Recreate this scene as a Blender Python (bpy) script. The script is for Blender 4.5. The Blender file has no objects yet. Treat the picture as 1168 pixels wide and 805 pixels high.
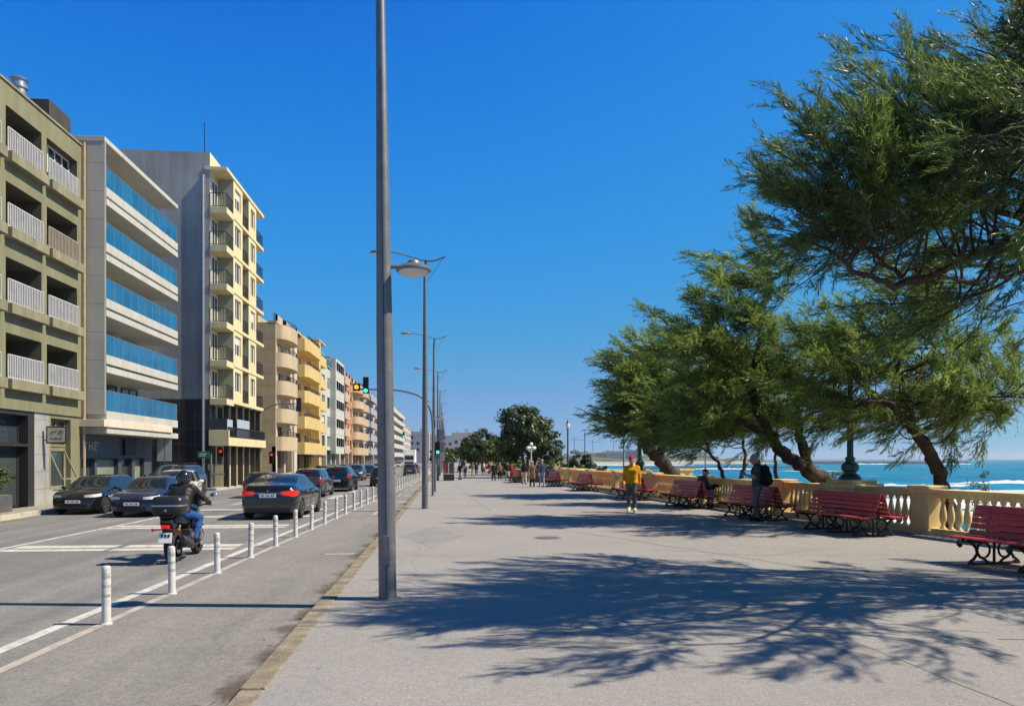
import bpy, bmesh, math, random
import numpy as np
from mathutils import Vector, Matrix
random.seed(7); RNG = np.random.default_rng(11)
SC = bpy.context.scene
COL = SC.collection
PI = math.pi
R = math.radians

# ------------------------------------------------------------------ materials
def mat(name, col, rough=.65, var=.12, scale=2.0, bump=0.0, bscale=40, metal=0., spec=.4, coat=0., emit=None, es=1., dirt=None, dscale=.8, damt=.5, alpha=1., trans=0., streak=0., island=0.):
    m = bpy.data.materials.new(name); m.use_nodes = True
    nt = m.node_tree; N = nt.nodes; Lk = nt.links
    b = N['Principled BSDF']
    b.inputs['Roughness'].default_value = rough
    b.inputs['Metallic'].default_value = metal
    b.inputs['Specular IOR Level'].default_value = spec
    b.inputs['Coat Weight'].default_value = coat
    b.inputs['Transmission Weight'].default_value = trans
    b.inputs['Alpha'].default_value = alpha
    c = (col[0], col[1], col[2], 1)
    if emit:
        b.inputs['Emission Color'].default_value = (*emit, 1); b.inputs['Emission Strength'].default_value = es
    tc = N.new('ShaderNodeTexCoord')
    src = None
    if var > 0:
        n = N.new('ShaderNodeTexNoise'); n.inputs['Scale'].default_value = scale; n.inputs['Detail'].default_value = 6
        Lk.new(tc.outputs['Object'], n.inputs['Vector'])
        rp = N.new('ShaderNodeValToRGB')
        rp.color_ramp.elements[0].position = .3; rp.color_ramp.elements[1].position = .7
        rp.color_ramp.elements[0].color = tuple(x*(1-var) for x in col)+(1,)
        rp.color_ramp.elements[1].color = tuple(min(1, x*(1+var)) for x in col)+(1,)
        Lk.new(n.outputs['Fac'], rp.inputs['Fac']); src = rp.outputs['Color']
    if dirt:
        n2 = N.new('ShaderNodeTexNoise'); n2.inputs['Scale'].default_value = dscale; n2.inputs['Detail'].default_value = 8; n2.inputs['Roughness'].default_value = .7
        Lk.new(tc.outputs['Object'], n2.inputs['Vector'])
        r2 = N.new('ShaderNodeValToRGB'); r2.color_ramp.elements[0].position = .5; r2.color_ramp.elements[1].position = .72
        r2.color_ramp.elements[0].color = (0, 0, 0, 1); r2.color_ramp.elements[1].color = (damt, damt, damt, 1)
        Lk.new(n2.outputs['Fac'], r2.inputs['Fac'])
        mx = N.new('ShaderNodeMix'); mx.data_type = 'RGBA'
        Lk.new(r2.outputs['Color'], mx.inputs[0])
        if src: Lk.new(src, mx.inputs[6])
        else: mx.inputs[6].default_value = c
        mx.inputs[7].default_value = (*dirt, 1); src = mx.outputs[2]
    def over(fac, c0, c1, p0, p1):
        r = N.new('ShaderNodeValToRGB'); r.color_ramp.elements[0].position = p0; r.color_ramp.elements[1].position = p1; r.color_ramp.elements[0].color = (c0, c0, c0, 1); r.color_ramp.elements[1].color = (c1, c1, c1, 1)
        Lk.new(fac, r.inputs['Fac']); q = N.new('ShaderNodeMix'); q.data_type = 'RGBA'; q.blend_type = 'MULTIPLY'; q.inputs[0].default_value = 1
        if src: Lk.new(src, q.inputs[6])
        else: q.inputs[6].default_value = c
        Lk.new(r.outputs[0], q.inputs[7]); return q.outputs[2]
    if streak:      # rain streaks: noise drawn out down the wall
        mp = N.new('ShaderNodeMapping'); mp.inputs['Scale'].default_value = (2.6, 2.6, .16); Lk.new(tc.outputs['Object'], mp.inputs[0]); ns = N.new('ShaderNodeTexNoise'); ns.inputs['Scale'].default_value = 1.; ns.inputs['Detail'].default_value = 8; ns.inputs['Roughness'].default_value = .65; Lk.new(mp.outputs[0], ns.inputs['Vector'])
        src = over(ns.outputs['Fac'], 1-streak, 1+streak*.25, .38, .62)
    if island:      # every board or piece weathers differently
        ge = N.new('ShaderNodeNewGeometry'); src = over(ge.outputs['Random Per Island'], 1-island, 1+island, 0, 1)
    if src: Lk.new(src, b.inputs['Base Color'])
    else: b.inputs['Base Color'].default_value = c
    if bump > 0:
        n3 = N.new('ShaderNodeTexNoise'); n3.inputs['Scale'].default_value = bscale; n3.inputs['Detail'].default_value = 4
        Lk.new(tc.outputs['Object'], n3.inputs['Vector'])
        bp = N.new('ShaderNodeBump'); bp.inputs['Strength'].default_value = bump; bp.inputs['Distance'].default_value = .02
        Lk.new(n3.outputs['Fac'], bp.inputs['Height']); Lk.new(bp.outputs['Normal'], b.inputs['Normal'])
    return m

def asphalt(name, base, light, patch=.12, warm=(1, 1, 1), grain=220., tracks=0.):
    """pale worn asphalt: fine aggregate, broad wear patches, hair cracks"""
    m = bpy.data.materials.new(name); m.use_nodes = True
    nt = m.node_tree; N = nt.nodes; Lk = nt.links; b = N['Principled BSDF']
    tc = N.new('ShaderNodeTexCoord')
    def noise(s, d, r=.6):
        n = N.new('ShaderNodeTexNoise'); n.inputs['Scale'].default_value = s; n.inputs['Detail'].default_value = d; n.inputs['Roughness'].default_value = r
        Lk.new(tc.outputs['Object'], n.inputs['Vector']); return n.outputs['Fac']
    def ramp(f, p0, p1, c0, c1):
        r = N.new('ShaderNodeValToRGB'); e = r.color_ramp.elements
        e[0].position = p0; e[1].position = p1; e[0].color = (*c0, 1); e[1].color = (*c1, 1)
        Lk.new(f, r.inputs['Fac']); return r.outputs['Color']
    def mul(a, c, fac=1.):
        x = N.new('ShaderNodeMix'); x.data_type = 'RGBA'; x.blend_type = 'MULTIPLY'; x.inputs[0].default_value = fac
        Lk.new(a, x.inputs[6]); Lk.new(c, x.inputs[7]); return x.outputs[2]
    g = ramp(noise(grain, 2, .8), .3, .72, tuple(base*w for w in warm), tuple(light*w for w in warm))
    g2 = ramp(noise(46., 3, .7), .32, .68, (.74, .74, .74), (1.24, 1.24, 1.24))
    pch = ramp(noise(.32, 7, .6), .3, .7, (1-patch,)*3, (1+patch*.6,)*3)
    mid = ramp(noise(2.3, 5, .65), .3, .7, (1-patch*.6,)*3, (1+patch*.4,)*3)
    g = mul(g, ramp(noise(13., 4, .7), .3, .7, (.88, .88, .88), (1.1, 1.1, 1.1)))
    g = mul(g, ramp(noise(.9, 9, .75), .60, .74, (1, 1, 1), (.86, .85, .84)))
    vg = N.new('ShaderNodeTexVoronoi'); vg.inputs['Scale'].default_value = 1.5; vg.inputs['Randomness'].default_value = 1; Lk.new(tc.outputs['Object'], vg.inputs['Vector'])
    g = mul(g, ramp(vg.outputs['Distance'], .022, .034, (.62, .61, .6), (1, 1, 1)))
    spot = ramp(noise(7.5, 6, .75), .66, .75, (1, 1, 1), (.8, .79, .78))
    c = mul(mul(mul(mul(g, g2), pch), mid), spot)
    if tracks:      # wheel tracks and oil drawn out along the lanes
        mp_ = N.new('ShaderNodeMapping'); mp_.inputs['Scale'].default_value = (1.5, .035, 1); Lk.new(tc.outputs['Object'], mp_.inputs[0]); nt_ = N.new('ShaderNodeTexNoise'); nt_.inputs['Scale'].default_value = 1; nt_.inputs['Detail'].default_value = 5; Lk.new(mp_.outputs[0], nt_.inputs['Vector']); c = mul(c, ramp(nt_.outputs['Fac'], .35, .65, (1-tracks,)*3, (1+tracks*.5,)*3))
    v = N.new('ShaderNodeTexVoronoi'); v.feature = 'DISTANCE_TO_EDGE'; v.inputs['Scale'].default_value = .16
    mp = N.new('ShaderNodeVectorMath'); mp.operation = 'ADD'
    wn = N.new('ShaderNodeTexNoise'); wn.inputs['Scale'].default_value = .9; wn.inputs['Detail'].default_value = 6
    Lk.new(tc.outputs['Object'], wn.inputs['Vector']); Lk.new(tc.outputs['Object'], mp.inputs[0]); Lk.new(wn.outputs['Color'], mp.inputs[1])
    Lk.new(mp.outputs[0], v.inputs['Vector'])
    ck = ramp(v.outputs['Distance'], .0012, .0042, (.86, .855, .85), (1, 1, 1))
    c = mul(c, ck)
    Lk.new(c, b.inputs['Base Color']); b.inputs['Roughness'].default_value = .88; b.inputs['Specular IOR Level'].default_value = .25
    bp = N.new('ShaderNodeBump'); bp.inputs['Strength'].default_value = .35; bp.inputs['Distance'].default_value = .01
    Lk.new(noise(130., 3, .7), bp.inputs['Height']); Lk.new(bp.outputs['Normal'], b.inputs['Normal'])
    return m

def tiles(name, c1, c2, sx, sz, mort=.012, var=.1, rough=.5, axis='Y', mcol=None):
    """cladding panels in a grid: brick node laid over (axis, z)"""
    m = bpy.data.materials.new(name); m.use_nodes = True
    nt = m.node_tree; N = nt.nodes; Lk = nt.links; b = N['Principled BSDF']
    tc = N.new('ShaderNodeTexCoord'); sp = N.new('ShaderNodeSeparateXYZ'); cb = N.new('ShaderNodeCombineXYZ')
    Lk.new(tc.outputs['Object'], sp.inputs[0]); Lk.new(sp.outputs[axis], cb.inputs['X']); Lk.new(sp.outputs['Z'], cb.inputs['Y'])
    br = N.new('ShaderNodeTexBrick'); br.offset = 0; br.inputs['Scale'].default_value = 1
    br.inputs['Brick Width'].default_value = sx; br.inputs['Row Height'].default_value = sz; br.inputs['Mortar Size'].default_value = mort
    br.inputs['Color1'].default_value = (*c1, 1); br.inputs['Color2'].default_value = (*c2, 1); br.inputs['Mortar'].default_value = (*(mcol or tuple(x*.35 for x in c1)), 1)
    Lk.new(cb.outputs[0], br.inputs['Vector'])
    n = N.new('ShaderNodeTexNoise'); n.inputs['Scale'].default_value = 1.2; n.inputs['Detail'].default_value = 7; Lk.new(tc.outputs['Object'], n.inputs['Vector'])
    r = N.new('ShaderNodeValToRGB'); r.color_ramp.elements[0].position = .3; r.color_ramp.elements[1].position = .7
    r.color_ramp.elements[0].color = (1-var,)*3+(1,); r.color_ramp.elements[1].color = (1+var,)*3+(1,)
    Lk.new(n.outputs['Fac'], r.inputs['Fac'])
    x = N.new('ShaderNodeMix'); x.data_type = 'RGBA'; x.blend_type = 'MULTIPLY'; x.inputs[0].default_value = 1
    Lk.new(br.outputs['Color'], x.inputs[6]); Lk.new(r.outputs['Color'], x.inputs[7]); Lk.new(x.outputs[2], b.inputs['Base Color'])
    b.inputs['Roughness'].default_value = rough
    return m

def leafmat(name, dark, light, trans=.45, nscale=.9):
    m = bpy.data.materials.new(name); m.use_nodes = True
    nt = m.node_tree; N = nt.nodes; Lk = nt.links
    for n in list(N): N.remove(n)
    out = N.new('ShaderNodeOutputMaterial'); geo = N.new('ShaderNodeNewGeometry'); tc = N.new('ShaderNodeTexCoord')
    n = N.new('ShaderNodeTexNoise'); n.inputs['Scale'].default_value = nscale; n.inputs['Detail'].default_value = 4
    Lk.new(tc.outputs['Object'], n.inputs['Vector'])
    ad = N.new('ShaderNodeMath'); ad.operation = 'MULTIPLY_ADD'; ad.inputs[1].default_value = .42
    Lk.new(geo.outputs['Random Per Island'], ad.inputs[0]); 
    sb = N.new('ShaderNodeMath'); sb.operation = 'MULTIPLY_ADD'; sb.inputs[1].default_value = 1.5; sb.inputs[2].default_value = -.46
    Lk.new(n.outputs['Fac'], sb.inputs[0]); Lk.new(sb.outputs[0], ad.inputs[2])
    r = N.new('ShaderNodeValToRGB'); r.color_ramp.elements[0].color = (*dark, 1); r.color_ramp.elements[1].color = (*light, 1)
    r.color_ramp.elements[0].position = .12; r.color_ramp.elements[1].position = .9
    e = r.color_ramp.elements.new(.0); e.color = (.10, .075, .035, 1); e = r.color_ramp.elements.new(.06); e.color = (*dark, 1)
    Lk.new(ad.outputs[0], r.inputs['Fac'])
    d = N.new('ShaderNodeBsdfPrincipled'); d.inputs['Roughness'].default_value = .42; d.inputs['Specular IOR Level'].default_value = .5
    t = N.new('ShaderNodeBsdfTranslucent'); mx = N.new('ShaderNodeMixShader'); mx.inputs[0].default_value = trans
    Lk.new(r.outputs['Color'], d.inputs['Base Color']); Lk.new(r.outputs['Color'], t.inputs['Color'])
    Lk.new(d.outputs[0], mx.inputs[1]); Lk.new(t.outputs[0], mx.inputs[2]); Lk.new(mx.outputs[0], out.inputs['Surface'])
    return m

# ------------------------------------------------------------------ objects
def tag(o, label=None, cat=None, group=None, kind=None):
    if label: o['label'] = label
    if cat: o['category'] = cat
    if group: o['group'] = group
    if kind: o['kind'] = kind
    return o
def thing(name, label, cat, loc=(0, 0, 0), rz=0., group=None, scale=1.):
    o = bpy.data.objects.new(name, None); COL.objects.link(o); o.empty_display_size = .2
    o.location = loc; o.rotation_euler = (0, 0, rz); o.scale = (scale,)*3
    return tag(o, label, cat, group)
def kids(o): return [c for c in bpy.data.objects if c.parent == o]
def copy_tree(o, parent=None):
    c = o.copy(); COL.objects.link(c); c.parent = parent
    for ch in kids(o): copy_tree(ch, c)
    return c
def place(o, loc, rz=None, label=None, group=None):
    o.location = loc
    if rz is not None: o.rotation_euler = (0, 0, rz)
    if label: o['label'] = label
    if group: o['group'] = group
    return o
def origin(o):
    v = Vector((0, 0, 0))
    while o is not None: v += Vector(o.location); o = o.parent
    return v

class MB:
    def __init__(s): s.v = []; s.f = []; s.m = []
    def add(s, vs, fs, mi=0):
        k = len(s.v); s.v += [tuple(p) for p in vs]; s.f += [tuple(i+k for i in f) for f in fs]; s.m += [mi]*len(fs); return s
    def quad(s, a, b, c, d, mi=0): return s.add([a, b, c, d], [(0, 1, 2, 3)], mi)
    def box(s, x0, x1, y0, y1, z0, z1, mi=0):
        vs = [(x, y, z) for z in (z0, z1) for y in (y0, y1) for x in (x0, x1)]
        return s.add(vs, [(0, 2, 3, 1), (4, 5, 7, 6), (0, 1, 5, 4), (2, 6, 7, 3), (0, 4, 6, 2), (1, 3, 7, 5)], mi)
    def obox(s, c, size, M=None, mi=0):
        M = M or Matrix.Identity(3); hx, hy, hz = [q/2 for q in size]; c = Vector(c)
        vs = [c + M @ Vector((x, y, z)) for z in (-hz, hz) for y in (-hy, hy) for x in (-hx, hx)]
        return s.add(vs, [(0, 2, 3, 1), (4, 5, 7, 6), (0, 1, 5, 4), (2, 6, 7, 3), (0, 4, 6, 2), (1, 3, 7, 5)], mi)
    def bar(s, a, b, w, h, mi=0, up=(0, 0, 1)):
        a = Vector(a); b = Vector(b); d = (b-a); L = d.length; d.normalize()
        u = Vector(up); x = d.cross(u)
        if x.length < 1e-4: x = d.cross(Vector((1, 0, 0)))
        x.normalize(); z = x.cross(d)
        M = Matrix((x, d, z)).transposed()
        return s.obox((a+b)/2, (w, L, h), M, mi)
    def tube(s, pts, rad, n=8, mi=0, cap=True):
        pts = [Vector(p) for p in pts]
        if not hasattr(rad, '__len__'): rad = [rad]*len(pts)
        k = len(pts); prev = None; vs = []
        for i, p in enumerate(pts):
            d = (pts[min(i+1, k-1)]-pts[max(i-1, 0)])
            if d.length < 1e-9: d = Vector((0, 0, 1))
            d.normalize()
            if prev is None:
                a = d.cross(Vector((0, 0, 1)))
                if a.length < 1e-3: a = d.cross(Vector((1, 0, 0)))
            else: a = prev - d*prev.dot(d)
            a.normalize(); prev = a; b = d.cross(a)
            for j in range(n):
                t = 2*PI*j/n; vs.append(p + (a*math.cos(t)+b*math.sin(t))*rad[i])
        fs = [(i*n+j, i*n+(j+1) % n, (i+1)*n+(j+1) % n, (i+1)*n+j) for i in range(k-1) for j in range(n)]
        if cap: fs += [tuple(range(n-1, -1, -1)), tuple(range((k-1)*n, k*n))]
        return s.add(vs, fs, mi)
    def lathe(s, prof, n=12, c=(0, 0, 0), mi=0, axis='z', sx=1., sy=1.):
        vs = []
        for r, z in prof:
            for j in range(n):
                t = 2*PI*(j+.5)/n; x, y = r*math.cos(t)*sx, r*math.sin(t)*sy
                p = (x, y, z) if axis == 'z' else ((z, x, y) if axis == 'x' else (x, z, y))
                vs.append((p[0]+c[0], p[1]+c[1], p[2]+c[2]))
        k = len(prof)
        fs = [(i*n+j, i*n+(j+1) % n, (i+1)*n+(j+1) % n, (i+1)*n+j) for i in range(k-1) for j in range(n)]
        fs += [tuple(range(n-1, -1, -1)), tuple(range((k-1)*n, k*n))]
        if axis == 'y': fs = [f[::-1] for f in fs]
        return s.add(vs, fs, mi)
    def ball(s, c, r, mi=0, n=12, sc=(1, 1, 1)):
        prof = [(max(1e-4, r*math.sin(PI*i/8)), -r*math.cos(PI*i/8)) for i in range(9)]
        k = len(s.v); s.lathe(prof, n, (0, 0, 0), mi)
        for i in range(k, len(s.v)):
            x, y, z = s.v[i]; s.v[i] = (x*sc[0]+c[0], y*sc[1]+c[1], z*sc[2]+c[2])
        return s
    def prism(s, poly, axis, a, b, mi=0):
        """poly in the two other axes, extruded from a to b along axis"""
        def P(u, w, t): return {'x': (t, u, w), 'y': (u, t, w), 'z': (u, w, t)}[axis]
        n = len(poly); vs = [P(u, w, a) for u, w in poly]+[P(u, w, b) for u, w in poly]
        fs = [tuple(range(n-1, -1, -1)), tuple(range(n, 2*n))]+[(j, (j+1) % n, n+(j+1) % n, n+j) for j in range(n)]
        return s.add(vs, fs, mi)
    def build(s, name, mats, parent=None, world=False, smooth=None, bevel=0., fix=True):
        me = bpy.data.meshes.new(name)
        off = origin(parent) if (parent is not None and world) else Vector((0, 0, 0))
        vs = [(p[0]-off.x, p[1]-off.y, p[2]-off.z) for p in s.v]
        me.from_pydata(vs, [], s.f)
        for m in (mats if isinstance(mats, (list, tuple)) else [mats]): me.materials.append(m)
        me.polygons.foreach_set('material_index', s.m)
        if fix:
            bm = bmesh.new(); bm.from_mesh(me); bmesh.ops.recalc_face_normals(bm, faces=bm.faces); bm.to_mesh(me); bm.free()
        if smooth:
            me.polygons.foreach_set('use_smooth', [True]*len(me.polygons)); me.set_sharp_from_angle(angle=R(smooth))
        me.update()
        o = bpy.data.objects.new(name, me); COL.objects.link(o); o.parent = parent
        if bevel:
            bv = o.modifiers.new('bevel', 'BEVEL'); bv.width = bevel; bv.segments = 2; bv.limit_method = 'ANGLE'; bv.angle_limit = R(35)
        return o

def text_mesh(body, size, depth, name, m, parent, loc, rot, spacing=1.):
    cu = bpy.data.curves.new(name, 'FONT'); cu.body = body; cu.size = size; cu.extrude = depth; cu.align_x = 'CENTER'; cu.align_y = 'CENTER'; cu.space_character = spacing
    t = bpy.data.objects.new(name, cu); COL.objects.link(t)
    dg = bpy.context.evaluated_depsgraph_get(); me = bpy.data.meshes.new_from_object(t.evaluated_get(dg))
    bpy.data.objects.remove(t); bpy.data.curves.remove(cu)
    o = bpy.data.objects.new(name, me); COL.objects.link(o); me.materials.clear(); me.materials.append(m)
    o.parent = parent; o.location = loc; o.rotation_euler = rot
    return o

def lerp(a, b, t): return a+(b-a)*t
def interp(tab, x): return float(np.interp(x, [p[0] for p in tab], [p[1] for p in tab]))
def fine(tab, x):
    """smooth monotone interpolation of a table"""
    xs = [p[0] for p in tab]; ys = [p[1] for p in tab]; n = len(xs)
    if x <= xs[0]: return ys[0]
    if x >= xs[-1]: return ys[-1]
    i = max(j for j in range(n-1) if xs[j] <= x)
    def slope(k):
        if k == 0 or k == n-1: return 0 if False else ((ys[1]-ys[0])/(xs[1]-xs[0]) if k == 0 else (ys[-1]-ys[-2])/(xs[-1]-xs[-2]))
        a = (ys[k]-ys[k-1])/(xs[k]-xs[k-1]); b = (ys[k+1]-ys[k])/(xs[k+1]-xs[k])
        return 0 if a*b <= 0 else 2*a*b/(a+b)
    h = xs[i+1]-xs[i]; t = (x-xs[i])/h; m0, m1 = slope(i)*h, slope(i+1)*h
    return (2*t**3-3*t*t+1)*ys[i]+(t**3-2*t*t+t)*m0+(-2*t**3+3*t*t)*ys[i+1]+(t**3-t*t)*m1

# ------------------------------------------------------------------ camera, light, sky
EYE = 1.7; YAW = 4.97
cd = bpy.data.cameras.new('camera'); cam = bpy.data.objects.new('camera', cd); COL.objects.link(cam); SC.camera = cam
cam.location = (0, 0, EYE); cam.rotation_euler = (R(90), 0, R(-YAW))
cd.sensor_fit = 'HORIZONTAL'; cd.sensor_width = 36; cd.lens = 36*850/1168
cd.shift_y = (523-402.5)/1168; cd.clip_start = .1; cd.clip_end = 40000
EL = 49.0
sd = Vector((math.cos(R(EL)), -.085, math.sin(R(EL)))).normalized()
sl = bpy.data.lights.new('sun', 'SUN'); sl.energy = 5.0; sl.angle = R(.53); sl.color = (1, .87, .655)
so = bpy.data.objects.new('sun', sl); COL.objects.link(so); so.rotation_euler = sd.to_track_quat('Z', 'Y').to_euler(); so.location = (40, 0, 60)
w = bpy.data.worlds.new('World'); SC.world = w; w.use_nodes = True
nt = w.node_tree; bg = nt.nodes['Background']
sky = nt.nodes.new('ShaderNodeTexSky'); sky.sky_type = 'NISHITA'; sky.sun_disc = False
sky.sun_elevation = R(EL); sky.sun_rotation = math.atan2(sd.x, sd.y); sky.altitude = 0; sky.air_density = 1.0; sky.dust_density = 0.; sky.ozone_density = 1.5
# grade the clear sky channel by channel: deep polarised blue overhead, pale blue at the sea horizon
mul = nt.nodes.new('ShaderNodeVectorMath'); mul.operation = 'SCALE'; mul.inputs['Scale'].default_value = .1
cv = nt.nodes.new('ShaderNodeRGBCurve'); mul2 = nt.nodes.new('ShaderNodeVectorMath'); mul2.operation = 'SCALE'; mul2.inputs['Scale'].default_value = 10
for ci, pts in ((0, ((0, 0), (.116, .0105), (.145, .0215), (.21, .043), (.6, .225), (.88, .26), (1, .62))), (1, ((0, 0), (.1, .04), (.16, .11), (.188, .178), (.23, .235), (.33, .312), (.7, .418), (.78, .458), (1, .66))), (2, ((0, 0), (.2, .08), (.28, .24), (.335, .69), (.5, .75), (.63, .70), (1, .86)))):
    c = cv.mapping.curves[ci]
    c.points[0].location = pts[0]; c.points[1].location = pts[-1]
    for q in pts[1:-1]: c.points.new(*q)
cv.mapping.update()
nt.links.new(sky.outputs[0], mul.inputs[0]); nt.links.new(mul.outputs[0], cv.inputs['Color']); nt.links.new(cv.outputs[0], mul2.inputs[0]); nt.links.new(mul2.outputs[0], bg.inputs['Color']); bg.inputs['Strength'].default_value = .068
SC.view_settings.view_transform = 'Standard'; SC.view_settings.look = 'None'; SC.view_settings.gamma = 1; SC.view_settings.exposure = .556; SC.view_settings.use_curve_mapping = False
SC.render.engine = 'CYCLES'; SC.cycles.max_bounces = 8; SC.cycles.transparent_max_bounces = 12
# ------------------------------------------------------------------ palette
M_prom = asphalt('promenade asphalt', .205, .345, .08, (1.03, 1, .99))
M_road = asphalt('road asphalt', .135, .265, .13, (1.0, 1, 1.0), tracks=.2)
M_bike = asphalt('cycle lane asphalt', .155, .285, .12, (1.04, 1, .97), tracks=.12)
M_walk = asphalt('pavement', .18, .33, .12, (1.1, 1, .86))
M_kerb = mat('kerb stone', (.225, .195, .145), .9, .35, 4, .6, 30, dirt=(.12, .085, .05), dscale=1.7, damt=.9)
M_kerb2 = mat('grey kerb', (.42, .40, .36), .85, .2, 5, .4, 30)
M_white = mat('road paint', (.52, .51, .49), .75, .15, 6, .2, 60, dirt=(.22, .21, .2), dscale=7, damt=.95)
M_pale = mat('worn pale paint', (.38, .35, .31), .8, .2, 6, dirt=(.22, .205, .185), dscale=5, damt=.95)
M_joint = mat('dark joint', (.12, .115, .11), .9, .2, 8)
M_iron2 = mat('worn iron lid', (.13, .12, .11), .6, .25, 20)
M_iron = mat('cast iron', (.018, .017, .017), .45, .2, 10, spec=.4)
M_cover = mat('iron cover', (.19, .18, .165), .6, .3, 30)
M_bollard = mat('white plastic', (.56, .55, .53), .5, .08, 12, dirt=(.3, .29, .27), dscale=9, damt=.7)
M_band = mat('grey reflective band', (.42, .42, .41), .35, .3, 40, dirt=(.12, .12, .12), dscale=30, damt=.7)
M_pole = mat('galvanised grey paint', (.17, .175, .18), .42, .12, 6, metal=.35, dirt=(.28, .28, .28), dscale=9, damt=.4)
M_poledark = mat('pole groove', (.05, .05, .055), .5, .1, 8)
M_lampglass = mat('lamp glass', (.75, .75, .72), .25, 0)
M_red = mat('red bench paint', (.47, .05, .06), .42, .16, 8, .2, 25, spec=.45, dirt=(.24, .05, .055), dscale=5, damt=.8, island=.17)
M_yel = mat('ochre wall paint', (.76, .60, .28), .75, .10, 1.6, .25, 30, dirt=(.50, .38, .20), dscale=1.1, damt=.6, streak=.16)
M_green = mat('green lamp paint', (.018, .07, .06), .4, .25, 10, spec=.5, dirt=(.05, .12, .11), dscale=9, damt=.6)
M_bark = mat('tamarisk bark', (.055, .04, .031), .95, .4, 9, 1., 22)
M_bark2 = mat('grey bark', (.12, .10, .08), .95, .3, 6, .8, 20)
M_tam = leafmat('tamarisk leaf', (.026, .075, .020), (.37, .50, .10), .52, .9)
M_tam2 = leafmat('tamarisk leaf deep', (.014, .048, .017), (.22, .33, .075), .48, 1.1)
M_broad = leafmat('broad leaf', (.014, .032, .01), (.085, .13, .03), .25, .8)
M_shrub = leafmat('shrub leaf', (.03, .06, .015), (.20, .26, .07), .35, 1.5)
M_sand = mat('sand', (.62, .54, .42), .9, .15, .3, .3, 3)
M_soil = mat('planted bank soil', (.16, .14, .08), .95, .35, .6, .6, 5, dirt=(.07, .10, .03), dscale=.9, damt=.9)
M_rock = mat('sea rock', (.30, .28, .26), .9, .35, 1.2, .8, 6)
M_stone_dark = mat('wet harbour stone', (.028, .034, .05), .9, .3, .2)
M_glass = mat('window glass', (.03, .045, .06), .04, .1, .4, spec=.9)
M_glass2 = mat('shop glass', (.045, .06, .06), .05, .1, .4, spec=.8)
M_frame_w = mat('white frame', (.74, .74, .72), .5, .05, 5)
M_frame_d = mat('dark frame', (.03, .03, .032), .4, .1, 5)
M_rail = mat('black railing', (.028, .028, .03), .45, .1, 5)
M_rail_w = mat('white railing', (.50, .50, .50), .5, .1, 3)
M_blind = mat('roller blind', (.62, .58, .50), .6, .12, 6)
M_metal = mat('steel', (.45, .45, .46), .35, .1, 6, metal=.8)
M_black = mat('black plastic', (.014, .014, .015), .5, .15, 8)
M_rubber = mat('tyre rubber', (.02, .02, .02), .85, .2, 20)
M_rim = mat('alloy rim', (.42, .42, .43), .3, .05, 6, metal=.8)
M_under = mat('underbody', (.01, .01, .01), .9, 0)
M_carglass = mat('car glass', (.012, .018, .024), .03, 0, spec=.9)
M_tail = mat('tail lamp lit', (.55, .02, .01), .2, 0, emit=(1, .02, .012), es=.22)
M_tail_far = mat('tail lamp dim', (.30, .012, .010), .25, 0, emit=(1, .02, .012), es=.06)
M_tail_off = mat('tail lamp', (.35, .012, .012), .2, 0)
M_head = mat('headlamp', (.65, .67, .7), .12, .1, 30, spec=.8)
M_plate = mat('number plate', (.72, .73, .72), .4, 0)
M_chrome = mat('chrome', (.6, .6, .6), .15, 0, metal=1)
def paint(name, c, rough=.22): return mat(name, c, rough, .04, 3, spec=.5, coat=.9)
P_black = paint('black car paint', (.008, .008, .010))
P_navy = paint('navy car paint', (.008, .011, .030))
P_blue = paint('blue car paint', (.007, .012, .042))
P_grey = paint('grey car paint', (.20, .21, .22))
P_white = paint('white car paint', (.72, .72, .71))
P_silver = paint('silver car paint', (.42, .43, .45))
P_dgrey = paint('dark grey car paint', (.035, .037, .042))
M_green_on = mat('signal green lit', (.02, .5, .3), .3, 0, emit=(.02, 1, .45), es=2.2)
M_amber_on = mat('signal amber lit', (.6, .3, .01), .3, 0, emit=(1, .42, .01), es=1.0)
M_red_on = mat('signal red lit', (.6, .02, .01), .3, 0, emit=(1, .04, .02), es=1.2)
M_lens = mat('signal lens dark', (.02, .02, .02), .2, 0)
M_skin = mat('skin', (.46, .26, .18), .55, .06, 12)
M_hair = mat('grey hair', (.33, .31, .29), .7, .2, 40)
M_hair_d = mat('dark hair', (.03, .022, .018), .6, .2, 40)
def cloth(n, c): return mat(n, c, .85, .2, 7, .8, 22, spec=.15)
C_yellow = cloth('yellow sweatshirt', (.72, .34, .012)); C_grey = cloth('grey trousers', (.12, .11, .11)); C_khaki = cloth('khaki trousers', (.16, .15, .125))
C_black = cloth('black cloth', (.018, .018, .02)); C_navy = cloth('navy cloth', (.025, .035, .075)); C_jean = cloth('blue jeans', (.022, .075, .27)); C_brown = cloth('brown coat', (.21, .13, .08))
C_cream = cloth('cream cloth', (.5, .44, .34)); C_redc = cloth('red cloth', (.35, .03, .04)); C_slate = cloth('slate jacket', (.06, .075, .115)); C_cap = cloth('crimson cap', (.36, .02, .05))
C_shoe = cloth('pale lime shoes', (.66, .68, .36)); C_olive = cloth('charcoal polo', (.085, .085, .088)); C_leather = M_leather = mat('black leather', (.016, .016, .018), .45, .25, 9, 1., 14); C_shoe_d = cloth('dark shoes', (.02, .018, .016)); C_light = cloth('pale grey cloth', (.42, .42, .43)); C_ltblue = cloth('faded jeans', (.20, .24, .32))
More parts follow.
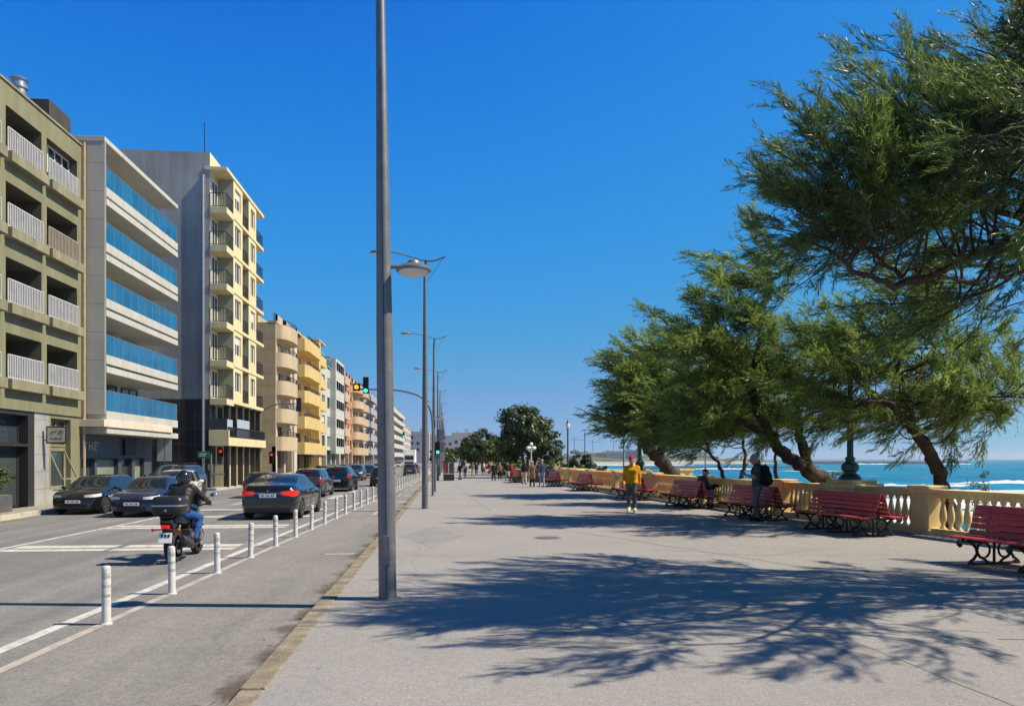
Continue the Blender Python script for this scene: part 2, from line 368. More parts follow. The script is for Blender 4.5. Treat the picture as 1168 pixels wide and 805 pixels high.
# ------------------------------------------------------------------ the setting
def cw(x, d):   # camera-frame metres (right, depth) to world X, Y
    c, s = math.cos(R(YAW)), math.sin(R(YAW)); return (x*c+d*s, d*c-x*s)
WALL = [(13.6, 0), (11.8, 11), (10.9, 16.1), (10.0, 21.5), (9.15, 32.2), (8.35, 42), (7.95, 51)]
def wallX(y): return fine([(p[1], p[0]) for p in WALL], y)
COAST = [(-60, 24), (0, 13.6), (11, 11.8), (21.5, 10), (42, 8.35), (51, 7.95), (62, 7.6), (75, 10), (100, 13), (200, 24), (500, 70), (1000, 120), (3000, 160)]
def sheet(name, xs_of_y, ys, z, m, skirt=0.):
    """flat strip between two x(y) edges, cut along y; skirt gives it a vertical edge"""
    b = MB(); vs = []; 
    for y in ys:
        a, c = xs_of_y(y); vs += [(a, y, z), (c, y, z)]
    fs = [(2*i, 2*i+1, 2*i+3, 2*i+2) for i in range(len(ys)-1)]
    b.add(vs, fs)
    if skirt:
        k = len(ys)
        for side in (0, 1):
            vv = []
            for i in range(k): p = vs[2*i+side]; vv += [p, (p[0], p[1], z-skirt)]
            b.add(vv, [(2*i, 2*i+1, 2*i+3, 2*i+2) for i in range(k-1)])
        b.add([vs[0], vs[1], (vs[1][0], vs[1][1], z-skirt), (vs[0][0], vs[0][1], z-skirt)], [(0, 1, 2, 3)])
    o = b.build(name, m, fix=True)
    if o.data.polygons[0].normal.z < 0: o.data.flip_normals()
    return tag(o, kind='structure')
YS = [-12, 0]+[4*i for i in range(1, 14)]+[56, 60, 64, 70, 80, 100, 140, 200, 300, 420]
# land
b = MB(); prof = [(-900, -.5), (-14, -.5), (-.2, -.5), (.35, -.5), (.42, -.12), (3., -.25), (5.5, -1.2), (9, -4.4), (12, -6.1), (22, -6.5), (40, -7.3), (70, -9)]
ty = [-60, -20]+list(range(0, 60, 3))+[62, 66, 70, 75, 80, 90, 100, 120, 150, 200, 300, 400, 500, 700, 1000, 1500, 2200, 3000]
vs = []
for y in ty:
    cx = fine(COAST, y)
    for k, (dx, z) in enumerate(prof):
        j = 0 if k < 4 else 1
        vs.append((cx+dx*(1 if y < 90 or k < 2 else 1+(y-90)/900.) if k else -900, y, z+j*random.uniform(-.12, .12)+(.35 if (y > 56 and 4 <= k <= 5) else 0)))
n = len(prof)
fs = [(i*n+j, i*n+j+1, (i+1)*n+j+1, (i+1)*n+j) for i in range(len(ty)-1) for j in range(n-1)]
ms = [0 if j < 7 else 1 for i in range(len(ty)-1) for j in range(n-1)]
b.v = vs; b.f = fs; b.m = ms
tag(b.build('ground', [M_soil, M_sand], smooth=60), kind='structure')
# roadway, cycle lane, promenade, far pavement
ZR = -.10
sheet('road', lambda y: (-13.0, -1.5), YS, ZR, M_road)
BL = lambda y: -3.72+.0255*min(max(y-8.45, -20), 60)
sheet('cycle_lane', lambda y: (BL(y), -1.52), YS, ZR+.004, M_bike)
def prom_edge(y): return -1.34, (wallX(y)+.1 if y <= 51 else fine([(51, 8.05), (56, 6.9), (60, 6.2), (64, 5.9), (80, 6.), (140, 7), (420, 9)], y))
sheet('promenade', prom_edge, YS, 0., M_prom, .5)
sheet('pavement', lambda y: (-60, -13.14), [-12, 38.8], .03, M_walk, .5)
sheet('pavement', lambda y: (-60, -13.14), [43.4, 420], .03, M_walk, .5)
sheet('side_street', lambda y: (-60, -12.99), [38.8, 43.4], ZR+.004, M_road)
# kerbs, laid stone by stone
def kerb(name, x0, x1, ys, zt, m, step):
    b = MB(); y = ys[0]
    while y < ys[1]:
        l = step*random.uniform(.94, 1.06); j = random.uniform(-.007, .007)
        b.box(x0+j, x1+j, y+.006, min(y+l, ys[1])-.006, zt-.4, zt+random.uniform(-.006, .006)); y += l
    return tag(b.build(name, m, bevel=.015), kind='structure')
kerb('kerb', -1.535, -1.342, (-8, 75), .004, M_kerb, 1.05)
kerb('kerb', -13.15, -12.98, (-8, 38.8), .04, M_kerb2, 1.0)
kerb('kerb', -13.15, -12.98, (43.4, 150), .04, M_kerb2, 1.0)
# painted markings
def marks(name, quads, m, z=ZR+.004):
    b = MB()
    for q in quads: b.add([(x, y, z) for x, y in q], [tuple(range(len(q)))])
    o = b.build(name, m)
    for p in o.data.polygons:
        if p.normal.z < 0: o.data.flip_normals(); break
    return tag(o, kind='structure')
def rect(x0, x1, y0, y1): return [(x0, y0), (x1, y0), (x1, y1), (x0, y1)]
off = -.43
marks('lane_line', [[(BL(y)+off-.07, y), (BL(y)+off+.07, y), (BL(y+2)+off+.07, y+2), (BL(y+2)+off-.07, y+2)] for y in range(-8, 110, 2)], M_white, ZR+.0045)
marks('cycle_edge_line', [[(BL(y)-.06, y), (BL(y)+.05, y), (BL(y+2)+.05, y+2), (BL(y+2)-.06, y+2)] for y in range(-8, 110, 2)], M_pale, ZR+.008)
qs = [[(-9.05, -2), (-8.93, -2), (-8.73, 27), (-8.85, 27)]]
for y, gap in ((15.2, 1), (19.9, 1), (23.6, 0), (26.8, 0)):
    for x0, x1 in ((-8.75, -6.72), (-6.62, -4.25)):
        if y == 19.9 and x0 < -8: x1 = -7.0
        qs += [rect(x0, x1, y, y+.36), rect(x0+.05, x1-.02, y+.52, y+.98)] if gap else [rect(x0, x1, y, y+.5)]
for y in range(30, 200, 6): qs.append(rect(-8.4, -8.28, y, y+3))
for y in range(34, 120, 7): qs.append(rect(-5.4, -5.0, y, y+1.6))
qs.append([(-5.55, 36.0), (-4.9, 36.0), (-5.2, 37.6), (-5.26, 37.6)])
marks('road_marking', qs, M_white)
qs = [rect(-2.3, -1.75, 14.2, 14.36)]
for y, l in ((31, .7), (36, .8), (43.5, .8), (52, 1.), (62, 1.2)): qs += [rect(-3.1, -2.55, y, y+l), rect(-2.1, -1.6, y, y+l)]
for y in range(24, 70, 6): qs.append(rect(-2.40, -2.30, y, y+3))
marks('cycle_marking', qs, M_pale, ZR+.009)
marks('pavement_line', [rect(-12.97, -12.80, -5, 24)], mat('yellow kerb line', (.55, .42, .12), .8, .2, 5, dirt=(.3, .27, .2), dscale=5, damt=.8), ZR+.005)
# brown grit washed along the kerb in the cycle lane
gm = bpy.data.materials.new('gutter grit'); gm.use_nodes = True; N = gm.node_tree.nodes; Lk = gm.node_tree.links; pb = N['Principled BSDF']; pb.inputs['Roughness'].default_value = .95; pb.inputs['Base Color'].default_value = (.085, .06, .038, 1)
tc = N.new('ShaderNodeTexCoord'); n1 = N.new('ShaderNodeTexNoise'); n1.inputs['Scale'].default_value = 1.1; n1.inputs['Detail'].default_value = 9; n1.inputs['Roughness'].default_value = .72; Lk.new(tc.outputs['Object'], n1.inputs['Vector'])
sx = N.new('ShaderNodeSeparateXYZ'); Lk.new(tc.outputs['Object'], sx.inputs[0]); mr = N.new('ShaderNodeMapRange'); mr.inputs['From Min'].default_value = -2.25; mr.inputs['From Max'].default_value = -1.58; mr.inputs['To Min'].default_value = -.42; mr.inputs['To Max'].default_value = .16; Lk.new(sx.outputs['X'], mr.inputs['Value'])
ad = N.new('ShaderNodeMath'); Lk.new(n1.outputs['Fac'], ad.inputs[0]); Lk.new(mr.outputs[0], ad.inputs[1]); mr2 = N.new('ShaderNodeMapRange'); mr2.inputs['From Min'].default_value = .52; mr2.inputs['From Max'].default_value = .74; mr2.inputs['To Max'].default_value = .75; Lk.new(ad.outputs[0], mr2.inputs['Value']); Lk.new(mr2.outputs[0], pb.inputs['Alpha'])
sheet('gutter_grit', lambda y: (-2.25, -1.585), YS[:22], ZR+.012, gm)
# joints and a patched trench in the promenade
b = MB()
def crack(x0, y0, x1, y1, w, amp, n):
    P = [(lerp(x0, x1, i/n)+random.uniform(-amp, amp), lerp(y0, y1, i/n)+random.uniform(-amp, amp)) for i in range(n+1)]
    for i in range(n):
        a, c = P[i], P[i+1]; b.add([(a[0]-w, a[1]-w, .004), (a[0]+w, a[1]+w, .004), (c[0]+w, c[1]+w, .004), (c[0]-w, c[1]-w, .004)], [(0, 1, 2, 3)])
crack(2.2, 19, 5.6, 11.2, .006, .03, 30); crack(5.2, 6.6, 10.5, 5.4, .006, .03, 20); crack(-1.3, 13.2, 9.6, 12.4, .004, .012, 30); crack(-1.3, 21.4, 9.0, 20.6, .005, .012, 30); crack(3.4, 12.8, 3.9, 4.5, .004, .012, 20); crack(-1.3, 31, 8.6, 29.6, .008, .02, 16); crack(.6, 45, 1.4, 24, .006, .05, 40)
pr = random.Random(4)
for k, (px_, py_, rx_, ry_) in enumerate(((1.3, 7.0, .9, .35), (5.6, 13.6, 1.2, .7), (-.3, 16.5, .5, 1.6), (3.0, 27, 2.2, 1.1), (6.9, 9.4, .7, .5))):
    pts = [(px_+rx_*math.cos(a)**3*pr.uniform(.9, 1.1)*1.0+rx_*.45*math.cos(a), py_+ry_*math.sin(a)**3*pr.uniform(.9, 1.1)+ry_*.45*math.sin(a)) for a in [2*PI*i/18 for i in range(18)]]
    marks('repaired_patch', [pts], asphalt('patched asphalt', .185+.012*(k % 2), .318+.02*(k % 2), .1, (1.03, 1, .99)), .0022)
o = b.build('promenade_joint', M_joint); tag(o, kind='structure')
for p in o.data.polygons:
    if p.normal.z < 0: p.flip()

# ------------------------------------------------------------------ sea
def seamat():
    m = bpy.data.materials.new('sea water'); m.use_nodes = True; N = m.node_tree.nodes; Lk = m.node_tree.links; b = N['Principled BSDF']
    tc = N.new('ShaderNodeTexCoord')
    def nz(scale, det, sx, sy, rot=0.):
        mp = N.new('ShaderNodeMapping'); mp.inputs['Scale'].default_value = (sx, sy, 1); mp.inputs['Rotation'].default_value = (0, 0, rot)
        Lk.new(tc.outputs['Object'], mp.inputs[0]); n = N.new('ShaderNodeTexNoise'); n.inputs['Scale'].default_value = scale; n.inputs['Detail'].default_value = det
        Lk.new(mp.outputs[0], n.inputs['Vector']); return n.outputs['Fac']
    def rp(f, p0, p1, c0, c1):
        r = N.new('ShaderNodeValToRGB'); e = r.color_ramp.elements; e[0].position = p0; e[1].position = p1; e[0].color = (*c0, 1); e[1].color = (*c1, 1); Lk.new(f, r.inputs[0]); return r.outputs[0]
    a = R(35)
    col = rp(nz(.03, 6, 1, .3, a), .35, .7, (.001, .115, .22), (.005, .22, .35))
    f1 = rp(nz(.05, 10, 1, .22, a), .62, .69, (0, 0, 0), (1, 1, 1))
    f2 = rp(nz(.6, 8, 1, .25, a), .45, .62, (0, 0, 0), (1, 1, 1))
    mu = N.new('ShaderNodeMix'); mu.data_type = 'RGBA'; mu.blend_type = 'MULTIPLY'; mu.inputs[0].default_value = 1; Lk.new(f1, mu.inputs[6]); Lk.new(f2, mu.inputs[7])
    mx = N.new('ShaderNodeMix'); mx.data_type = 'RGBA'; Lk.new(mu.outputs[2], mx.inputs[0]); Lk.new(col, mx.inputs[6]); mx.inputs[7].default_value = (.5, .55, .58, 1)
    Lk.new(mx.outputs[2], b.inputs['Base Color']); b.inputs['Roughness'].default_value = .45; b.inputs['Specular IOR Level'].default_value = .12
    bp = N.new('ShaderNodeBump'); bp.inputs['Strength'].default_value = .5; bp.inputs['Distance'].default_value = 1.; Lk.new(nz(.25, 6, 1, .4, a), bp.inputs['Height']); Lk.new(bp.outputs[0], b.inputs['Normal'])
    return m
M_sea = seamat()
def foam_mat():
    m = mat('sea foam', (.55, .58, .60), .8, .06, .3, .6, .6); return m
M_foam = foam_mat()
b = MB(); b.quad((-200, -1500, -7), (7000, -1500, -7), (7000, 7500, -7), (-200, 7500, -7))
o = b.build('sea', M_sea); tag(o, kind='structure')
if o.data.polygons[0].normal.z < 0: o.data.flip_normals()
def breaker(x0, d0, x1, d1, w, h):
    """a breaking wave: lumpy white ridge between two points given in camera-frame metres"""
    b = MB(); n = 60; vs = []
    for i in range(n+1):
        t = i/n; X, Y = cw(lerp(x0, x1, t), lerp(d0, d1, t)+6*math.sin(t*9+x0)); e = math.sin(PI*t)**.5
        ww = w*e*random.uniform(.55, 1.25)+.02; hh = h*e*random.uniform(.3, 1.2)
        c, s = math.cos(R(YAW)), math.sin(R(YAW))
        for u, z in ((-1, 0), (-.4, .7), (0, 1), (.35, .55), (1.6, 0)):
            vs.append((X-u*ww*s, Y-u*ww*c, -6.98+z*hh))
    b.add(vs, [(i*5+j, i*5+j+1, (i+1)*5+j+1, (i+1)*5+j) for i in range(n) for j in range(4)])
    o = b.build('surf', M_foam, smooth=60); tag(o, kind='structure')
for a in ((36, 120, 112, 166, 12, .5), (58, 146, 132, 190, 9, .6), (28, 96, 90, 124, 10, .4), (20, 140, 60, 175, 9, .4), (100, 190, 170, 215, 6, .4), (92, 236, 152, 246, 5, .55), (150, 262, 290, 278, 8, 1.2), (230, 330, 300, 338, 3, .35), (190, 520, 230, 525, 4, .5),
          (150, 630, 215, 640, 12, 1.), (520, 1160, 600, 1180, 12, 1.6), (690, 1205, 745, 1200, 12, 1.4), (90, 1000, 240, 980, 30, 1.2)): breaker(*a)
# harbour mole and the low coast across the bay
def ridge(name, pts, top, half, m, base=-8.):
    b = MB(); vs = []
    for x, d in pts:
        X, Y = cw(x, d); t = top+random.uniform(-.5, .5)
        vs += [(X, Y-half*2, base), (X, Y-half*.6, t), (X, Y+half*.6, t), (X, Y+half*2, base)]
    b.add(vs, [(i*4+j, i*4+j+1, (i+1)*4+j+1, (i+1)*4+j) for i in range(len(pts)-1) for j in range(3)]+[(0, 1, 2, 3), tuple(len(vs)-k for k in (1, 2, 3, 4))])
    return b.build(name, m, smooth=40)
tag(ridge('breakwater', [(lerp(470, 756, i/40), lerp(1215, 1240, i/40)) for i in range(41)], -2.9, 4, M_stone_dark), 'long dark breakwater lying low in the sea at the horizon', 'breakwater')
tag(ridge('breakwater', [(lerp(100, 300, i/40), lerp(640, 730, i/40)) for i in range(41)], -5.6, 3, M_stone_dark), 'low dark line of rocks across the bay beside the pale beach', 'breakwater')
b = MB(); nx, ny = 60, 10; vs = []
for i in range(nx):
    for j in range(ny):
        x = lerp(20, 640, i/(nx-1)); d = 1050+.9*x+j*110
        e = min(1, (nx-1-i)/8)*math.sin(min(1, j/4)*PI/2)
        X, Y = cw(x, d); vs.append((X, Y, -7.2+e*(9+3*math.sin(i*.5)+2*math.sin(j*2+i*.3))+random.uniform(0, 1.2)*e))
b.add(vs, [(i*ny+j, (i+1)*ny+j, (i+1)*ny+j+1, i*ny+j+1) for i in range(nx-1) for j in range(ny-1)])
o = b.build('headland', mat('scrubby headland', (.07, .10, .035), .95, .5, .02, dirt=(.35, .30, .2), dscale=.012, damt=.8), smooth=60); tag(o, kind='structure')
if o.data.polygons[50].normal.z < 0: o.data.flip_normals()
b = MB(); vs = []
for i in range(60):
    x = lerp(10, 470, i/59); d = 960+.75*x
    for k, z in ((0, -7.3), (40, -6.0), (120, -4.5), (260, -3)):
        X, Y = cw(x, d+k); vs.append((X, Y, z))
b.add(vs, [(i*4+j, (i+1)*4+j, (i+1)*4+j+1, i*4+j+1) for i in range(59) for j in range(3)])
o = b.build('far_beach', mat('far sand', (.36, .33, .29), .9, .2, .02)); tag(o, kind='structure')
if o.data.polygons[0].normal.z < 0: o.data.flip_normals()
# city on the headland: every block its own building
FARM = [mat('far render '+n, c, .8, .08, .05) for n, c in (('white', (.6, .58, .55)), ('grey', (.3, .31, .33)), ('buff', (.45, .38, .28)), ('slate', (.17, .19, .23)))]
M_farwin = mat('far windows', (.06, .07, .09), .3, 0)
rr = random.Random(5)
for i in range(46):
    x = 95+i*9.6+rr.uniform(-5, 5); d = 1330+.9*x+rr.uniform(0, 500); X, Y = cw(x, d)
    wd = rr.uniform(14, 44); h = rr.uniform(7, 15)*(1.35 if 4 < i < 22 else .8); dp = rr.uniform(12, 20)
    t = thing('far_building', 'small pale distant block on the headland across the bay', 'building', (X, Y, 1), 0, 'city blocks on the headland')
    k = rr.randrange(4); b = MB(); b.box(-wd/2, wd/2, 0, dp, -6, h); b.box(-wd*.15, wd*.2, dp*.3, dp*.7, h, h+2.5); b.build('wall', FARM[k], t)
    b = MB(); z = -2.
    while z < h-2: b.box(-wd/2+1, wd/2-1, -.12, .1, z, z+1.3); z += 3.1
    b.build('window', M_farwin, t)
for i, (px, d, h) in enumerate(((700, 1700, 44), (717, 1850, 44), (655, 1600, 44), (676, 1900, 46))):
    X, Y = cw((px-584)*d/850, d)
    t = thing('tower_crane', 'thin tower crane above the distant headland, '+('between the pale blocks', 'just left of the man in yellow', 'beside the green lamp post', 'over the low shrub')[i], 'crane', (X, Y, 0))
    b = MB(); b.box(-.6, .6, -.6, .6, 0, h); b.build('mast', FARM[1], t)
    b = MB(); b.box(-9, 24, -.4, .4, h-2.2, h-1.4); b.tube([(0, 0, h+4), (22, 0, h-1.5)], .15, 4); b.tube([(0, 0, h+4), (-8.5, 0, h-1.5)], .15, 4); b.box(-.6, .6, -.6, .6, h, h+5); b.build('jib', FARM[1], t)
# ------------------------------------------------------------------ vegetation
def unit(a): return a/np.maximum(np.linalg.norm(a, axis=-1, keepdims=True), 1e-9)
def tri_mesh(name, V, m, parent, quads=False):
    k = 4 if quads else 3
    nf = len(V)//k; me = bpy.data.meshes.new(name)
    me.vertices.add(len(V)); me.vertices.foreach_set('co', V.astype(np.float32).ravel())
    me.loops.add(len(V)); me.loops.foreach_set('vertex_index', np.arange(len(V), dtype=np.int32))
    me.polygons.add(nf); me.polygons.foreach_set('loop_start', np.arange(0, len(V), k, dtype=np.int32))
    mats = m if isinstance(m, list) else [m]
    for q in mats: me.materials.append(q)
    me.update(calc_edges=True); me.validate()
    o = bpy.data.objects.new(name, me); COL.objects.link(o); o.parent = parent; return o
def smooth_path(pts, n=5, jit=0.):
    xs = [Vector(p) for p in pts]; out = []
    for i in range(len(xs)-1):
        p0 = xs[max(i-1, 0)]; p1 = xs[i]; p2 = xs[i+1]; p3 = xs[min(i+2, len(xs)-1)]
        for k in range(n):
            t = k/n
            q = .5*((2*p1)+(p2-p0)*t+(2*p0-5*p1+4*p2-p3)*t*t+(3*p1-p0-3*p2+p3)*t**3)
            out.append(q+Vector((random.uniform(-jit, jit), random.uniform(-jit, jit), random.uniform(-jit, jit))))
    return out+[xs[-1]]
def tamarisk(label, base, limbs, blobs, ncl, nspray, nstr, wl, wind=(-.75, -.1, .3), leaf=None, group='wind-bent tamarisk trees behind the balustrade', spread=.34, name='tamarisk_tree', bend=.25, shift=None):
    """limbs: list of (points, r0, r1) in world metres; blobs: (centre, radii, weight) the crown is grown through"""
    if shift:
        mv = lambda p: tuple(a+c for a, c in zip(p, shift))
        base = mv(base); limbs = [([mv(p) for p in L[0]], L[1], L[2]) for L in limbs]; blobs = [(mv(q[0]),)+tuple(q[1:]) for q in blobs]
    t = thing(name, label, 'tree', base, 0, group)
    tr = MB(); nodes = []; B = Vector(base)
    for pts, r0, r1 in limbs:
        P = smooth_path(pts, 6, .02+r0*.18); n = len(P)
        tr.tube(P, [lerp(r0, r1, (i/(n-1))**.8)*random.uniform(.88, 1.14) for i in range(n)], 9)
        nodes += [(p, lerp(r0, r1, i/(n-1))) for i, p in enumerate(P) if i > n*.25 or r0 < .1]
    NP = np.array([p for p, _ in nodes]); 
    wsum = np.array([q[2] if len(q) > 2 else q[1][0]*q[1][1]*q[1][2] for q in blobs], float); wsum /= wsum.sum()
    W = np.array(wind); SP = []; SD = []; SL = []
    for c in range(ncl):
        q = blobs[RNG.choice(len(blobs), p=wsum)]
        d = RNG.normal(size=3); d /= np.linalg.norm(d); rad = RNG.random()**.42
        ctr = np.array(q[0]); tip = ctr+d*np.array(q[1])*rad
        # the limb point it grows from: near, and preferably inward
        dd = np.linalg.norm(NP-tip, axis=1)+RNG.random(len(NP))*.5
        k = int(np.argmin(dd)); a = NP[k]; L = np.linalg.norm(tip-a)
        out = unit(d*np.array([1, 1, .8])); main = unit(unit(tip-a)*.45+out*.4+W*.85+RNG.normal(size=3)*.15)
        PL = wl[2]*RNG.uniform(1.5, 2.6); mid = (a+tip)/2+np.array([.0, 0, -.10*L])+RNG.normal(size=3)*.07*L
        P = smooth_path([a, mid, tip, tip+main*PL*.55, tip+main*PL+np.array([W[0]*.08, 0, .12-bend*.6])*PL], 4, .012*L)
        r = min(nodes[k][1]*.6, .010+.011*L)
        tr.tube(P, [lerp(r, .004, i/(len(P)-1)) for i in range(len(P))], 5, cap=False)
        P = np.array([tuple(p) for p in P]); nP = len(P)
        ns = int(nspray*RNG.uniform(.6, 1.45))
        # side twigs of this clump, each carrying sprays
        for j in range(ns):
            u = .30+.70*RNG.random()**.8; idx = u*(nP-1.001); i0 = int(idx); tg = P[min(i0+1, nP-1)]-P[i0]; p = P[i0]+tg*(idx-i0); tg = tg/max(1e-6, np.linalg.norm(tg))
            SP.append(p+RNG.normal(size=3)*spread*.16); SD.append(unit(tg*.8+main*.35+RNG.normal(size=3)*.40+np.array([0, 0, .12]))); SL.append(wl[2]*RNG.uniform(.5, 1.15)*(1.15-.45*u))
    tr.v = [(p[0]-B.x, p[1]-B.y, p[2]-B.z) for p in tr.v]
    tr.build('trunk', M_bark, t, smooth=80, fix=False)
    SP = np.array(SP)-np.array(base); SD = np.array(SD); SL = np.array(SL); S = len(SP)
    # sprays: arched stems carrying fine strands
    tt = np.tile(np.linspace(.05, 1., nstr), (S, 1))+RNG.uniform(-.03, .03, (S, nstr))
    arch = np.array([W[0]*.25, 0, .12-bend])[None, None, :]*(tt**2)[..., None]*SL[:, None, None]
    bp = SP[:, None, :]+SD[:, None, :]*(tt*SL[:, None])[..., None]+arch
    sd = unit(SD[:, None, :]+RNG.normal(size=(S, nstr, 3))*.34)
    ln = (wl[1]*(1.15-.5*tt)*RNG.uniform(.6, 1.3, (S, nstr)))[..., None]
    sv = unit(np.cross(sd, RNG.normal(size=(S, nstr, 3)))); wd = wl[0]*RNG.uniform(.6, 1.3, (S, nstr, 1))
    m1 = bp+sd*ln*.45
    V = np.stack([bp, m1+sv*wd, bp+sd*ln+np.array([0, 0, -.1*wl[1]]), m1-sv*wd], axis=2).reshape(-1, 3)
    tri_mesh('crown', V, leaf or M_tam, t, quads=True)
    # bare stems in the sprays
    e0 = SP; e1 = SP+SD*SL[:, None]+np.array([W[0]*.25, 0, .12-bend])*SL[:, None]; sv = unit(np.cross(SD, RNG.normal(size=(S, 3))))*.004*max(1, wl[0]/.006)
    V = np.stack([e0-sv, e0+sv, e1], axis=1).reshape(-1, 3)
    tri_mesh('twigs', V, M_bark, t)
    return t
# the near tree that leans in over the promenade from the right
tamarisk('big tamarisk leaning in from the right edge, its crown shading the nearest bench', (12.7, 9.3, -.2), [
    ([(12.7, 9.3, -.3), (12.2, 9.2, .9), (11.2, 9.0, 2.2), (9.9, 8.8, 3.6), (8.8, 8.7, 4.5)], .28, .13),
    ([(8.8, 8.7, 4.5), (7.6, 8.5, 4.5), (6.4, 8.3, 4.15), (5.2, 8.1, 3.7), (4.6, 7.9, 3.75), (4.1, 7.7, 3.95), (3.6, 7.55, 4.05)], .085, .008),
    ([(8.8, 8.7, 4.5), (7.9, 9.2, 5.2), (6.6, 9.5, 5.8), (5.7, 9.3, 5.9), (5.0, 9.1, 5.7)], .09, .015),
    ([(8.9, 8.72, 4.42), (7.9, 7.6, 4.6), (6.5, 7.0, 4.9), (5.6, 6.8, 4.9), (4.9, 6.9, 4.7)], .07, .015),
    ([(9.6, 8.8, 3.85), (8.9, 10.2, 5.0), (7.7, 11.0, 5.9), (6.5, 11.2, 6.1)], .09, .015),
    ([(8.8, 8.7, 4.5), (8.3, 7.4, 4.9), (7.5, 6.5, 4.95), (6.7, 6.1, 4.8), (5.9, 6.2, 4.7)], .06, .01),
    ([(9.6, 8.8, 3.9), (10.2, 8.0, 5.0), (10.6, 7.4, 5.6)], .08, .02), ([(11.2, 9.0, 2.3), (12.2, 8.8, 3.6), (12.8, 8.9, 4.8)], .1, .02),
    ([(8.2, 8.9, 4.6), (7.6, 8.8, 6.0), (7.1, 8.5, 6.6), (6.7, 8.3, 6.8)], .09, .015),
    ([(7.6, 8.5, 4.5), (6.6, 7.7, 3.85), (5.4, 7.3, 3.55), (4.7, 7.2, 3.7)], .04, .01),
    ([(5.2, 8.15, 3.8), (4.8, 8.4, 4.3), (4.3, 8.2, 4.6), (4.0, 8.0, 4.6)], .026, .008)],
    [((7.0, 8.6, 5.5), (1.8, 1.8, 1.2)), ((5.35, 8.1, 4.9), (1.1, 1.2, .75), 4.6), ((4.7, 7.8, 4.45), (.75, .6, .5), 2.6), ((4.3, 7.65, 4.05), (.4, .4, .28), .9), ((8.8, 9.9, 6.4), (2.2, 2.1, 1.6)), ((8.3, 8.3, 6.9), (1.6, 1.6, 1.1), 4.5), ((7.4, 8.7, 6.7), (.9, 1.2, .6), 1.4), ((10.6, 8.6, 5.4), (1.7, 2.2, 1.3), 7.), ((12.4, 8.8, 4.9), (1.6, 2.2, 1.1), 5.), ((5.7, 6.3, 4.6), (.9, .75, .45), 1.3), ((7.6, 6.3, 4.9), (1.4, .8, .6), 2.6), ((7.9, 8.9, 3.95), (1.5, 1.5, .4), 1.5),
     ((7.2, 7.3, 4.5), (1.7, 1.2, .6), 1.7), ((9.2, 8.6, 5.1), (1.6, 1.7, 1.2)), ((6.4, 9.4, 5.9), (1.1, 1.2, .6), 1.3), ((7.8, 11, 5.8), (1.4, 1.1, .8)), ((6.8, 8.4, 3.8), (1.5, 1.0, .35), 1.0)],
    560, 27, 28, (.0043, .115, .40), spread=.33, leaf=M_tam2)
# the tree standing in the gap over the sea
tamarisk('tamarisk with a bare leaning trunk against the open sea, right of the lamp post', (12.55, 17.6, -.15), [
    ([(12.55, 17.6, -.2), (12.3, 17.5, .9), (11.95, 17.4, 1.7), (11.3, 17.3, 2.45)], .20, .13),
    ([(11.3, 17.3, 2.45), (10.6, 17.2, 3.0), (9.7, 17.0, 3.6), (8.9, 16.9, 3.9)], .12, .02),
    ([(11.35, 17.3, 2.4), (11.2, 17.5, 3.4), (11.0, 17.5, 4.6), (10.6, 17.4, 5.6)], .12, .02),
    ([(11.5, 17.3, 2.3), (12.4, 17.5, 2.8), (13.4, 17.7, 3.2), (14.4, 17.8, 3.4)], .09, .02),
    ([(11.3, 17.4, 3.1), (12.2, 18.2, 4.0), (12.8, 18.6, 4.6)], .08, .02), ([(11.0, 17.3, 2.7), (10.2, 16.4, 3.0), (9.4, 16.1, 3.0)], .06, .01)],
    [((11.1, 17.5, 4.9), (1.7, 1.8, 1.2)), ((9.55, 17.0, 3.75), (1.15, 1.4, .95)), ((13.3, 17.8, 3.5), (1.5, 1.6, .75)), ((12.3, 18.2, 4.3), (1.3, 1.4, .8)), ((11.4, 17.2, 2.9), (2.3, 1.5, .5), 2.6), ((14.5, 17.8, 3.5), (.9, 1.2, .6))],
    205, 34, 20, (.0072, .15, .5), spread=.40)
tamarisk('tall tamarisk with a thick fallen trunk, behind the wall and the standing man', (11.7, 21.6, -.1), [
    ([(11.8, 21.7, -.2), (11.4, 21.5, .75), (10.7, 21.3, 1.25), (10.1, 21.2, 1.6), (9.5, 21.1, 2.1)], .30, .15),
    ([(10.6, 21.3, 1.3), (10.25, 21.2, 2.2), (10.15, 21.2, 3.2), (9.9, 21.2, 4.4)], .19, .03),
    ([(9.5, 21.1, 2.1), (8.9, 21.0, 3.0), (8.8, 21.0, 4.2), (9.1, 21.0, 5.6), (9.0, 20.9, 6.9)], .16, .02),
    ([(9.4, 21.1, 2.2), (8.4, 20.8, 2.7), (7.4, 20.6, 3.3), (6.4, 20.4, 3.9)], .12, .02),
    ([(8.8, 21, 3.4), (8.0, 20.6, 4.2), (7.2, 20.4, 4.9)], .09, .02), ([(10.1, 21.2, 3.3), (10.8, 21.6, 4.2), (11.1, 21.8, 5.0)], .09, .02)],
    [((9.0, 20.8, 6.45), (1.05, 1.2, 1.3)), ((9.5, 21.0, 4.2), (1.7, 1.4, 1.1)), ((7.2, 20.5, 4.4), (.95, 1.1, .95)), ((10.7, 21.4, 4.6), (1.0, 1.2, 1.1)), ((8.7, 20.8, 2.85), (2.3, 1.3, .6), 3.0), ((8.0, 20.6, 5.0), (1.3, 1.2, .8)), ((10.9, 21.3, 3.1), (1.1, 1.1, .6))],
    205, 34, 19, (.0085, .16, .52), spread=.44, shift=(-.3, -.95, 0))
